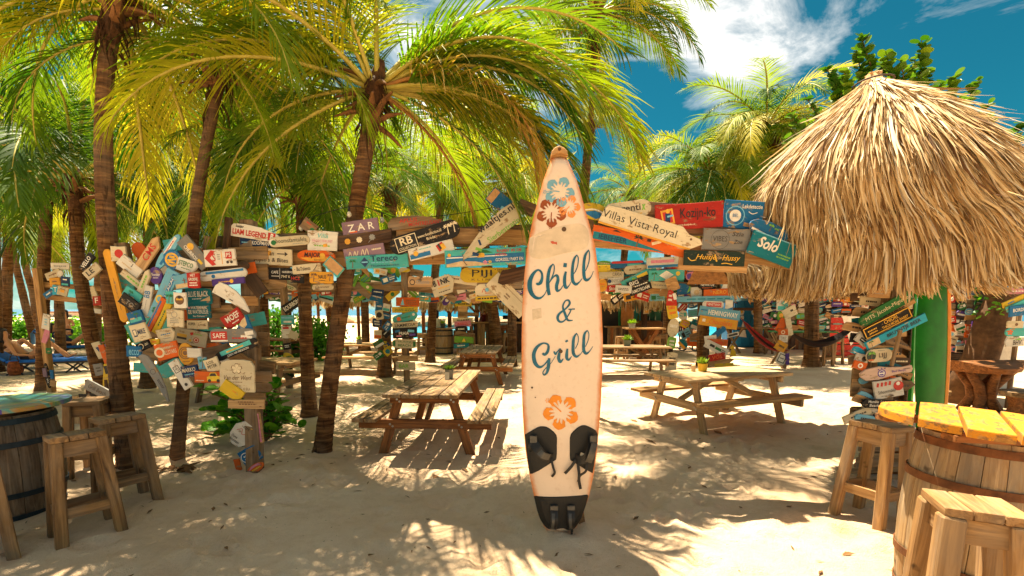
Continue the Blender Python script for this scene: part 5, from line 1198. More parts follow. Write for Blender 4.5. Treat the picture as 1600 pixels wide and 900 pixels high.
def backing():
    q = random.Random(77); rows = []
    spots = [(222, 415), (255, 420), (232, 462), (243, 475), (222, 482), (240, 508), (268, 447), (290, 488), (300, 492), (325, 448), (328, 440), (285, 510), (325, 510), (340, 575), (310, 568), (278, 565), (240, 552), (245, 520), (345, 535), (352, 560), (388, 470), (395, 500), (392, 525), (400, 445), (330, 415), (280, 382), (222, 395), (320, 530), (275, 535), (196, 440), (212, 525), (232, 575), (385, 420), (375, 560), (318, 402), (330, 545), (348, 485), (258, 505), (226, 500), (268, 575)]
    for i, (u, v) in enumerate(spots):
        c = q.choice(['tan', 'brown', 'log', 'dark', 'cream', 'sand', 'brown', 'white', 'orange', 'blue', 'turq'])
        a = q.choice((0, 10, -10, 30, -35, 55, -60, 4)) + q.uniform(-5, 5)
        rows.append((u, v, q.uniform(30, 48), q.uniform(13, 22), a, q.choice(('rect', 'rect', 'round', 'pointr')), c, f"{'rising' if a > 3 else 'sinking' if a < -3 else 'level'} {dict(log='grey', sand='pale', turq='turquoise').get(c, c)} backing board in the left cluster, {['topmost', 'upper', 'middle', 'lower', 'lowest'][min(4, int((v - 382) / 40))]} zone, {['far left', 'left', 'centre', 'right', 'far right'][min(4, int((u - 190) / 43))]} ({i + 1})".split(' (')[0], []))
    put(rows, 4.70, ARCH, .012, .018)
backing(); put(LC, 4.62, ARCH); put(TB, 4.80, ARCH); put(RB_, 4.55, ARCH)

def arch():
    r = empty('sign_arch', at_z(385, 752, 0), 'driftwood arch over the sandy path that carries the painted boards', 'arch')
    o = r.location
    def P(u, v, Y): return at_y(u, v, Y) - o
    def post(name, a, b, w, t, m): bar(r, name, P(*a), P(*b), w, t, m, up=(0, 1, 0))
    bar(r, 'post', (0.0, .14, -.3), P(388, 345, 4.86), .14, .12, DRIFT, up=(0, 1, 0))
    post('post', (300, 600, 4.72), (330, 370, 4.74), .10, .08, OLD); post('post', (345, 480, 4.74), (358, 340, 4.76), .06, .05, DARKW)
    post('post', (218, 520, 4.72), (190, 380, 4.72), .12, .07, OLD)
    for (a, b, w) in (((180, 425, 4.70), (420, 425, 4.76), .16), ((200, 470, 4.70), (400, 490, 4.74), .16), ((205, 515, 4.70), (420, 530, 4.74), .14), ((215, 550, 4.70), (430, 575, 4.74), .13), ((250, 400, 4.71), (420, 395, 4.79), .13)):
        post('rail', a, b, w, .05, OLD)
    post('beam', (330, 385, 4.90), (840, 366, 4.96), .19, .12, DRIFT); post('beam', (360, 408, 4.91), (842, 398, 4.97), .15, .10, TANW)
    post('beam', (620, 366, 4.84), (840, 372, 4.86), .15, .06, TANW)
    post('beam', (810, 320, 4.90), (835, 330, 4.90), .12, .10, DRIFT)
    post('beam', (905, 345, 4.72), (1250, 358, 4.66), .19, .12, DRIFT); post('beam', (905, 372, 4.73), (1260, 400, 4.67), .15, .10, TANW)
    post('beam', (835, 380, 4.98), (910, 362, 4.76), .15, .10, DRIFT)
    post('beam', (1230, 395, 4.62), (1395, 440, 4.25), .16, .10, DRIFT)
    mb = MB(); q = random.Random(2)
    pts = [P(452 + 12 * i, 352 - 26 * math.sin(i / 10 * pi) * .0 - i * 2.2 + 8 * math.sin(i / 11 * pi), 4.8) for i in range(12)]
arch()
# ---------------------------------------------------------------- right sign post, hut, green boards
RPG = 'boards nailed to the right sign post'
RP = [
 (1350, 597, 40, 46, 0, 'rect', 'brown', 'thick brown block behind the pale oar-shaped board', []),
 (1341, 652, 30, 22, -8, 'rect', 'brown', 'brown block sticking out left above the stool', []),
 (1373, 452, 36, 27, -3, 'rect', 'sand', 'beige square board under the thatch with a faint drawing', [('O', 0, .1, .2, 'grey', .9), ('L', 0, -.25, .5, .1, 1, 'grey')]),
 (1346, 530, 22, 15, -35, 'rect', 'white', 'small white and black board at the left end of the stacked slanting boards', [('R', .1, -.1, .6, .4, 'black'), ('L', .1, -.1, .5, .2, 1, 'white')]),
 (1342, 549, 25, 12, -18, 'half', 'cyan', 'small cyan cap-shaped board left of the palm skateboard', [('R', 0, -.3, .8, .12, 'white')]),
 (1345, 560, 20, 14, -14, 'rect', 'white', 'small white plate with a black spot left of the palm skateboard', [('C', .15, 0, .3, 'dark')]),
 (1342, 571, 20, 13, -16, 'rect', 'orange', 'small orange plate with a white figure above the brown block', [('O', 0, 0, .3, 'white', .5)]),
 (1386, 491, 86, 7, 29, 'rect', 'sand', 'thin tan board with small print under the long green one', [('L', .05, 0, .5, .5, 1, 'dark')]),
 (1383, 482, 92, 18, 30, 'round', 'green', 'long dark green rounded board slanting up with pale lettering', [(T, 'MTS. Jacobs-Migielsen', .02, .02, .84, .46, 'cream', 0, -.004)]),
 (1384, 505, 76, 17, 28, 'rect', 'black', 'black slanting board with a yellow frame and yellow capitals', [('R', 0, .45, .98, .09, 'gold'), ('R', 0, -.45, .98, .09, 'gold'), ('R', -.485, 0, .02, .9, 'gold'), ('R', .485, 0, .02, .9, 'gold'), (T, 'CHIORI', .08, .18, .28, .36, 'gold'), (T, 'THICK MORE SWEET', .14, -.22, .56, .26, 'gold'), ('L', -.32, -.05, .22, .5, 2, 'gold')]),
 (1398, 518, 98, 13, 28, 'rect', 'cyan', 'long cyan slanting board with a painted beach and black capitals', [('R', -.38, 0, .2, .8, 'sand'), ('P', -.42, .05, .8, 'green'), (T, 'BRUYNTJE BEER', .12, .02, .56, .56, 'black', 0, .015)]),
 (1372, 555, 41, 21, 4, 'round', 'cream', 'cream skateboard shape with a painted palm on its left end', [('C', -.34, 0, .36, 'dgreen'), ('P', -.34, 0, .8, 'lime'), ('R', -.34, -.3, .2, .1, 'orange'), (T, 'LIJJ', .1, 0, .3, .44, 'dark', 0, 0), ('L', .05, .36, .3, .1, 1, 'grey')]),
 (1383, 581, 80, 21, 8, 'oar', 'blush', 'pale pink oar-shaped board with a round purple emblem', [('C', -.10, -.03, .30, 'purple'), ('O', -.1, -.03, .22, 'white', .8), ('R', -.1, -.03, .1, .1, 'white'), (T, 'Bed Banjo', .22, .0, .26, .2, 'purple', .1), ('L', .38, .08, .16, .1, 1, 'dark'), ('C', -.16, .28, .05, 'purple'), ('C', -.1, .34, .05, 'purple'), ('C', -.04, .3, .05, 'purple')]),
 (1386, 607, 43, 29, 12, 'rect', 'white', 'white board with red teeth marks and a red bag shape', [('R', -.36, .3, .08, .22, 'red', -15), ('R', -.22, .3, .08, .22, 'red', -15), ('R', -.08, .3, .08, .22, 'red', -15), ('R', .06, .3, .08, .22, 'red', -15), ('C', .34, .08, .26, 'red'), ('C', .34, .2, .1, 'white'), (T, 'Schoonmaker', -.08, -.12, .62, .2, 'black', 0, 0), ('L', -.1, -.34, .5, .08, 1, 'grey')]),
 (1384, 631, 82, 14, -2, 'arrow', 'black', 'black arrow-shaped board with white words and green print', [(T, 'Mambo', -.28, .22, .2, .3, 'white', .1), (T, 'Beach', -.26, -.2, .18, .3, 'white', .1), (T, 'BUN WA ISHI', .02, .2, .26, .26, 'cream'), (T, 'FOTOBOSS', .02, -.2, .22, .22, 'lime'), (T, 'Wesburg', .34, .2, .22, .26, 'white', .1), ('R', .36, -.2, .16, .08, 'white'), ('G', 'white', (.22, -.2), (.29, -.02), (.29, -.38)), ('R', -.13, 0, .008, .8, 'cream')]),
 (1381, 651, 54, 22, 4, 'rnd', 'white', 'white board with two blue diamonds above the brown stool', [('G', 'navy', (-.42, .05), (-.34, .3), (-.26, .05), (-.34, -.3)), ('G', 'navy', (-.28, .05), (-.2, .3), (-.12, .05), (-.2, -.3)), (T, 'ANDY TULEMANS', .18, .1, .56, .24, 'navy'), ('L', .18, -.2, .4, .1, 1, 'grey')]),
]
def rp_back():
    q = random.Random(18); rows = []
    for i in range(34):
        u, v = 1336 + q.uniform(0, 76), 462 + i * 6.2 + q.uniform(-4, 4); c = q.choice(['tan', 'brown', 'log', 'cream', 'white', 'dark', 'teal', 'orange', 'sand', 'black', 'sky'])
        a = q.choice((0, 6, -8, 26, -20)) + q.uniform(-4, 4)
        rows.append((u, v, q.uniform(30, 54), q.uniform(9, 17), a, q.choice(('rect', 'rect', 'round', 'pointr', 'half')), c, f"{'rising' if a > 3 else 'sinking' if a < -3 else 'level'} {dict(log='grey', sand='pale').get(c, c)} board at the back of the right post stack, {['top', 'upper', 'middle', 'lower', 'bottom'][min(4, i // 7)]} part, {'left' if u < 1375 else 'right'} side", [('L', 0, 0, .6, .4, 1, 'dark' if c not in ('black', 'dark', 'brown') else 'cream')]))
    put(rows, 4.37, RPG, .010, .014)
rp_back(); put(RP, 4.28, RPG)
def rpost():
    b = at_y(1368, 690, 4.5); b.z = 0
    r = empty('sign_post', b, 'thick wooden post under the thatch that carries slanting boards', 'sign post')
    bar(r, 'post', (-.02, 0, -.3), (.02, 0, 2.1), .16, .16, DRIFT, up=(0, 1, 0)); bar(r, 'post', (.16, .06, -.3), (.10, .06, 2.0), .12, .12, DARKW, up=(0, 1, 0))
    q = random.Random(9)
    for i in range(13):
        z = .06 + i * .055; x = -.16 + q.uniform(-.1, .04)
        bar(r, 'slat', (x - .05, -.10 + q.uniform(-.04, .0), z), (.22, -.09, z + q.uniform(-.02, .02)), .05, .025, q.choice((OLD, PINE, DRIFT)), up=(0, 1, 0))
    for z, x in ((.95, -.22), (.66, -.25)): bar(r, 'block', (x, -.02, z), (x + .34, -.02, z), .16, .14, DRIFT)
    bar(r, 'stick', P_(1393, 572, 4.12) - b, P_(1407, 516, 4.12) - b, .028, .02, OLD, up=(0, 1, 0))
def P_(u, v, Y): return at_y(u, v, Y)
rpost()

# thatched parasol hut
STRAW = None
def strawmat():
    m, t, b = newmat('dry_palm_thatch')
    at = N(t, 'ShaderNodeAttribute', attribute_name='tone').outputs['Fac']
    c = ramp(t, at, ((0.0, lin('#6b4a2a')), (.22, lin('#a17d4c')), (.45, lin('#cfae78')), (.72, lin('#ead3a6')), (.95, lin('#d2c8b6'))))
    L(t, c, b.inputs['Base Color']); b.inputs['Roughness'].default_value = .6; b.inputs['Specular IOR Level'].default_value = .3
    tr = N(t, 'ShaderNodeBsdfTranslucent'); L(t, c, tr.inputs[0])
    mx = N(t, 'ShaderNodeMixShader'); mx.inputs[0].default_value = .22
    L(t, b.outputs[0], mx.inputs[1]); L(t, tr.outputs[0], mx.inputs[2]); L(t, mx.outputs[0], t.nodes['Material Output'].inputs[0])
    return m
STRAW = strawmat()
def thatch(name, parent, prof, n, seed, wid=.011, ln=.62, ax=None, arc=(0, 2 * pi), fringe=.34, lift=.05, sq=1.0):
    """prof(s, a) gives the roof surface from apex (0) to eave (1); strands lie down the slope and hang over the eave"""
    q = random.Random(seed); vs, fs, tone = [], [], []
    for i in range(n):
        s0 = q.random() ** .62 * 1.02 - .06; a = arc[0] + (arc[1] - arc[0]) * q.random()
        s0 = max(.0, s0)
        l = ln * q.uniform(.5, 1.25) * (1 + .25 * sin(a * 5 + seed) * (s0 > .6)); seg = 5
        q0 = q.uniform(-.15, .3); P = prof(s0, a); w = wid * q.uniform(.5, 1.7); tn = min(1, max(0, q.gauss(.52, .30)))
        lf = lift * q.uniform(.05, 1.0) ** 1.5 * (2.2 if q.random() < .08 else 1) * min(1, .12 + s0 * 2.2) + .01; skew = q.gauss(0, .10) + .22 * noise.noise(V((a * 6, s0 * 5, seed))); tw = q.uniform(-.9, .9)
        k = len(vs); dist = 0
        for j in range(seg + 1):
            s = s0; x = j / seg
            s = s0 + dist
            aa = a + skew * x * .5
            if s <= 1: p = prof(s, aa)
            else:
                e = prof(1, aa); g = (s - 1) * prof.len; p = e + V((0, 0, -1)) * min(g, fringe * (.35 + .5 * (1 + noise.noise(V((aa * 9, seed, 0)))) + q0)) + (e - prof(.97, aa)).normalized() * min(g, .5) * .25
            nrm = prof.normal(min(s, 1), aa)
            p = p + nrm * (lf * (.4 + x * x * 1.5) + .004)
            if j == 0: tdir = V((-sin(a), cos(a), 0))
            wd = (tdir * cos(tw) + nrm * sin(tw)) * w * (.5, 1, 1, .9, .6, .12)[j]
            vs += [tuple(p - wd), tuple(p + wd)]; tone += [tn * (1 - .18 * x), tn * (1 - .18 * x)]
            dist += l / seg / prof.len
        fs += [(k + 2 * j, k + 2 * j + 1, k + 2 * j + 3, k + 2 * j + 2) for j in range(seg)]
    me = bpy.data.meshes.new(name); me.from_pydata(vs, [], fs); me.materials.append(STRAW)
    at = me.attributes.new('tone', 'FLOAT', 'POINT'); at.data.foreach_set('value', tone)
    o = link(name, me, parent); o['kind'] = 'stuff'
    return o
class Bell:
    """shaggy roof: rows of (centre, radius) from the apex down"""
    def __init__(s, rows): s.rows = [(V(c), r) for c, r in rows]; s.len = sum((b[0] - a[0] + V((b[1] - a[1], 0, 0))).length for a, b in zip(s.rows, s.rows[1:]))
    def __call__(s, t, a):
        f = min(max(t, 0), 1) * (len(s.rows) - 1.0001); i = int(f); k = f - i; A, B = s.rows[i], s.rows[i + 1]
        r = (A[1] + (B[1] - A[1]) * k) * (1 + .025 * sin(a * 7) * t); c = A[0].lerp(B[0], k)
        return c + V((cos(a) * r, sin(a) * r, 0))
class Cone:
    def __init__(s, apex, centre, rad, bow=.10, ex=1.0):
        s.a, s.c, s.r, s.bow, s.ex = V(apex), V(centre), rad, bow, ex
        s.len = ((s.a - s.c).length ** 2 + rad ** 2) ** .5
    def __call__(s, t, a):
        e = s.c + V((cos(a) * s.r * s.ex, sin(a) * s.r, 0))
        rip = 1 + .03 * sin(a * 7) * t
        p = s.a.lerp(e, t * rip)
        return p + V((cos(a) * .12 * (1 - t), sin(a) * .12 * (1 - t), 0)) + V((cos(a), sin(a), .8)) * s.bow * sin(pi * min(1, t))
    def normal(s, t, a):
        d = s(min(1, t + .02), a) - s(max(0, t - .02), a); k = V((-sin(a), cos(a), 0))
        n = d.cross(k); n = -n if n.dot(V((cos(a), sin(a), .2))) < 0 else n
        return n.normalized()
    def under(s, parent, mat, m=40, K=9):
        mb = MB()
        for i in range(K + 1):
            for j in range(m):
                p = s(i / K * .97, 2 * pi * j / m); mb.v.append((p.x, p.y, p.z - .03))
        mb.f = [[i * m + j, i * m + (j + 1) % m, (i + 1) * m + (j + 1) % m, (i + 1) * m + j] for i in range(K) for j in range(m)]; mb.m = [0] * len(mb.f)
        mb.build('thatch_backing', mat, parent, smooth=True)
BACKING = plain('thatch_backing', '#7a5630', .95, var=.4, sc=20)
Bell.normal, Bell.under = Cone.normal, Cone.under
def hut():
    base = V((4.02, 4.75, 0)); r = empty('thatched_parasol', base, 'big shaggy palm thatch parasol over the green boards', 'thatched parasol')
    rows = [(V((x, 4.55, z)) - base, q) for z, x, q in ((3.80, 3.34, .05), (3.72, 3.35, .14), (3.62, 3.38, .27), (3.45, 3.41, .45), (3.25, 3.42, .64), (3.0, 3.43, .81), (2.75, 3.47, .92), (2.5, 3.58, .95), (2.36, 3.66, .98), (2.19, 3.74, .98))]
    c = Bell(rows); ap = rows[0][0]; c.under(r, BACKING)
    thatch('thatch', r, c, 29000, 5, .0074, .62, fringe=.24, lift=.07)
    mb = MB(); q = random.Random(3)
    pts = [ap + V((.10 * cos(a), .10 * sin(a), -.03 + .02 * sin(a))) for a in [i * .35 for i in range(40)]]
    for i in range(60):
        a = q.uniform(0, 6.28); p = ap + V((.10 * cos(a), .10 * sin(a), -.1)); d = V((-sin(a), cos(a), 0)) * q.uniform(-.12, .12)
        mb.tube([p - d, ap + V((.04 * cos(a), .04 * sin(a), .05)) , ap + V((-.02 * cos(a), -.02 * sin(a), .05)) + d * .6], [.012, .014, .006], 4)
    mb.build('thatch_knot', BACKING if False else STRAWP, r)
    mb = MB(); mb.tube([ap + V((.155 * cos(a), .155 * sin(a), -.11 + .008 * a)) for a in [i * .4 for i in range(34)]], .008, 5); mb.build('binding_cord', DARKW, r)
    mb = MB(); mb.tube([(0, 0, -.3), (-.02, 0, 1.0), (-.10, -.05, 2.0), ap + V((.05, 0, -.15))], [.115, .105, .10, .07], 14); mb.build('pole', OILED, r, smooth=True)
    for i in range(10):
        a = i * pi / 5 + .2; e = c(.93, a) + V((0, 0, -.07)); bar(r, 'rafter', ap + V((0, 0, -.2)), e, .05, .05, DARKW)
STRAWP = plain('thatch_straw', '#c39a62', .7, var=.4, sc=10)
hut()

def small_board(name, p, length, width, yaw, lean, label, mats, edge_c, roll=0.0):
    r = empty(name, p, label, 'surfboard'); r.rotation_euler = (lean, roll, yaw)
    n = 22; Lp, Rp = [], []
    for i in range(n):
        z = length * (1 - i / (n - 1)); s = i / (n - 1)
        w = width / 2 * max(.02, (sin(pi * (.04 + .92 * s) ** .8) ** .55)); Lp.append((-w, z)); Rp.append((w, z))
    link('hull', board_mesh('hull', Lp, Rp, .06, mats), r)
    return r, Lp, Rp
GREENB = plain('green_board', '#07640e', .5, var=.3, sc=5, spec=.12); GREEN2 = plain('lime_green_board', '#189a28', .5, var=.2, sc=3, spec=.12)
def greens():
    p = at_y(1452, 690, 4.45); p.z = -.15
    r, Lp, Rp = small_board('surfboard', p + V((.04, 0, 0)), 2.5, .50, R(20), R(-4), 'green surfboard with an orange and blue rail standing under the thatch', GREENB, '#fff')
    mb = MB(); mb.tube([(Rp[i][0] - .01, 0, Rp[i][1]) for i in range(3, 15)], .036, 8); mb.build('orange_rail', plain('orange_rail', '#d8862a', .5), r)
    mb = MB(); mb.tube([(Rp[i][0] - .01, 0, Rp[i][1]) for i in range(15, 21)], .036, 8); mb.build('blue_rail', plain('blue_rail', '#2a88b0', .5), r)
    p = at_y(1424, 690, 4.95); p.z = -.15
    small_board('surfboard', p + V((.03, .1, 0)), 2.45, .40, R(64), R(-3), 'slim lime green surfboard standing behind the pole', GREEN2, '#fff')
greens()

# sea grape behind the hut and the bush at the arch foot
SGM = [leafmat('sea_grape_leaf', '#34660f', '#93ac28', .45), leafmat('bush_leaf', '#2a6e14', '#74b026', .45)]
TWIG = plain('twig_bark', '#6b4f33', .9, var=.3)
def round_leaf(m):
    mb = MB(); n = 10
    vs = [(0, 0, 0)] + [(1.0 * cos(a) * (1 - .08 * cos(a)) + 1.0, sin(a) * 1.02, .10 * abs(sin(a)) + .12 * (cos(a) + 1) * .3) for a in [2 * pi * i / n + pi for i in range(n)]]
    vs.append((1.0, 0, 0.02))
    k = len(vs) - 1
    mb.add(vs, [(k, 1 + i, 1 + (i + 1) % n) for i in range(n)])
    return mb.mesh('leaf', m, True)
RL = [round_leaf(m) for m in SGM]
def shrub(name, base, label, cat, stems, lm, size, seed, lpm=22, droop=.2):
    """stems: lists of points; round leaves along the outer part of each"""
    r = empty(name, base, label, cat); q = random.Random(seed); mb = MB(); spots = []
    for st in stems:
        P = [V(p) - base for p in st]; mb.tube(P, [.02 * (1 - .7 * i / (len(P) - 1)) for i in range(len(P))], 6)
        tot = sum((P[i + 1] - P[i]).length for i in range(len(P) - 1)); m = int(tot * lpm)
        for i in range(m):
            t = .22 + .78 * (i + q.random()) / m; f = t * (len(P) - 1); k = min(len(P) - 2, int(f)); p = P[k].lerp(P[k + 1], f - k)
            a = i * 2.4 + q.uniform(-.4, .4); s = size * q.uniform(.55, 1.2) * (1 - .35 * max(0, t - .75) * 4 * .5)
            spots.append((s, p + V((q.uniform(-.02, .02), q.uniform(-.02, .02), q.uniform(-.02, .02))), (q.uniform(-.5, .5), q.uniform(-.9, .35) - droop, a)))
    mb.build('stems', TWIG, r)
    # the 300 largest leaves are parts, the small rest one mass
    spots.sort(key=lambda x: -x[0]); fo = MB(); lv = [V(v.co) for v in RL[lm].vertices]; lf = [tuple(f.vertices) for f in RL[lm].polygons]
    for i, (s, p, rot) in enumerate(spots):
        if i < 300: o = link('leaf', RL[lm], r, p, rot); o.scale = (s, s, s)
        else:
            m = MX.Rotation(rot[2], 3, 'Z') @ MX.Rotation(rot[1], 3, 'Y') @ MX.Rotation(rot[0], 3, 'X')
            fo.add([p + m @ (v * s) for v in lv], lf)
    if fo.f: fo.build('foliage', SGM[lm], r, smooth=True)['kind'] = 'stuff'
    return r
def sea_grape():
    q = random.Random(12); base = V((5.9, 8.6, 0)); st = []
    tops = [(1345, 55), (1338, 78), (1318, 110), (1290, 105), (1258, 150), (1232, 175), (1225, 215), (1385, 85), (1408, 95), (1440, 62), (1430, 88), (1452, 105), (1490, 118), (1530, 122), (1545, 160), (1500, 150), (1546, 185), (1570, 205), (1595, 215), (1600, 190), (1470, 130), (1375, 98), (1300, 130), (1270, 190), (1560, 230), (1588, 250), (1240, 250), (1215, 265), (1255, 225)]
    for (u, v) in tops:
        Y = q.uniform(7.6, 8.8); e = at_y(u, v, Y); m = at_y(1420 + (u - 1420) * .55, v + 120, Y + .2)
        st.append([V((base.x, base.y, 1.6)).lerp(m, .5), m, m.lerp(e, .6) + V((q.uniform(-.08, .08), 0, 0)), e])
    shrub('sea_grape_tree', base, 'sea grape with round leaves rising behind the big thatch', 'tree', st, 0, .074, 3, 26, .0)
sea_grape()
def bush():
    q = random.Random(7); base = at_z(392, 700, 0) + V((0, .35, 0)); st = []
    for (u, v) in ((310, 605), (322, 640), (316, 690), (330, 712), (345, 650), (362, 715), (420, 600), (440, 625), (452, 640), (462, 660), (440, 680), (425, 690), (400, 700), (470, 668), (350, 600), (410, 640), (435, 595), (345, 680), (420, 655)):
        Y = base.y + q.uniform(-.25, .4); e = at_y(u, v, Y); e.z = max(e.z, .08)
        st.append([base, base.lerp(e, .5) + V((0, 0, .16)), e])
    shrub('leafy_bush', base, 'green round-leaved bush growing at the foot of the arch leg', 'bush', st, 1, .074, 5, 22, .05)
bush()
# ---------------------------------------------------------------- middle distance and far terrace
ptint = ['white', 'cream', 'cream', 'white', 'sky', 'turq', 'blue', 'orange', 'amber', 'red', 'black', 'green', 'teal', 'yellow', 'pink', 'navy', 'lime', 'tan', 'log', 'purple']
def wordy(i):
    return ['first', 'second', 'third', 'fourth', 'fifth', 'sixth', 'seventh', 'eighth', 'ninth', 'tenth', 'eleventh', 'twelfth', 'thirteenth', 'fourteenth', 'fifteenth', 'sixteenth', 'seventeenth', 'eighteenth', 'nineteenth'][i]
NAMES = dict(turq='turquoise', sky='sky blue', lime='lime green', tan='bare tan', log='bare grey', navy='navy blue', dgreen='dark green')
SMALL = MB(); SMALLM = []
def small_board_at(u, v, w, h, a, sh, c, ar, Y):
    p = at_y(u, v, Y); k = mpp(p); q = random.Random(str((u, v))); W_, H_ = w * k, h * k
    mb = MB(); mb.prism(outline(sh, W_, H_, q), -.02, 0)
    am, mats = art_mesh(ar, W_, H_, -.021)
    rot = MX.Rotation(q.uniform(-.2, .2), 3, 'Z') @ MX.Rotation(-R(a), 3, 'Y')
    def put_(m_, ms):
        idx = []
        for x in ms:
            if x not in SMALLM: SMALLM.append(x)
            idx.append(SMALLM.index(x))
        b = len(SMALL.v); SMALL.v += [tuple(p + rot @ V(x)) for x in m_.v]
        SMALL.f += [[i + b for i in f] for f in m_.f]; SMALL.m += [idx[i] for i in m_.m]
    put_(mb, [boardmat(c)])
    if am: put_(am, mats)
def fill(u0, v0, u1, v1, nx, ny, Y, seed, place, group, ang=14, sx=(.8, 1.25), skip=None, big=1.0, one=False):
    """a patch of small boards set row by row, none alike"""
    q = random.Random(seed); cw, ch = (u1 - u0) / nx, (v1 - v0) / ny; off = {}
    for j in range(ny):
        kk = 0
        for i in range(nx):
            u, v = u0 + cw * (i + .5) + q.uniform(-.2, .2) * cw, v0 + ch * (j + .5) + q.uniform(-.25, .25) * ch
            if skip and skip(u, v): q.random(); continue
            w, h = cw * q.uniform(*sx) * big, ch * q.uniform(.62, 1.0) * big
            c = q.choice(ptint); sh = q.choice(('rect', 'rect', 'rect', 'round', 'rnd', 'surf', 'half', 'pointr'))
            a = q.gauss(0, ang); k = q.choice(ptint[:16])
            if k == c: k = 'black'
            if c in ('black', 'navy', 'blue', 'green', 'red', 'purple') : k = 'white'
            ar = q.choice(([('L', 0, 0, .7, .6, 2, k)], [('R', -.22, 0, .3, .55, k), ('L', .2, 0, .4, .5, 2, k)], [('C', 0, 0, .3, k)], [('R', 0, -.25, .9, .35, k)], [('R', .2, .1, .3, .4, k, 20), ('L', -.2, 0, .4, .5, 2, k)], [('L', 0, .1, .7, .3, 1, k)]))
            if c in ('tan', 'log'): ar = []
            tl = 'rising' if a > 9 else 'sinking' if a < -9 else 'level'
            lab = f"{tl} {NAMES.get(c, c)} board, {wordy(kk)} along {wordy(j)} row {place}"
            kk += 1
            if not one: small_board_at(u, v, w, h, a, sh, c, ar, Y - .04 * ((i + j * 2) % 3)); continue
            sign(u, v, w, h, a, sh, c, lab, ar, Y - .04 * ((i + j * 2) % 3), .02, group=group, rim=False)
M2 = 'boards on the second sign structure behind the arch'
MID = [
 (637, 472, 36, 14, -2, 'rect', 'orange', 'orange-red board with a pale blue sail, on the middle sign post', [('G', 'sky', (-.3, -.35), (-.14, -.35), (-.2, .4)), ('L', .15, 0, .5, .6, 3, 'brown')]),
 (633, 484, 40, 9, 1, 'rect', 'yellow', 'striped yellow board under the orange-red one', [('L', 0, 0, .8, .5, 2, 'green')]),
 (633, 496, 40, 13, 14, 'round', 'turq', 'turquoise rounded board slanting up on the middle sign post', [('C', -.25, 0, .25, 'orange'), ('C', .36, .1, .16, 'white'), ('L', .05, 0, .4, .2, 1, 'green')]),
 (633, 508, 40, 10, 4, 'rect', 'cream', 'cream board with one dark word on the middle sign post', [(T, 'LAMMEDIA', 0, 0, .8, .5, 'black')]),
 (633, 520, 38, 16, 3, 'rect', 'black', 'dark board with blue and pink patches on the middle sign post', [('R', -.3, .2, .2, .2, 'blue', 10), ('R', .25, .15, .26, .24, 'sky', -8), ('R', .3, -.22, .24, .2, 'purple'), (T, 'PRAIA', -.05, -.05, .4, .3, 'white'), ('R', -.25, -.28, .2, .12, 'pink')]),
 (632, 537, 39, 14, -2, 'round', 'cream', 'pale rounded board with green scribbled words', [(T, 'TRUNTJE', 0, .2, .55, .26, 'green'), (T, 'BEACH', 0, -.2, .5, .26, 'green'), ('R', -.4, 0, .1, .6, 'green'), ('R', .4, 0, .1, .6, 'green')]),
 (638, 560, 30, 9, 0, 'rect', 'sand', 'blank tan plank low on the middle sign post', []),
 (634, 572, 30, 13, -2, 'rect', 'cream', 'pale board with a green word of three letters', [(T, 'BAR', -.1, 0, .5, .5, 'lime', 0, .02)]),
]
put(MID, 10.2, M2, .04)
P7 = [
 (724, 475, 26, 7, 0, 'rect', 'yellow', 'thin yellow board with black print on the post by the beach bar', [('L', 0, 0, .8, .5, 1, 'black')]),
 (723, 488, 15, 20, 0, 'rect', 'sand', 'upright tan board on the post by the beach bar', []),
 (732, 491, 34, 6, -2, 'rect', 'brown', 'brown cross plank on the post by the beach bar', []),
 (723, 500, 32, 7, 2, 'rect', 'cream', 'cream thin board on the post by the beach bar', [('L', 0, 0, .7, .5, 1, 'dark')]),
 (723, 506, 26, 9, 4, 'rect', 'pink', 'pink flowered board on the post by the beach bar', [('L', 0, 0, .7, .5, 2, 'red')]),
 (721, 514, 20, 9, 2, 'round', 'black', 'black oval board on the post by the beach bar', [('L', 0, 0, .6, .4, 1, 'white')]),
 (724, 522, 26, 10, -3, 'half', 'log', 'grey oval board above the bright green one', []),
 (725, 531, 30, 10, -3, 'rect', 'lime', 'bright green board on the post by the beach bar', [('G', 'yellow', (-.1, -.3), (.1, -.3), (0, .3))]),
 (721, 540, 24, 7, 5, 'rect', 'teal', 'thin teal board lowest on the post by the beach bar', [('L', 0, 0, .6, .4, 1, 'white')]),
]
put(P7, 16.6, 'boards on the post by the beach bar', .05)
P4 = [
 (456, 477, 32, 14, 33, 'rect', 'black', 'black slanting board with white capitals on the left middle post', [(T, 'BOURBON', 0, 0, .85, .5, 'white')]),
 (450, 500, 21, 14, 0, 'rect', 'turq', 'turquoise board with a painted wave on the left middle post', [('R', 0, .25, .9, .2, 'sky'), ('R', 0, -.2, .6, .2, 'white')]),
 (448, 519, 15, 19, 3, 'rect', 'white', 'white upright board with a red spot on the left middle post', [('R', 0, .35, .6, .18, 'red')]),
 (459, 524, 14, 12, -25, 'rect', 'cream', 'small cream board tilted on the left middle post', []),
 (449, 541, 12, 10, 8, 'rect', 'black', 'tiny black board on the left middle post', [('L', 0, 0, .7, .5, 2, 'white')]),
 (452, 557, 18, 13, 6, 'half', 'yellow', 'yellow board low on the left middle post', [('L', 0, 0, .5, .3, 1, 'green')]),
 (451, 575, 32, 12, -78, 'rect', 'dgreen', 'dark green upright board with pale script on the left middle post', [('L', 0, 0, .6, .4, 1, 'lime')]),
]
put(P4, 9.9, 'boards on the left middle post', .04)
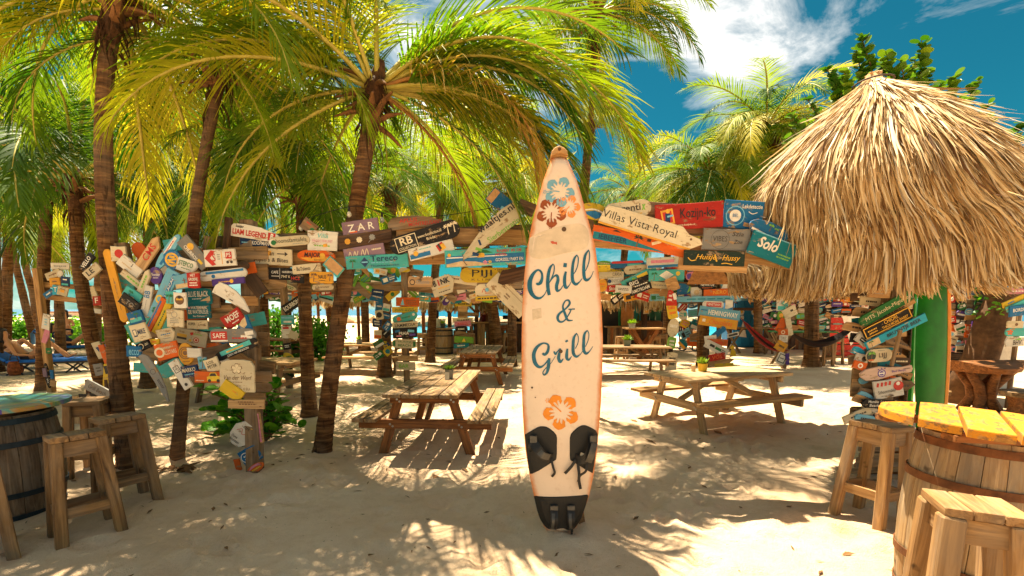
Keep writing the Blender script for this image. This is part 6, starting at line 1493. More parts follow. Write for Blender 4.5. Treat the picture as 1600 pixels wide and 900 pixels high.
PR = [
 (942, 422, 22, 15, 0, 'rect', 'yellow', 'plain yellow board right beside the big surfboard', []),
 (980, 413, 54, 11, 2, 'round', 'blue', 'blue rounded board with a red top on the second sign beam', [('R', 0, .3, .9, .3, 'red'), ('R', .2, -.1, .4, .3, 'turq')]),
 (993, 421, 36, 13, 6, 'round', 'cream', 'cream rounded board under the red-topped one', [('L', 0, 0, .6, .3, 1, 'brown')]),
 (955, 430, 38, 10, 2, 'rect', 'cream', 'cream board with dark capitals beside the big surfboard', [(T, 'CURACAO', .25, .1, .4, .5, 'dark')]),
 (962, 439, 25, 10, 4, 'rect', 'white', 'white board with a grey word beside the big surfboard', [(T, 'INSIDER', .1, 0, .75, .55, 'grey'), ('C', -.4, 0, .3, 'navy')]),
 (1033, 446, 40, 10, -5, 'rect', 'cream', 'cream board with grey print on the second sign beam', [('L', .05, 0, .7, .3, 1, 'grey')]),
 (1040, 457, 22, 11, 4, 'pointl', 'tan', 'bare tan board end on the second sign beam', []),
 (998, 433, 58, 12, 26, 'rect', 'turq', 'turquoise and yellow board slanting up on the second sign beam', [('R', .1, 0, .3, .5, 'yellow'), ('C', -.15, 0, .25, 'lime')]),
 (999, 446, 36, 22, 20, 'rect', 'black', 'black slanting board with white capitals on the second sign beam', [(T, 'BIG', -.2, .28, .4, .28, 'white'), (T, 'AMSTRDAM', 0, -.3, .8, .24, 'white'), ('L', .05, .02, .7, .14, 1, 'white')]),
 (1036, 410, 52, 16, 3, 'rect', 'white', 'white board with a pink band and blue lower edge', [('R', -.02, .1, .7, .3, 'pink'), ('R', 0, -.36, .95, .25, 'blue')]),
 (1041, 430, 56, 17, 3, 'rect', 'turq', 'turquoise board with a pale diamond on the second sign beam', [('G', 'white', (-.2, 0), (0, .42), (.2, 0), (0, -.42)), ('P', -.35, 0, .8, 'green'), ('C', .32, .1, .2, 'yellow')]),
 (941, 446, 15, 20, 0, 'oval', 'amber', 'amber oval board beside the big surfboard', [('L', 0, .1, .5, .2, 1, 'orange')]),
 (957, 451, 17, 10, 4, 'rect', 'red', 'small red board with a white word', [(T, 'Stor', 0, 0, .7, .6, 'white', .1)]),
 (974, 452, 26, 11, -4, 'rect', 'white', 'white board with dark streaks right of the small red one', [('L', 0, 0, .7, .4, 2, 'dark')]),
 (1090, 429, 38, 13, 12, 'round', 'pink', 'pink and purple rounded board on the second sign beam', [('R', .05, 0, .6, .4, 'amber'), ('R', -.36, 0, .18, .6, 'purple')]),
 (1070, 451, 25, 18, 6, 'half', 'blue', 'blue and green leaf-shaped board on the second sign beam', [('G', 'lime', (.1, -.4), (.45, -.1), (.3, .2), (.2, -.1))]),
 (1088, 457, 17, 17, 8, 'rect', 'white', 'white square board below the pink rounded one', [('C', 0, 0, .25, 'sand')]),
 (1103, 435, 38, 9, 18, 'rect', 'sky', 'sky blue narrow board slanting on the second sign beam', [('L', 0, 0, .7, .3, 1, 'white')]),
 (1105, 446, 30, 17, 0, 'oval', 'black', 'black oval board with white and orange letters', [(T, 'NEWRYDE', 0, .05, .7, .26, 'white'), ('L', 0, -.22, .6, .12, 1, 'orange')]),
 (1130, 435, 17, 21, 32, 'half', 'sky', 'blue and white board tilted at the end of the second sign beam', [('C', 0, 0, .25, 'yellow')]),
 (1135, 445, 9, 24, -22, 'rect', 'white', 'narrow white upright board at the end of the second sign beam', []),
 (1120, 457, 42, 11, 3, 'rect', 'orange', 'orange board with pale ring letters', [(T, 'NERO', .1, 0, .5, .5, 'amber')]),
 (1106, 467, 104, 9, 1, 'rect', 'sky', 'long faded blue board lowest on the second sign beam', [('L', 0, 0, .85, .4, 1, 'teal')]),
 (1114, 476, 34, 11, -2, 'round', 'white', 'white rounded board with a red oval and pale capitals', [('R', .03, 0, .7, .6, 'red'), (T, 'VENETIAAN', .03, 0, .6, .34, 'white')]),
 (1139, 478, 11, 19, 0, 'rect', 'white', 'small white upright board with a blue base', [('G', 'blue', (-.5, -.5), (.5, -.5), (.5, -.1), (-.5, -.3))]),
 (1124, 490, 64, 16, -8, 'rect', 'sky', 'faded blue board with large white capitals on the hammock post', [(T, 'HEMINGWAY', .08, -.02, .72, .48, 'white', 0, .02), ('R', -.38, .15, .16, .12, 'blue')]),
 (1122, 504, 60, 15, -8, 'rect', 'amber', 'amber board with orange script on the hammock post', [(T, 'Chocolates', .05, 0, .6, .5, 'orange', .3, .01), ('R', -.38, .05, .08, .3, 'white')]),
 (1121, 521, 30, 9, 40, 'round', 'blue', 'bright blue rounded board with white edge on the hammock post', []),
 (1110, 530, 18, 12, 10, 'rect', 'white', 'small white board behind the bright blue one', []),
 (1121, 535, 32, 10, -3, 'rect', 'orange', 'orange board behind the white slanting one', [('L', 0, 0, .5, .3, 1, 'red')]),
 (1145, 523, 18, 6, 14, 'rect', 'white', 'white thin framed board on the hammock post', [('R', 0, 0, .8, .5, 'dark')]),
 (1119, 544, 40, 13, -26, 'rect', 'white', 'white slanting board with black and green marks', [('R', -.2, .05, .2, .3, 'black'), ('R', .08, .0, .25, .3, 'green'), ('L', .3, 0, .2, .4, 2, 'dark')]),
 (1145, 548, 10, 18, 4, 'duck', 'yellow', 'yellow bird-shaped board on the hammock post', []),
 (1120, 558, 26, 11, 10, 'rect', 'red', 'brick red board with pale letters on the hammock post', [(T, 'VOS', 0, 0, .6, .5, 'orange')]),
 (1127, 566, 40, 8, 10, 'pointr', 'tan', 'bare tan board pointing right at the foot of the hammock post', []),
 (1131, 571, 30, 7, 3, 'rect', 'yellow', 'short yellow plank at the foot of the hammock post', []),
]
put(PR, 13.3, 'boards on the hammock post and its beam', .04)
P2 = [
 (1221, 476, 15, 20, 2, 'rect', 'white', 'white and green board high on the post between the hammocks', [('R', 0, -.25, .8, .3, 'turq')]),
 (1231, 468, 11, 22, -28, 'rect', 'turq', 'turquoise board slanting high on the post between the hammocks', []),
 (1234, 488, 22, 16, 28, 'rect', 'cream', 'cream board shaped like a little house on the post between the hammocks', [('R', .15, .1, .2, .2, 'dark')]),
 (1220, 493, 11, 14, 5, 'half', 'lime', 'lime board on the post between the hammocks', [('C', 0, 0, .25, 'amber')]),
 (1221, 508, 13, 22, -24, 'rect', 'orange', 'orange upright board slanting on the post between the hammocks', []),
 (1233, 510, 8, 28, 14, 'rect', 'cream', 'narrow cream board leaning on the post between the hammocks', []),
 (1223, 519, 15, 10, 6, 'rect', 'orange', 'orange board with a pale ring on the post between the hammocks', [('O', 0, 0, .3, 'cream', .6)]),
 (1224, 529, 13, 11, -3, 'rect', 'white', 'white board with grey print on the post between the hammocks', [('L', 0, 0, .7, .6, 3, 'grey')]),
 (1220, 541, 17, 15, -28, 'rect', 'amber', 'amber board with dark letters on the post between the hammocks', [('L', 0, 0, .6, .4, 1, 'dark')]),
 (1221, 560, 16, 18, -22, 'rnd', 'white', 'white board with a black frame low on the post between the hammocks', [('R', 0, 0, .74, .74, 'black'), ('R', 0, 0, .6, .6, 'white'), ('L', 0, 0, .5, .2, 1, 'black')]),
 (1230, 561, 5, 18, 4, 'rect', 'purple', 'narrow purple lath low on the post between the hammocks', []),
]
put(P2, 13.0, 'boards on the post between the hammocks', .04)
RX = [
 (1586, 446, 38, 10, -1, 'rect', 'white', 'white board with a blue disc near the top right post', [('C', -.38, 0, .34, 'blue')]),
 (1589, 455, 36, 9, 0, 'rect', 'pink', 'pink board with pale print near the right edge', [('L', 0, 0, .7, .4, 1, 'white')]),
 (1580, 441, 34, 6, 3, 'rect', 'turq', 'thin turquoise board topmost at the right edge', []),
 (1586, 469, 42, 9, 24, 'rect', 'yellow', 'yellow slanting board near the right edge', [('L', -.2, 0, .3, .5, 1, 'blue')]),
 (1590, 476, 40, 8, 24, 'rect', 'turq', 'turquoise slanting board under the yellow one', []),
 (1592, 485, 32, 16, 8, 'rect', 'blue', 'blue board with pale capitals near the right edge', [(T, 'BORDER', 0, .05, .7, .34, 'white')]),
 (1585, 507, 25, 11, -1, 'rnd', 'cream', 'cream board with a brown fish shape near the right edge', [('C', .05, 0, .22, 'brown')]),
 (1587, 519, 34, 13, 0, 'round', 'turq', 'turquoise board with an orange flower near the right edge', [('F', -.3, 0, .34, 'orange')]),
 (1584, 534, 31, 15, 2, 'arrow', 'white', 'white arrow-shaped board with black capitals and a green house', [(T, 'BHV', .1, -.1, .42, .5, 'black'), ('G', 'lime', (-.1, .2), (.3, .2), (.25, .42), (.1, .32))]),
]
put(RX, 7.6, 'boards on the post at the right edge', .03)
LX = [
 (95, 416, 29, 10, -1, 'rect', 'white', 'white board topmost on the left sign post', [('L', 0, 0, .7, .4, 1, 'grey')]),
 (84, 429, 24, 11, 22, 'rect', 'cream', 'cream board slanting on the left sign post', [('L', 0, 0, .6, .3, 1, 'brown')]),
 (95, 428, 9, 12, -30, 'oval', 'white', 'small white oval on the left sign post', []),
 (87, 440, 17, 12, 3, 'rect', 'amber', 'amber board on the left sign post', [('L', 0, 0, .5, .3, 1, 'brown')]),
 (103, 440, 13, 15, -6, 'rect', 'navy', 'dark blue board with a turquoise strip on the left sign post', [('R', 0, -.3, .8, .2, 'turq'), ('R', 0, .2, .5, .12, 'white')]),
 (77, 459, 16, 9, 32, 'rect', 'blue', 'blue slanting board on the left sign post', [('L', 0, 0, .6, .4, 1, 'white')]),
 (88, 453, 10, 15, -5, 'rect', 'cyan', 'cyan board with a white letter on the left sign post', [(T, 'T', 0, 0, .5, .5, 'white')]),
 (99, 455, 16, 14, -18, 'rect', 'cream', 'cream square board on the left sign post', [('R', 0, 0, .4, .3, 'amber')]),
 (73, 503, 11, 24, -12, 'rect', 'white', 'white upright board halfway down the left sign post', [('L', 0, 0, .4, .5, 3, 'sky')]),
 (73, 526, 9, 22, -20, 'pointr', 'pink', 'bright pink upright board on the left sign post', []),
 (77, 548, 8, 9, 0, 'rect', 'green', 'small green block on the left sign post', []),
 (75, 587, 8, 40, 2, 'round', 'black', 'black skateboard hung upright on the left sign post', [('L', 0, -.2, .3, .2, 3, 'white')]),
 (71, 582, 6, 14, 0, 'rect', 'mauve', 'small mauve plate beside the black skateboard', []),
 (82, 585, 5, 14, 0, 'rect', 'blue', 'small blue plate beside the black skateboard', []),
 (84, 599, 9, 10, -15, 'rect', 'tan', 'small bare block below the black skateboard', []),
 (142, 462, 22, 26, 20, 'rect', 'cream', 'cream diamond-hung board between the two left trunks', [('L', 0, 0, .4, .1, 1, 'grey')]),
 (128, 445, 20, 10, 15, 'rect', 'dark', 'dark plank between the two left trunks', []),
 (134, 472, 24, 8, 2, 'rect', 'blue', 'blue board between the two left trunks', []),
 (146, 482, 26, 10, -22, 'rect', 'tan', 'tan slanting board between the two left trunks', []),
 (152, 470, 12, 14, 2, 'rect', 'red', 'small red board with one white letter between the two left trunks', [(T, 'F', 0, 0, .4, .6, 'white')]),
 (152, 486, 14, 7, -8, 'rect', 'white', 'small white board under the red one with one letter', []),
]
put(LX, 9.0, 'boards on the left sign post', .03)
q = sign(156, 547, 14, 26, 20, 'rect', 'cream', 'cream pennant with a blue shield behind the dark leaning palm', [('G', 'navy', (-.2, .2), (.25, .2), (0, -.15))], 6.3)
sign(164, 553, 7, 30, 12, 'rect', 'orange', 'narrow orange pennant beside the cream one', [], 6.28)
sign(167, 590, 8, 42, -10, 'rect', 'yellow', 'narrow yellow board standing behind the two left stools', [('R', 0, .3, .7, .3, 'black', 20)], 6.2)
sign(156, 577, 14, 18, 10, 'rect', 'grey', 'grey board with dark print behind the two left stools', [('L', 0, 0, .6, .5, 2, 'dark')], 6.25)
sign(154, 609, 42, 17, -28, 'rect', 'grey', 'grey plank with faint dark writing leaning behind the stools', [(T, 'Grill Beach', 0, 0, .7, .4, 'dark', .2, 0)], 5.3)
sign(140, 632, 24, 34, 4, 'rect', 'black', 'black plank behind the grey one with faint writing', [], 5.4)
sign(145, 645, 22, 16, -12, 'rect', 'orange', 'orange and blue corner of a board behind the two left stools', [('R', -.35, 0, .2, .9, 'sky')], 5.35)
def chopped():
    r = empty('sawn_post', at_z(128, 665, 0), 'short sawn post standing behind the half hidden stool', 'post'); bar(r, 'trunk', (0, 0, -.2), (0, 0, .45), .14, .14, PINE, up=(0, 1, 0))
    r = empty('board_rack', at_z(150, 680, 0), 'dark rack holding the leaning boards behind the stools', 'rack')
    for x in (-.12, .14): bar(r, 'upright', (x, .06, -.1), (x, .10, .75), .05, .04, DARKW, up=(0, 1, 0))
    bar(r, 'rail', (-.2, .08, .5), (.22, .08, .5), .06, .03, DARKW, up=(0, 1, 0)); bar(r, 'rail', (-.2, .07, .25), (.22, .07, .25), .06, .03, DARKW, up=(0, 1, 0))
chopped()

fill(395, 443, 520, 470, 6, 3, 10.45, 21, 'left of the leaning trunk', M2)
fill(543, 418, 660, 466, 6, 4, 10.45, 22, 'above the middle sign post', M2, 22, big=1.1, one=True, skip=lambda u, v: u > 628 and v > 436)
fill(700, 448, 745, 470, 3, 2, 10.5, 23, 'above the yellow strip', M2, 25)
fill(395, 440, 600, 470, 13, 3, 10.75, 27, '', M2, 18, big=1.25)
fill(640, 446, 835, 472, 12, 3, 10.8, 28, '', M2, 20, big=1.2)
fill(935, 408, 1150, 470, 11, 5, 13.75, 29, '', M2, 15, big=1.25)
fill(585, 470, 612, 560, 2, 6, 11.2, 24, 'down the post beside the rough trunk', M2, 30, big=1.0)
fill(1060, 470, 1092, 545, 2, 5, 14.2, 25, 'left of the hammock post', 'boards on the hammock post and its beam', 20)
fill(1148, 448, 1400, 515, 18, 8, 19.0, 31, 'of the far sign wall', 'boards on the far sign wall', 13, skip=lambda u, v: (u < 1193 and v > 462), big=1.05)
fill(1480, 448, 1535, 550, 4, 9, 8.6, 32, 'on the rack behind the root table', 'boards on the rack behind the root table', 10, big=1.05)
fill(1044, 430, 1056, 575, 1, 6, 12.9, 33, 'on the bar corner post', 'boards on the bar corner post', 10, big=1.2)

def stand(name, u, v, label, z, Y=None, w=.12, m=DRIFT, beams=()):
    b = at_z(u, v, 0) if Y is None else at_y(u, v, Y); b.z = 0
    r = empty(name, b, label, 'sign post'); bar(r, 'post', (0, .07, -.2), (0, .07, z), w, w, m, up=(0, 1, 0))
    for i, (x0, z0, x1, z1, ww) in enumerate(beams): bar(r, 'beam', (x0, .17 + .07 * i, z0), (x1, .17 + .07 * i, z1), ww, .06, m, up=(0, 1, 0))
    return r
stand('sign_post', 635, 602, 'wooden post of the middle signs in front of the beach bar', 2.5, beams=((-3.6, 2.15, 2.6, 2.25, .2), (-3.5, 1.95, 2.5, 2.4, .1), (-1.5, 2.35, 2.0, 1.95, .12)))
stand('sign_post', 450, 606, 'left middle post with a black slanting board', 2.2)
stand('sign_post', 598, 575, 'post of small boards beside the rough palm trunk', 1.9, 11.5)
stand('sign_post', 722, 553, 'thin post of boards before the beach bar', 2.0, 16.9)
stand('sign_post', 1122, 575, 'hammock post carrying the faded blue board', 2.8, 13.5, beams=((-3.6, 2.55, .5, 2.25, .25), (-3.4, 2.35, .5, 2.6, .12), (-1.0, 1.9, .4, 1.95, .1)))
stand('sign_post', 1226, 578, 'post between the two hammocks', 2.1, 13.2)
stand('sign_post', 1585, 600, 'thin grey post at the right edge', 2.2, 7.75, .05)
stand('sign_post', 76, 615, 'left sign post by the thin straight palm', 2.5, 9.2, .11, TANW, beams=((-.15, 2.2, 1.2, 2.1, .1), (-.1, 1.95, 1.2, 1.8, .1)))

def planks_wall(r, a, b, z0, z1, n, mats, seed, th=.03, name='plank', vertical=True):
    q = random.Random(seed); a, b = V(a), V(b); d = (b - a) / n; nn = V((d.y, -d.x, 0)).normalized()
    for i in range(n):
        c = a + d * (i + .5)
        bar(r, name, (c.x, c.y, z0), (c.x, c.y, z1 + q.uniform(-.01, .01)), d.length * .94, th + q.uniform(0, .012), q.choice(mats), up=nn)
MIXW = [OLD, TANW, OILED, DARKW, paintmat('navy'), DARKW, PINE, OILED]
GABLE_M = STRAW
class Eave:
    """straight thatch slope: s from ridge to eave, a along the length"""
    def __init__(s, a, b, depth, rise): s.A, s.B, s.d, s.h = V(a), V(b), depth, rise; s.len = (depth ** 2 + rise ** 2) ** .5; s.n = V((0, -rise, depth)).normalized()
    def __call__(s, t, a):
        p = s.A.lerp(s.B, a / (2 * pi)); return p + V((0, s.d * (1 - t), s.h * (1 - t)))
    def normal(s, t, a): return s.n
def thatch_slab(r, a, b, depth, rise, n, seed, wid=.03, fr=.3):
    e = Eave(a, b, depth, rise); th = thatch('thatch', r, e, n, seed, wid, .7, fringe=fr, lift=.06)
    mb = MB(); A, B = V(a), V(b)
    mb.add([A + V((0, 0, -.04)), B + V((0, 0, -.04)), B + V((0, depth, rise - .04)), A + V((0, depth, rise - .04))], [(0, 1, 2, 3)])
    mb.add([A + V((0, 2 * depth, -.04)), B + V((0, 2 * depth, -.04)), B + V((0, depth, rise - .04)), A + V((0, depth, rise - .04))], [(0, 1, 2, 3)])
    mb.build('thatch_backing', BACKING, r)
def beach_bar():
    o = V((-2.0, 18.6, 0)); r = empty('beach_bar', o, 'open thatched beach bar with a counter of vertical boards', 'bar')
    X = lambda u, Y=18.6: (u - 800) / F * Y - o.x
    zt = at_y(700, 470, 18.3).z
    thatch_slab(r, (X(632), -.6, zt - .12), (X(850), -.6, zt - .12), 1.8, 1.2, 2600, 8)
    for u in (640, 678, 703, 745, 762, 815, 845):
        for yy in ((0, 3.0) if u in (640, 745, 845) else (0,)):
            x = X(u); bar(r, 'post', (x, yy, -.1), (x, yy, zt), .15, .15, OILED, up=(0, 1, 0))
            if yy == 0:
                bar(r, 'knee_brace', (x, 0, zt - .5), (x + .42, 0, zt - .05), .09, .08, OILED, up=(0, 1, 0))
                bar(r, 'knee_brace', (x, 0, zt - .5), (x - .42, 0, zt - .05), .09, .08, OILED, up=(0, 1, 0))
    bar(r, 'eave_beam', (X(632), 0, zt + .02), (X(850), 0, zt + .02), .16, .12, OILED, up=(0, 1, 0))
    planks_wall(r, (X(735), -.35, 0), (X(850), -.35, 0), .0, 1.12, 19, MIXW, 5)
    bar(r, 'counter_top', (X(733), -.30, 1.17), (X(852), -.30, 1.17), .55, .06, TANW)
    planks_wall(r, (X(640), 2.6, 0), (X(735), 2.6, 0), 0, .75, 12, [OILED, DARKW, OLD], 6)
    bar(r, 'back_shelf', (X(785), .9, 1.36), (X(850), .9, 1.36), .5, .16, BLACK)
    mb = MB(); mb.prism([(.32 * cos(a), .32 * sin(a)) for a in [pi + i * pi / 12 for i in range(13)]], -.03, 0); mb.build('half_round_sign', OILED, r, (X(780), -.40, 1.05))
beach_bar()
stool((-.15, 17.75, 0), 0, 'far bar stool before the plank counter, right of the trunk', m=HONEY)
stool((-1.75, 17.75, 0), 0, 'far bar stool before the plank counter, left of the trunk', m=HONEY)
def dark_bar():
    o = V((3.0, 17.4, 0)); r = empty('thatched_bar', o, 'dark thatched bar right of the surfboard with a green back wall', 'bar')
    X = lambda u, Y=17.4: (u - 800) / F * Y - o.x
    zt = at_y(1000, 470, 17.0).z
    thatch_slab(r, (X(905), -.6, zt - .05), (X(1062), -.6, zt - .05), 1.9, 1.4, 2200, 18)
    for u in (930, 1006, 1048): bar(r, 'post', (X(u), 0, -.1), (X(u), 0, zt), .17, .17, DARKW, up=(0, 1, 0))
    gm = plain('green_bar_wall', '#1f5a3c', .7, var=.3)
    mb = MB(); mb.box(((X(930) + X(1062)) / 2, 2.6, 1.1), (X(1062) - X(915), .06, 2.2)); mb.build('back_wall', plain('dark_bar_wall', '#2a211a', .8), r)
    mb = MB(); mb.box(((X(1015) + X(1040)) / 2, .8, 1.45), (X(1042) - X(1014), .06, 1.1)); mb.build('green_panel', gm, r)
    planks_wall(r, (X(948), -.1, 0), (X(990), -.1, 0), 0, 1.02, 9, [OILED, DARKW, OLD], 15)
    bar(r, 'counter_top', (X(944), -.1, 1.05), (X(994), -.1, 1.05), .5, .05, OLD)
    bar(r, 'cupboard', (X(998), .7, .8), (X(1040), .7, .8), .5, .9, OILED)
    for i, u in enumerate((1003, 1012, 1020, 1030)):
        mb = MB(); mb.tube([(0, 0, 0), (0, 0, .16), (0, 0, .2), (0, 0, .27)], [.04, .04, .016, .016], 8); mb.build('bottle', plain('bottle_glass_%d' % (i % 3), ('#3a5a2a', '#7a4a1c', '#20302c')[i % 3], .15), r, (X(u), .6, 1.26))
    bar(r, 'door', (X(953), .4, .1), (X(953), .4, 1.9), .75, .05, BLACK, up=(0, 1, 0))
    p = at_y(979, 555, 17.9); p.z = .25
    rr, _, _ = small_board('surfboard', p, 2.0, .5, 0, R(-3), 'tan surfboard standing in the dark bar', plain('tan_board', '#c98a4a', .5), '#fff')
    for u, c, lb in ((974, '#168a5c', 'green surfboard standing left in the dark bar'), (991, '#0f8a80', 'teal surfboard with a yellow leaf standing in the dark bar')):
        p = at_y(u, 555, 18.2); p.z = .3; small_board('surfboard', p, 2.0, .5, R(10), R(-3), lb, plain('board_' + c[1:], c, .5), '#fff')
    sign(1010, 484, 9, 13, 0, 'rect', 'cream', 'small framed picture hanging in the dark bar', [('R', 0, -.2, .6, .3, 'amber')], 17.0)
    sign(1030, 482, 8, 9, 0, 'oval', 'lime', 'small lime emblem on the green wall of the dark bar', [], 18.0)
dark_bar()
def high_table(u, v, label):
    p = at_z(u, v, 0); r = empty('high_table', p, label, 'bar table')
    for i in range(4): bar(r, 'tabletop_plank', (-.65, -.3 + .2 * i, 1.04), (.65, -.3 + .2 * i, 1.04), .19, .05, TANW)
    for s in (-1, 1):
        bar(r, 'leg', (-.42, s * .22, 1.0), (.25, s * .22, -.05), .13, .05, OILED, up=(0, 1, 0)); bar(r, 'leg', (.42, s * .25, 1.0), (-.25, s * .25, -.05), .13, .05, OILED, up=(0, 1, 0))
    return r
high_table(1004, 560, 'high bar table with crossed legs in front of the dark bar')
for u, v, lb in ((970, 562, 'bar stool left of the crossed-leg bar table'), (1022, 560, 'bar stool right of the crossed-leg bar table'), (1033, 556, 'rightmost bar stool by the crossed-leg bar table')):
    p = at_z(u, v, 0); stool((p.x, p.y, 0), .1, lb, m=HONEY)

def far_wall():
    o = V((10.6, 19.2, 0)); r = empty('sign_wall', o, 'far plank wall under the thatch covered with small boards', 'wall')
    X = lambda u, Y=19.2: (u - 800) / F * Y - o.x
    zt = at_y(1200, 445, 19.2).z
    planks_wall(r, (X(1195), .12, 0), (X(1420), .12, 0), 0, zt + .3, 40, [DARKW, OLD, DARKW, OILED], 44)
    for z in (.9, 1.7, 2.4): bar(r, 'rail', (X(1140), .05, z), (X(1420), .05, z), .12, .05, DARKW, up=(0, 1, 0))
    zz = at_y(1200, 440, 17.5).z
    thatch_slab(r, (X(1120, 18), -1.6, zz - .1), (X(1460, 18), -1.6, zz - .1), 1.6, 1.2, 2600, 28, .03, .45)
    bar(r, 'post', (X(1140), .0, -.1), (X(1140), 0, zt), .14, .14, DARKW, up=(0, 1, 0))
far_wall()
def awning():
    x0, x1 = (1132 - 800) / F * 6.0, (1395 - 800) / F * 6.5
    o = V((x1, 6.6, 0)); r = empty('thatch_awning', o, 'low thatch awning showing behind the left edge of the big thatch', 'awning')
    thatch_slab(r, (x0 - x1, -.6, 2.13), (.1, -.6, 2.13), 0.7, .5, 5200, 61, .010, .24)
    bar(r, 'post', (-.1, .1, -.2), (-.1, .1, 2.5), .12, .12, DARKW, up=(0, 1, 0)); bar(r, 'beam', (x0 - x1, .1, 2.55), (.1, .1, 2.55), .1, .08, DARKW, up=(0, 1, 0))
awning()
def blue_doors():
    o = at_y(1172, 505, 20.5); o.z = 0; r = empty('blue_cabin', o, 'bright blue cabin doors painted with white flowers', 'cabin')
    k = F / 20.5; w = 46 / k; z0, z1 = at_y(1172, 538, 20.5).z, at_y(1172, 470, 20.5).z; bm_ = plain('blue_cabin_paint', '#1479b0', .5, var=.15)
    for i in range(4):
        mb = MB(); mb.box((-w / 2 + w * (i + .5) / 4, 0, (z1 + .05) / 2), (w / 4 - .02, .06, z1 - .05)); mb.build('door_panel', bm_, r)
    mb = MB(); mb.box((0, .02, z1 + .06), (w + .2, .16, .12)); mb.build('lintel', plain('pale_blue_trim', '#6fb0d0', .5), r)
    mb = MB(); mb.box((0, .6, z1 / 2), (w + .1, 1.1, z1)); mb.build('body', plain('blue_cabin_side', '#0f5f90', .5), r)
    q = random.Random(6)
    for x in (-.33, .1):
        mb = MB()
        for (dx, dz, s) in ((0, .3, .16), (.05, .05, .10)):
            mb.add([(x * w + dx + s * cos(a) * .8, -.04, z1 * .62 + dz + s * sin(a)) for a in [i * .785 for i in range(8)]], [tuple(range(8))])
        mb.build('painted_flower', plain('white_flower_paint', '#e8e6da', .6), r)
        mb = MB(); mb.add([(x * w + .07 * cos(a), -.043, z1 * .62 + .3 + .07 * sin(a)) for a in [i * .785 for i in range(8)]], [tuple(range(8))]); mb.build('flower_heart', plain('yellow_flower_paint', '#e0b02a', .6), r)
        mb = MB(); mb.add([(x * w - .05, -.04, .5), (x * w + .3, -.04, .45), (x * w + .1, -.04, 1.2)], [(0, 1, 2)]); mb.build('painted_sail', plain('white_flower_paint', '#e8e6da', .6), r)
    # blue frame structure farther left by the water
    o = at_y(1072, 520, 24); o.z = 0; r = empty('window_hut', o, 'blue painted window frame hut by the water', 'hut')
    bmat = paintmat('blue')
    for x in (-.9, -.1, .7): bar(r, 'post', (x, 0, -.1), (x, 0, 2.2), .16, .14, bmat, up=(0, 1, 0))
    bar(r, 'rail', (-1.1, 0, 2.1), (1.0, 0, 2.1), .2, .12, bmat, up=(0, 1, 0)); bar(r, 'rail', (-1.1, 0, .9), (1.0, 0, .9), .14, .12, bmat, up=(0, 1, 0))
blue_doors()
fill(1060, 508, 1100, 545, 4, 4, 22, 36, 'on the low wall by the rocking chair', 'boards on the low wall by the rocking chair', 8)
tag(SMALL.build('small_boards', SMALLM), 'small painted boards crowding the far sign wall and racks', kind='stuff')
def hammock(a, b, sag, label, c):
    A, B = at_y(*a), at_y(*b); r = empty('hammock', A, label, 'hammock'); mb = MB(); n, m = 24, 9; D = B - A
    for i in range(n + 1):
        t = i / n; p = D * t + V((0, 0, -sag * 4 * t * (1 - t))); w = .05 + .36 * sin(pi * min(1, max(0, (t - .05) / .9))) ** .7
        for j in range(m):
            s = j / (m - 1) * 2 - 1; mb.v.append((p.x, p.y + s * w * .6, p.z + abs(s) ** 2 * w * .42))
    mb.f = [[i * m + j, (i + 1) * m + j, (i + 1) * m + j + 1, i * m + j + 1] for i in range(n) for j in range(m - 1)]; mb.m = [j % 3 == 1 for i in range(n) for j in range(m - 1)]; mb.m = [int(x) for x in mb.m]
    mb.build('cloth', [plain('hammock_' + c[1:], c, .9, var=.3), plain('hammock_stripe', '#2a1616', .9)], r, smooth=True)
    for e, s in ((V((0, 0, 0)), 1), (D, -1)):
        mb = MB(); mb.tube([e + V((-s * .25, .1, .14)), e], .012, 5); mb.build('rope', TANW, r)
hammock((1158, 497, 13.5), (1232, 548, 13.0), .34, 'red striped hammock hanging left of the post with small boards', '#8c1c1c')
hammock((1232, 516, 13.6), (1345, 500, 12.6), .62, 'black and dark red hammock hanging behind the sunlit palm trunk', '#241a1c')
def trestle(u, v, label, m):
    p = at_z(u, v, 0); r = empty('trestle_table', p, label, 'table')
    for i in range(3): bar(r, 'tabletop_plank', (-.9, -.25 + .25 * i, .98), (.9, -.25 + .25 * i, .98), .24, .04, m)
    for s in (-1, 1):
        bar(r, 'leg', (s * .75 - .3, -.2, -.05), (s * .75 + .3, -.2, .96), .08, .05, OLD, up=(0, 1, 0)); bar(r, 'leg', (s * .75 + .3, -.14, -.05), (s * .75 - .3, -.14, .96), .08, .05, OLD, up=(0, 1, 0))
trestle(1172, 551, 'trestle table with crossed legs before the blue doors', OLD)
trestle(1250, 566, 'green-topped trestle table behind the hammocks', paintmat('green'))
for u, v, lb in ((1196, 553, 'small stool right of the crossed trestle legs'), (1286, 572, 'bar stool right of the sunlit palm trunk'), (1302, 569, 'bar stool under the black hammock')):
    p = at_z(u, v, 0); stool((p.x, p.y, 0), .2, lb, h=.6 if u < 1200 else .85, m=OLD2)
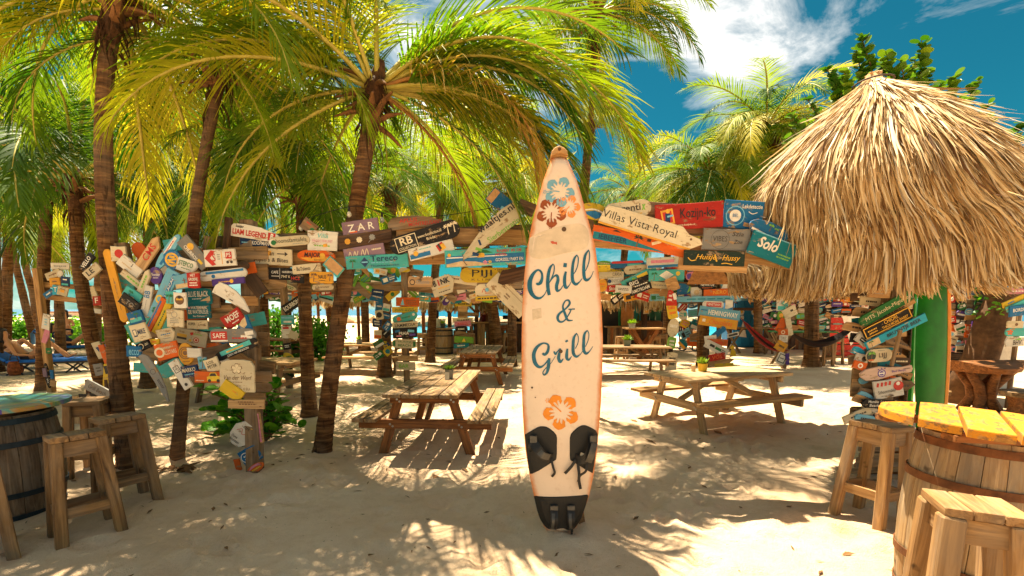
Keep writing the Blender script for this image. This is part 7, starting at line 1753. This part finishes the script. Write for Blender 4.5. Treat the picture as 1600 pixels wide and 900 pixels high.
def rocking():
    p = at_z(1075, 548, 0); r = empty('rocking_chair', p, 'dark rocking chair standing before the low wall', 'rocking chair'); m = BLACK
    for s in (-.26, .26):
        mb = MB(); mb.tube([(s, -.5, .12), (s, -.2, .02), (s, .15, .01), (s, .5, .1)], .025, 6); mb.build('rocker', m, r)
        bar(r, 'leg', (s, -.25, .03), (s, -.25, .62), .05, .05, m, up=(0, 1, 0)); bar(r, 'back_post', (s, .2, .03), (s, .42, 1.15), .05, .05, m, up=(0, 1, 0)); bar(r, 'armrest', (s, -.3, .64), (s, .3, .66), .07, .03, m)
    for i in range(5): bar(r, 'seat_slat', (-.26, -.25 + .11 * i, .40), (.26, -.25 + .11 * i, .40), .09, .02, m)
    for i in range(4): bar(r, 'back_slat', (-.18 + .12 * i, .24, .45), (-.18 + .12 * i, .41, 1.1), .06, .02, m, up=(0, 1, 0))
    bar(r, 'back_rail', (-.28, .42, 1.12), (.28, .42, 1.12), .08, .03, m, up=(0, 1, 0))
rocking()
def crates():
    p = at_z(1322, 558, 0); r = empty('red_crate', p, 'red slatted crate with white patches standing at the far wall', 'crate'); rm = paintmat('red')
    for i in range(6): bar(r, 'slat', (-.65, -.02, .1 + i * .24), (.65, -.02, .1 + i * .24), .2, .03, rm, up=(0, 1, 0))
    for x in (-.6, 0, .6): bar(r, 'upright', (x, .03, 0), (x, .03, 1.5), .1, .05, DARKW, up=(0, 1, 0))
    mb = MB(); mb.add([(-.3, -.042, 1.45), (.45, -.042, 1.45), (.35, -.042, .75), (.1, -.042, .4), (-.05, -.042, .8)], [(0, 1, 2, 3, 4)]); mb.build('painted_patch', plain('white_patch', '#d8cfc0', .7), r)
crates()
def big_trunk():
    b = at_z(1545, 640, 0) + V((0, .6, 0)); r = empty('tree', b, 'thick gnarled dark tree trunk right of the thatch pole', 'tree')
    mb = MB(); mb.tube([V((0, 0, -.1)), at_y(1532, 560, b.y) - b, at_y(1548, 510, b.y) - b, at_y(1562, 470, b.y) - b, at_y(1600, 400, b.y) - b], [.30, .25, .24, .22, .14], 16)
    mb.v = [tuple(V(v) * (1 + .10 * noise.noise(V(v) * 3.1))) for v in mb.v]
    mb.build('trunk', plain('gnarled_bark', '#5a4028', .95, var=.5, sc=9, bmp=1.0), r, smooth=True)
    mb = MB(); mb.tube([at_y(1562, 470, b.y) - b, at_y(1535, 440, b.y) - b, at_y(1520, 400, b.y) - b], [.12, .08, .05], 8); mb.build('branch', plain('gnarled_bark', '#5a4028', .95, var=.5, sc=9, bmp=1.0), r, smooth=True)
    q = random.Random(15)
    for i in range(90):
        p = at_y(q.uniform(1525, 1575), q.uniform(430, 500), b.y + q.uniform(-.5, .3)) - b
        o = link('leaf', RL[1], r, p, (q.uniform(-1, 1), q.uniform(-1, 1), q.uniform(0, 6))); s = .035; o.scale = (s, s, s)
big_trunk()
def rack():
    o = at_y(1508, 560, 8.8); o.z = 0; r = empty('sign_rack', o, 'dark rack of boards behind the root table', 'rack')
    for x in (-.38, 0, .38): bar(r, 'upright', (x, .06, -.1), (x, .06, 2.0), .1, .06, DARKW, up=(0, 1, 0))
    for z in (.8, 1.2, 1.6): bar(r, 'rail', (-.45, .02, z), (.45, .02, z), .1, .04, DARKW, up=(0, 1, 0))
    mb = MB(); mb.box((0, .25, 1.1), (1.1, .06, 2.2)); mb.build('backing_board', plain('dark_bar_wall', '#2a211a', .8), r)
    p = at_y(1570, 480, 9.6); p.z = 0
    r = empty('white_hut', p, 'pale hut with a window frame behind the gnarled tree', 'hut')
    mb = MB(); mb.box((-.1, .5, 1.2), (1.2, .8, 2.4)); mb.build('wall', plain('pale_hut_wall', '#c9bfae', .8), r)
    mb = MB(); mb.box((-.35, .08, 1.7), (.36, .06, .8)); mb.build('window', plain('window_glass', '#3a4a50', .1), r)
    for x in (-.56, -.14): bar(r, 'window_frame', (x, .04, 1.25), (x, .04, 2.15), .07, .05, paintmat('white'), up=(0, 1, 0))
rack()

# hedges and bushes: each a thing with its own leaves
def hedge(name, p, sx, sy, sz, n, seed, label, cat='hedge', lm=1, ls=.10):
    r = empty(name, p, label, cat); q = random.Random(seed); vs, fs = [], []
    for i in range(n):
        a, b, c = q.gauss(0, .42), q.gauss(0, .42), q.random() ** .8
        k = .55 + .45 * noise.noise(V((a * 3 + seed, b * 3, c * 3))) + .35
        P = V((a * sx * k, b * sy * k, c * sz * (.72 + .28 * noise.noise(V((a * 4, seed, 0))) * 1.6)))
        d = V((q.gauss(0, 1), q.gauss(0, 1), q.gauss(0, .8))).normalized(); u = d.orthogonal().normalized(); w = d.cross(u); s = ls * q.uniform(.6, 1.2); k = len(vs)
        vs += [tuple(P), tuple(P + u * s * .5 + w * s * .45), tuple(P + u * s), tuple(P + u * s * .5 - w * s * .45)]; fs.append((k, k + 1, k + 2, k + 3))
    me = bpy.data.meshes.new('foliage'); me.from_pydata(vs, [], fs); me.materials.append(SGM[lm]); link('foliage', me, r)
    mb = MB()
    for i in range(5): mb.tube([(q.uniform(-.3, .3) * sx, 0, -.1), (q.uniform(-.4, .4) * sx, 0, sz * .7)], .03, 5)
    mb.build('stems', TWIG, r)
for i, (u, v, sx, sz, n, lb) in enumerate(((420, 556, 1.5, 2.1, 2600, 'bright green bush behind the left middle post'), (498, 562, 1.0, 1.7, 2000, 'dark green bush between the slender and the leaning palms'), (470, 560, .9, 1.3, 1400, 'small dark bush left of the bush between the palms'),
        (25, 530, 3.2, 1.5, 2200, 'green hedge behind the loungers at the left edge'), (110, 530, 3.6, 1.3, 2200, 'green hedge behind the middle lounger'), (170, 545, 2.0, 1.2, 1200, 'low hedge right behind the grey trunk'))):
    p = at_z(u, v, 0); hedge('bush' if i < 3 else 'hedge', p, sx, .8, sz, n, 50 + i, lb, 'bush' if i < 3 else 'hedge', 1, .17 if i > 2 else .12)

# far resort on the left beach and thatch parasols by the water
def parasol(u, v, rad, h, label):
    p = at_z(u, v, 0) if v else at_y(u, 500, 30); p.z = 0; r = empty('thatched_parasol', p, label, 'thatched parasol')
    c = Cone((0, 0, h + .9), (0, 0, h), rad, .1); c.under(r, BACKING, 20); thatch('thatch', r, c, 1300, int(u), .03, .6, fringe=.3)
    mb = MB(); mb.tube([(0, 0, -.2), (0, 0, h + .6)], .07, 8); mb.build('pole', OILED, r)
parasol(562, 546, 1.25, 2.1, 'small thatched parasol left of the rough palm trunk'); parasol(500, 541, 1.2, 2.2, 'small thatched parasol left of the leaning palm')
for i, (u, w, h, c, lb) in enumerate(((90, 40, 9, '#c9bfb4', 'long pale resort building far along the beach'), (150, 26, 14, '#b8744a', 'reddish resort building far along the beach'))):
    p = at_y(u, 495, 95); r = empty('resort_building', V((p.x, 95, -.2)), lb, 'building'); k = 95 / F
    mb = MB(); mb.box((0, 3, h * k / 2), (w * k, 5, h * k)); mb.build('wall', plain('resort_' + c[1:], c, .8), r)
    mb = MB(); mb.box((0, 3, h * k + .1), (w * k + .8, 5.8, .25)); mb.build('roof', plain('resort_roof', '#8a5a3c', .8), r)
    for j in range(5): mb = MB(); mb.box((-w * k / 2 + w * k * (j + .5) / 5, .47, h * k * .45), (w * k * .1, .08, h * k * .4)); mb.build('window', plain('window_glass', '#3a4a50', .1), r)

# string of bulbs
def string_light():
    a, b = at_y(415, 380, 4.9), at_y(700, 352, 4.9); r = empty('string_light', a, 'black cable with bulbs strung above the arch beam', 'string light'); mb = MB()
    pts = [at_y(u, v, 4.95) - a for u, v in ((345, 378), (400, 372), (450, 352), (500, 335), (555, 322), (590, 330), (625, 340), (680, 338), (740, 330), (800, 318))]
    P = catmull([tuple(p) for p in pts], 5); mb.tube(P, .004, 5); mb.build('cable', BLACK, r)
    for i in (12, 19, 26, 34):
        p = V(P[i]); mb = MB(); mb.tube([p, p + V((0, 0, -.045))], .012, 8); s = mb.build('socket', BLACK, r)
        mb = MB(); mb.tube([p + V((0, 0, -.045)), p + V((0, 0, -.06)), p + V((0, 0, -.085)), p + V((0, 0, -.105))], [.01, .02, .024, .008], 10); mb.build('bulb', plain('clear_bulb', '#c9c4b0', .1), s, smooth=True)
string_light()
def litter():
    q = random.Random(31); vs, fs = [], []
    for i in range(520):
        x, y = q.uniform(-5, 5), 1.8 + 8 * q.random() ** 1.3; z = sand_z(x, y) + .006; l = q.uniform(.012, .05) * (3 if q.random() < .06 else 1); w = l * q.uniform(.12, .4); a = q.uniform(0, 6.28)
        c, s = cos(a), sin(a); k = len(vs); h = q.uniform(.002, .012)
        vs += [(x - c * l, y - s * l, z), (x - s * w, y + c * w, z + h), (x + c * l, y + s * l, z + .004), (x + s * w, y - c * w, z + h * .3)]; fs.append((k, k + 1, k + 2, k + 3))
    me = bpy.data.meshes.new('leaf_litter'); me.from_pydata(vs, [], fs); me.materials.append(plain('dead_leaf', '#6f4e2c', .9, var=.5))
    tag(link('leaf_litter', me), 'bits of dead leaf and bark scattered over the sand', kind='stuff')
litter()
def debris():
    p = at_z(262, 738, 0); r = empty('palm_husk', p, 'brown dry palm husks lying at the foot of the arch palm', 'palm husk'); q = random.Random(2); mb = MB()
    for i in range(14):
        a = q.uniform(0, 6.28); c = V((q.uniform(-.22, .26), q.uniform(-.08, .1), .03)); d = V((cos(a), sin(a), q.uniform(-.1, .5))) * q.uniform(.08, .2)
        mb.tube([c - d * .5, c + V((0, 0, .03)), c + d * .5], [.012, .03, .008], 6, flat=.4)
    mb.build('husk', BOOT, r)
debris()
# ---------------------------------------------------------------- people and sun loungers on the left beach
SKIN = plain('skin', '#b9835a', .5, var=.08); HAIR = plain('dark_hair', '#1d1512', .6, var=.2)
def body(r, J, E, mat):
    """one continuous skin over a joint skeleton: J name -> (pos, radius), E pairs"""
    names = list(J); me = bpy.data.meshes.new('body')
    me.from_pydata([J[n][0] for n in names], [(names.index(a), names.index(b)) for a, b in E], [])
    o = link('body', me, r)
    mo = o.modifiers.new('skin', 'SKIN'); mo.use_smooth_shade = True
    for i, n in enumerate(names):
        v = me.skin_vertices[0].data[i]; k = J[n][1]; v.radius = k if isinstance(k, tuple) else (k, k); v.use_root = (n == 'pelvis')
    o.modifiers.new('sub', 'SUBSURF').levels = 1; o.modifiers['sub'].render_levels = 2
    me.materials.append(mat); return o
def lerp(a, b, t): return tuple(x + (y - x) * t for x, y in zip(a, b))
def person(loc, rz, label, pose, top_c=None, hair_long=True, mat=None):
    r = empty('person', loc, label, 'person', None, rz); m = mat or SKIN
    if pose == 'recline':          # seat at z .32, back propped, knees up
        pel, ch, nk, hd = (0, 0, .44), (0, -.30, .74), (0, -.40, .92), (0, -.42, 1.06)
        knees, feet, hands, elb = (.42, .78), (.80, .40), (.12, .50), (-.16, .52)
    elif pose == 'sit':
        pel, ch, nk, hd = (0, 0, .80), (0, .02, 1.18), (0, .04, 1.38), (0, .06, 1.54)
        knees, feet, hands, elb = (.42, .82), (.46, .36), (.34, 1.06), (.05, 1.06)
    else:
        pel, ch, nk, hd = (0, 0, .95), (0, 0, 1.3), (0, .01, 1.5), (0, .03, 1.63)
        knees, feet, hands, elb = (.02, .5), (0, .08), (.12, .85), (.02, 1.08)
    J = {'pelvis': (pel, (.15, .11)), 'belly': (lerp(pel, ch, .5), (.125, .10)), 'chest': (ch, (.15, .11)), 'neck': (nk, .052), 'chin': (lerp(nk, hd, .5), .065), 'head': (hd, (.078, .095)), 'crown': ((hd[0], hd[1] - .01, hd[2] + .1), .062)}
    E = [('pelvis', 'belly'), ('belly', 'chest'), ('chest', 'neck'), ('neck', 'chin'), ('chin', 'head'), ('head', 'crown')]
    for s, n in ((-1, 'l'), (1, 'r')):
        sh = (s * .17, ch[1] - .01, ch[2] + .10)
        J[n + 'sh'] = (sh, .06); J[n + 'el'] = ((s * .25, elb[0], elb[1]), .042); J[n + 'wr'] = ((s * .22, hands[0], hands[1]), .03)
        hx = (s * .22, hands[0], hands[1])
        J[n + 'pa'] = ((s * .215, hands[0] + .07, hands[1] + .01), (.04, .02)); E += [('chest', n + 'sh'), (n + 'sh', n + 'el'), (n + 'el', n + 'wr'), (n + 'wr', n + 'pa')]
        for f in range(4):
            J[n + 'f%d' % f] = ((s * (.185 + .02 * f), hands[0] + .12, hands[1] + .015), .0095); J[n + 'g%d' % f] = ((s * (.183 + .021 * f), hands[0] + .155 + .008 * (f in (1, 2)), hands[1] - .005), .008)
            E += [(n + 'pa', n + 'f%d' % f), (n + 'f%d' % f, n + 'g%d' % f)]
        J[n + 'th'] = ((s * .165, hands[0] + .08, hands[1] + .02), .010); E.append((n + 'wr', n + 'th'))
        lift = .06 if s > 0 else 0
        J[n + 'hi'] = ((s * .10, pel[1] + .03, pel[2] - .02), .085); J[n + 'kn'] = ((s * .12, pel[1] + knees[0] + lift, knees[1] + lift if pose != 'stand' else knees[1]), .06)
        J[n + 'ca'] = (lerp(J[n + 'kn'][0], (s * .12, pel[1] + feet[0], feet[1]), .35), .055); J[n + 'an'] = ((s * .12, pel[1] + feet[0], feet[1]), .036); J[n + 'to'] = ((s * .13, pel[1] + feet[0] + .16, feet[1] - .02 + (.1 if pose == 'recline' else -.03)), (.04, .022))
        E += [('pelvis', n + 'hi'), (n + 'hi', n + 'kn'), (n + 'kn', n + 'ca'), (n + 'ca', n + 'an'), (n + 'an', n + 'to')]
    body(r, J, E, m)
    bm = bmesh.new(); bmesh.ops.create_uvsphere(bm, u_segments=14, v_segments=9, radius=.112)
    for v in list(bm.verts):
        if v.co.y > .04 and v.co.z < .05: v.co.y = .04
        if hair_long and v.co.z < -.03 and v.co.y < .02: v.co.z -= .16; v.co.y -= .02
    me = bpy.data.meshes.new('hair'); bm.to_mesh(me); bm.free(); me.materials.append(HAIR); link('hair', me, r, (hd[0], hd[1] - .02, hd[2] + .045))
    mb = MB(); y = hd[1] + .088
    for s in (-1, 1): mb.box((s * .032, y, hd[2] + .005), (.022, .01, .01))
    mb.box((0, y + .012, hd[2] - .025), (.018, .025, .03)); mb.box((0, y - .004, hd[2] - .06), (.04, .01, .008)); mb.build('face', plain('face_features', '#7a4a34', .5), r)
    if top_c:
        mb = MB(); a, b = V(pel) + (V(ch) - V(pel)) * .1, V(nk); pts = [a + (b - a) * t for t in (0, .3, .55, .78, .95)]
        mb.tube(pts, [.165, .15, .175, .19, .085], 16, False); mb.build('shirt', plain('shirt_' + top_c[1:], top_c, .85), r, smooth=True)
    mb = MB(); mb.tube([V(pel) + V((0, -.02, .10)), V(pel) + V((0, 0, .0)), V(pel) + V((0, .06, -.05))], [.165, .178, .165], 16, False); mb.build('swimwear', plain('swimwear_dark', '#1f2430', .8), r, smooth=True)
    return r
LBLUE = plain('blue_lounger_cloth', '#1d63b8', .8, var=.2, sc=12); LDARK = plain('lounger_frame', '#2b2420', .5)
def lounger(p, rz, label, back=42, towel=None):
    r = empty('sun_lounger', p, label, 'sun lounger', 'sun loungers on the left beach', rz)
    a = R(back); b0 = V((0, -.35, .34)); b1 = b0 + V((0, -cos(a) * .8, sin(a) * .8))
    bar(r, 'seat_cushion', (0, -.35, .35), (0, 1.25, .33), .62, .07, LBLUE); bar(r, 'back_cushion', b0 + V((0, 0, .03)), b1, .62, .07, LBLUE)
    for s in (-.3, .3):
        bar(r, 'side_rail', (s, -.4, .29), (s, 1.27, .28), .05, .05, LDARK); bar(r, 'back_rail', b0 + V((s, 0, -.04)), b1 + V((s, 0, -.05)), .04, .04, LDARK)
        for y in (-.2, .95): bar(r, 'leg', (s, y - .16, 0), (s, y + .16, .29), .04, .04, LDARK); bar(r, 'leg', (s, y + .16, 0), (s, y - .16, .29), .04, .04, LDARK)
    if towel:
        mb = MB(); n = 10; pts = [b0 + (b1 - b0) * t + V((0, .05, .05)) for t in (0, .4, .8, 1.02)] + [b1 + V((0, -.08, -.1)), b1 + V((0, -.08, -.5))]
        for q_ in pts: mb.v += [(-.3, q_.y, q_.z), (.3, q_.y, q_.z)]
        mb.f = [(2 * i, 2 * i + 1, 2 * i + 3, 2 * i + 2) for i in range(len(pts) - 1)]; mb.m = [0] * len(mb.f)
        t = mb.build('towel', plain('towel_' + towel[1:], towel, .95, var=.1), None); t.location = p; t.rotation_euler = (0, 0, rz); tag(t, 'pale blue towel hung over the back of the right lounger', 'towel')
    return r
def beach_people():
    p = at_z(48, 583, 0); lounger(p, R(-62), 'blue sun lounger with a reclining sunbather, between the left palms')
    person(p, R(-62), 'tanned person reclining on the middle blue lounger with knees raised', 'recline')
    p = at_z(2, 577, 0); lounger(p, R(-60), 'blue sun lounger cut by the left edge'); person(p + V((.0, .1, 0)), R(-60), 'dark-haired person sitting on the lounger at the left edge', 'recline')
    p = at_z(112, 556, 0); lounger(p, R(-55), 'blue sun lounger with a pale towel, by the leaning dark palm', 50, '#8fc4dc'); person(p, R(-55), 'person in dark clothes resting on the lounger with the towel', 'recline', '#1d2a44')
    p = at_z(86, 552, 0) + V((0, .6, 0)); person(p, R(200), 'long-haired person sitting upright beyond the middle lounger', 'sit')
    c = at_z(25, 586, 0); r = empty('beach_bag', c, 'patterned brown beach bag on the sand beside the lounger', 'bag'); mb = MB()
    mb.tube([(0, 0, 0), (0, 0, .12), (0, 0, .3), (0, 0, .36)], [.14, .19, .15, .11], 10, flat=.6); mb.build('pouch', plain('bag_cloth', '#8a4a28', .9, var=.6, sc=14), r)
    mb = MB(); mb.tube([(-.12, 0, .34), (-.08, 0, .5), (.08, 0, .5), (.12, 0, .34)], .012, 6); mb.build('handle', DARKW, r)
    person(V((-1.1, 18.9, 0)), R(170), 'person in a dark red top standing behind the beach bar counter', 'stand', '#5a1818')
    person(V((.3, 19.6, 0)), R(180), 'person standing behind the bar near the surfboard edge', 'stand', '#20242c', False)
    person(at_y(683, 560, 17.9) * 1 + V((0, 0, -at_y(683, 560, 17.9).z)), R(20), 'person in a white top beside the far barrel table', 'sit', '#d8d0c4')
beach_people()
fit_texts()
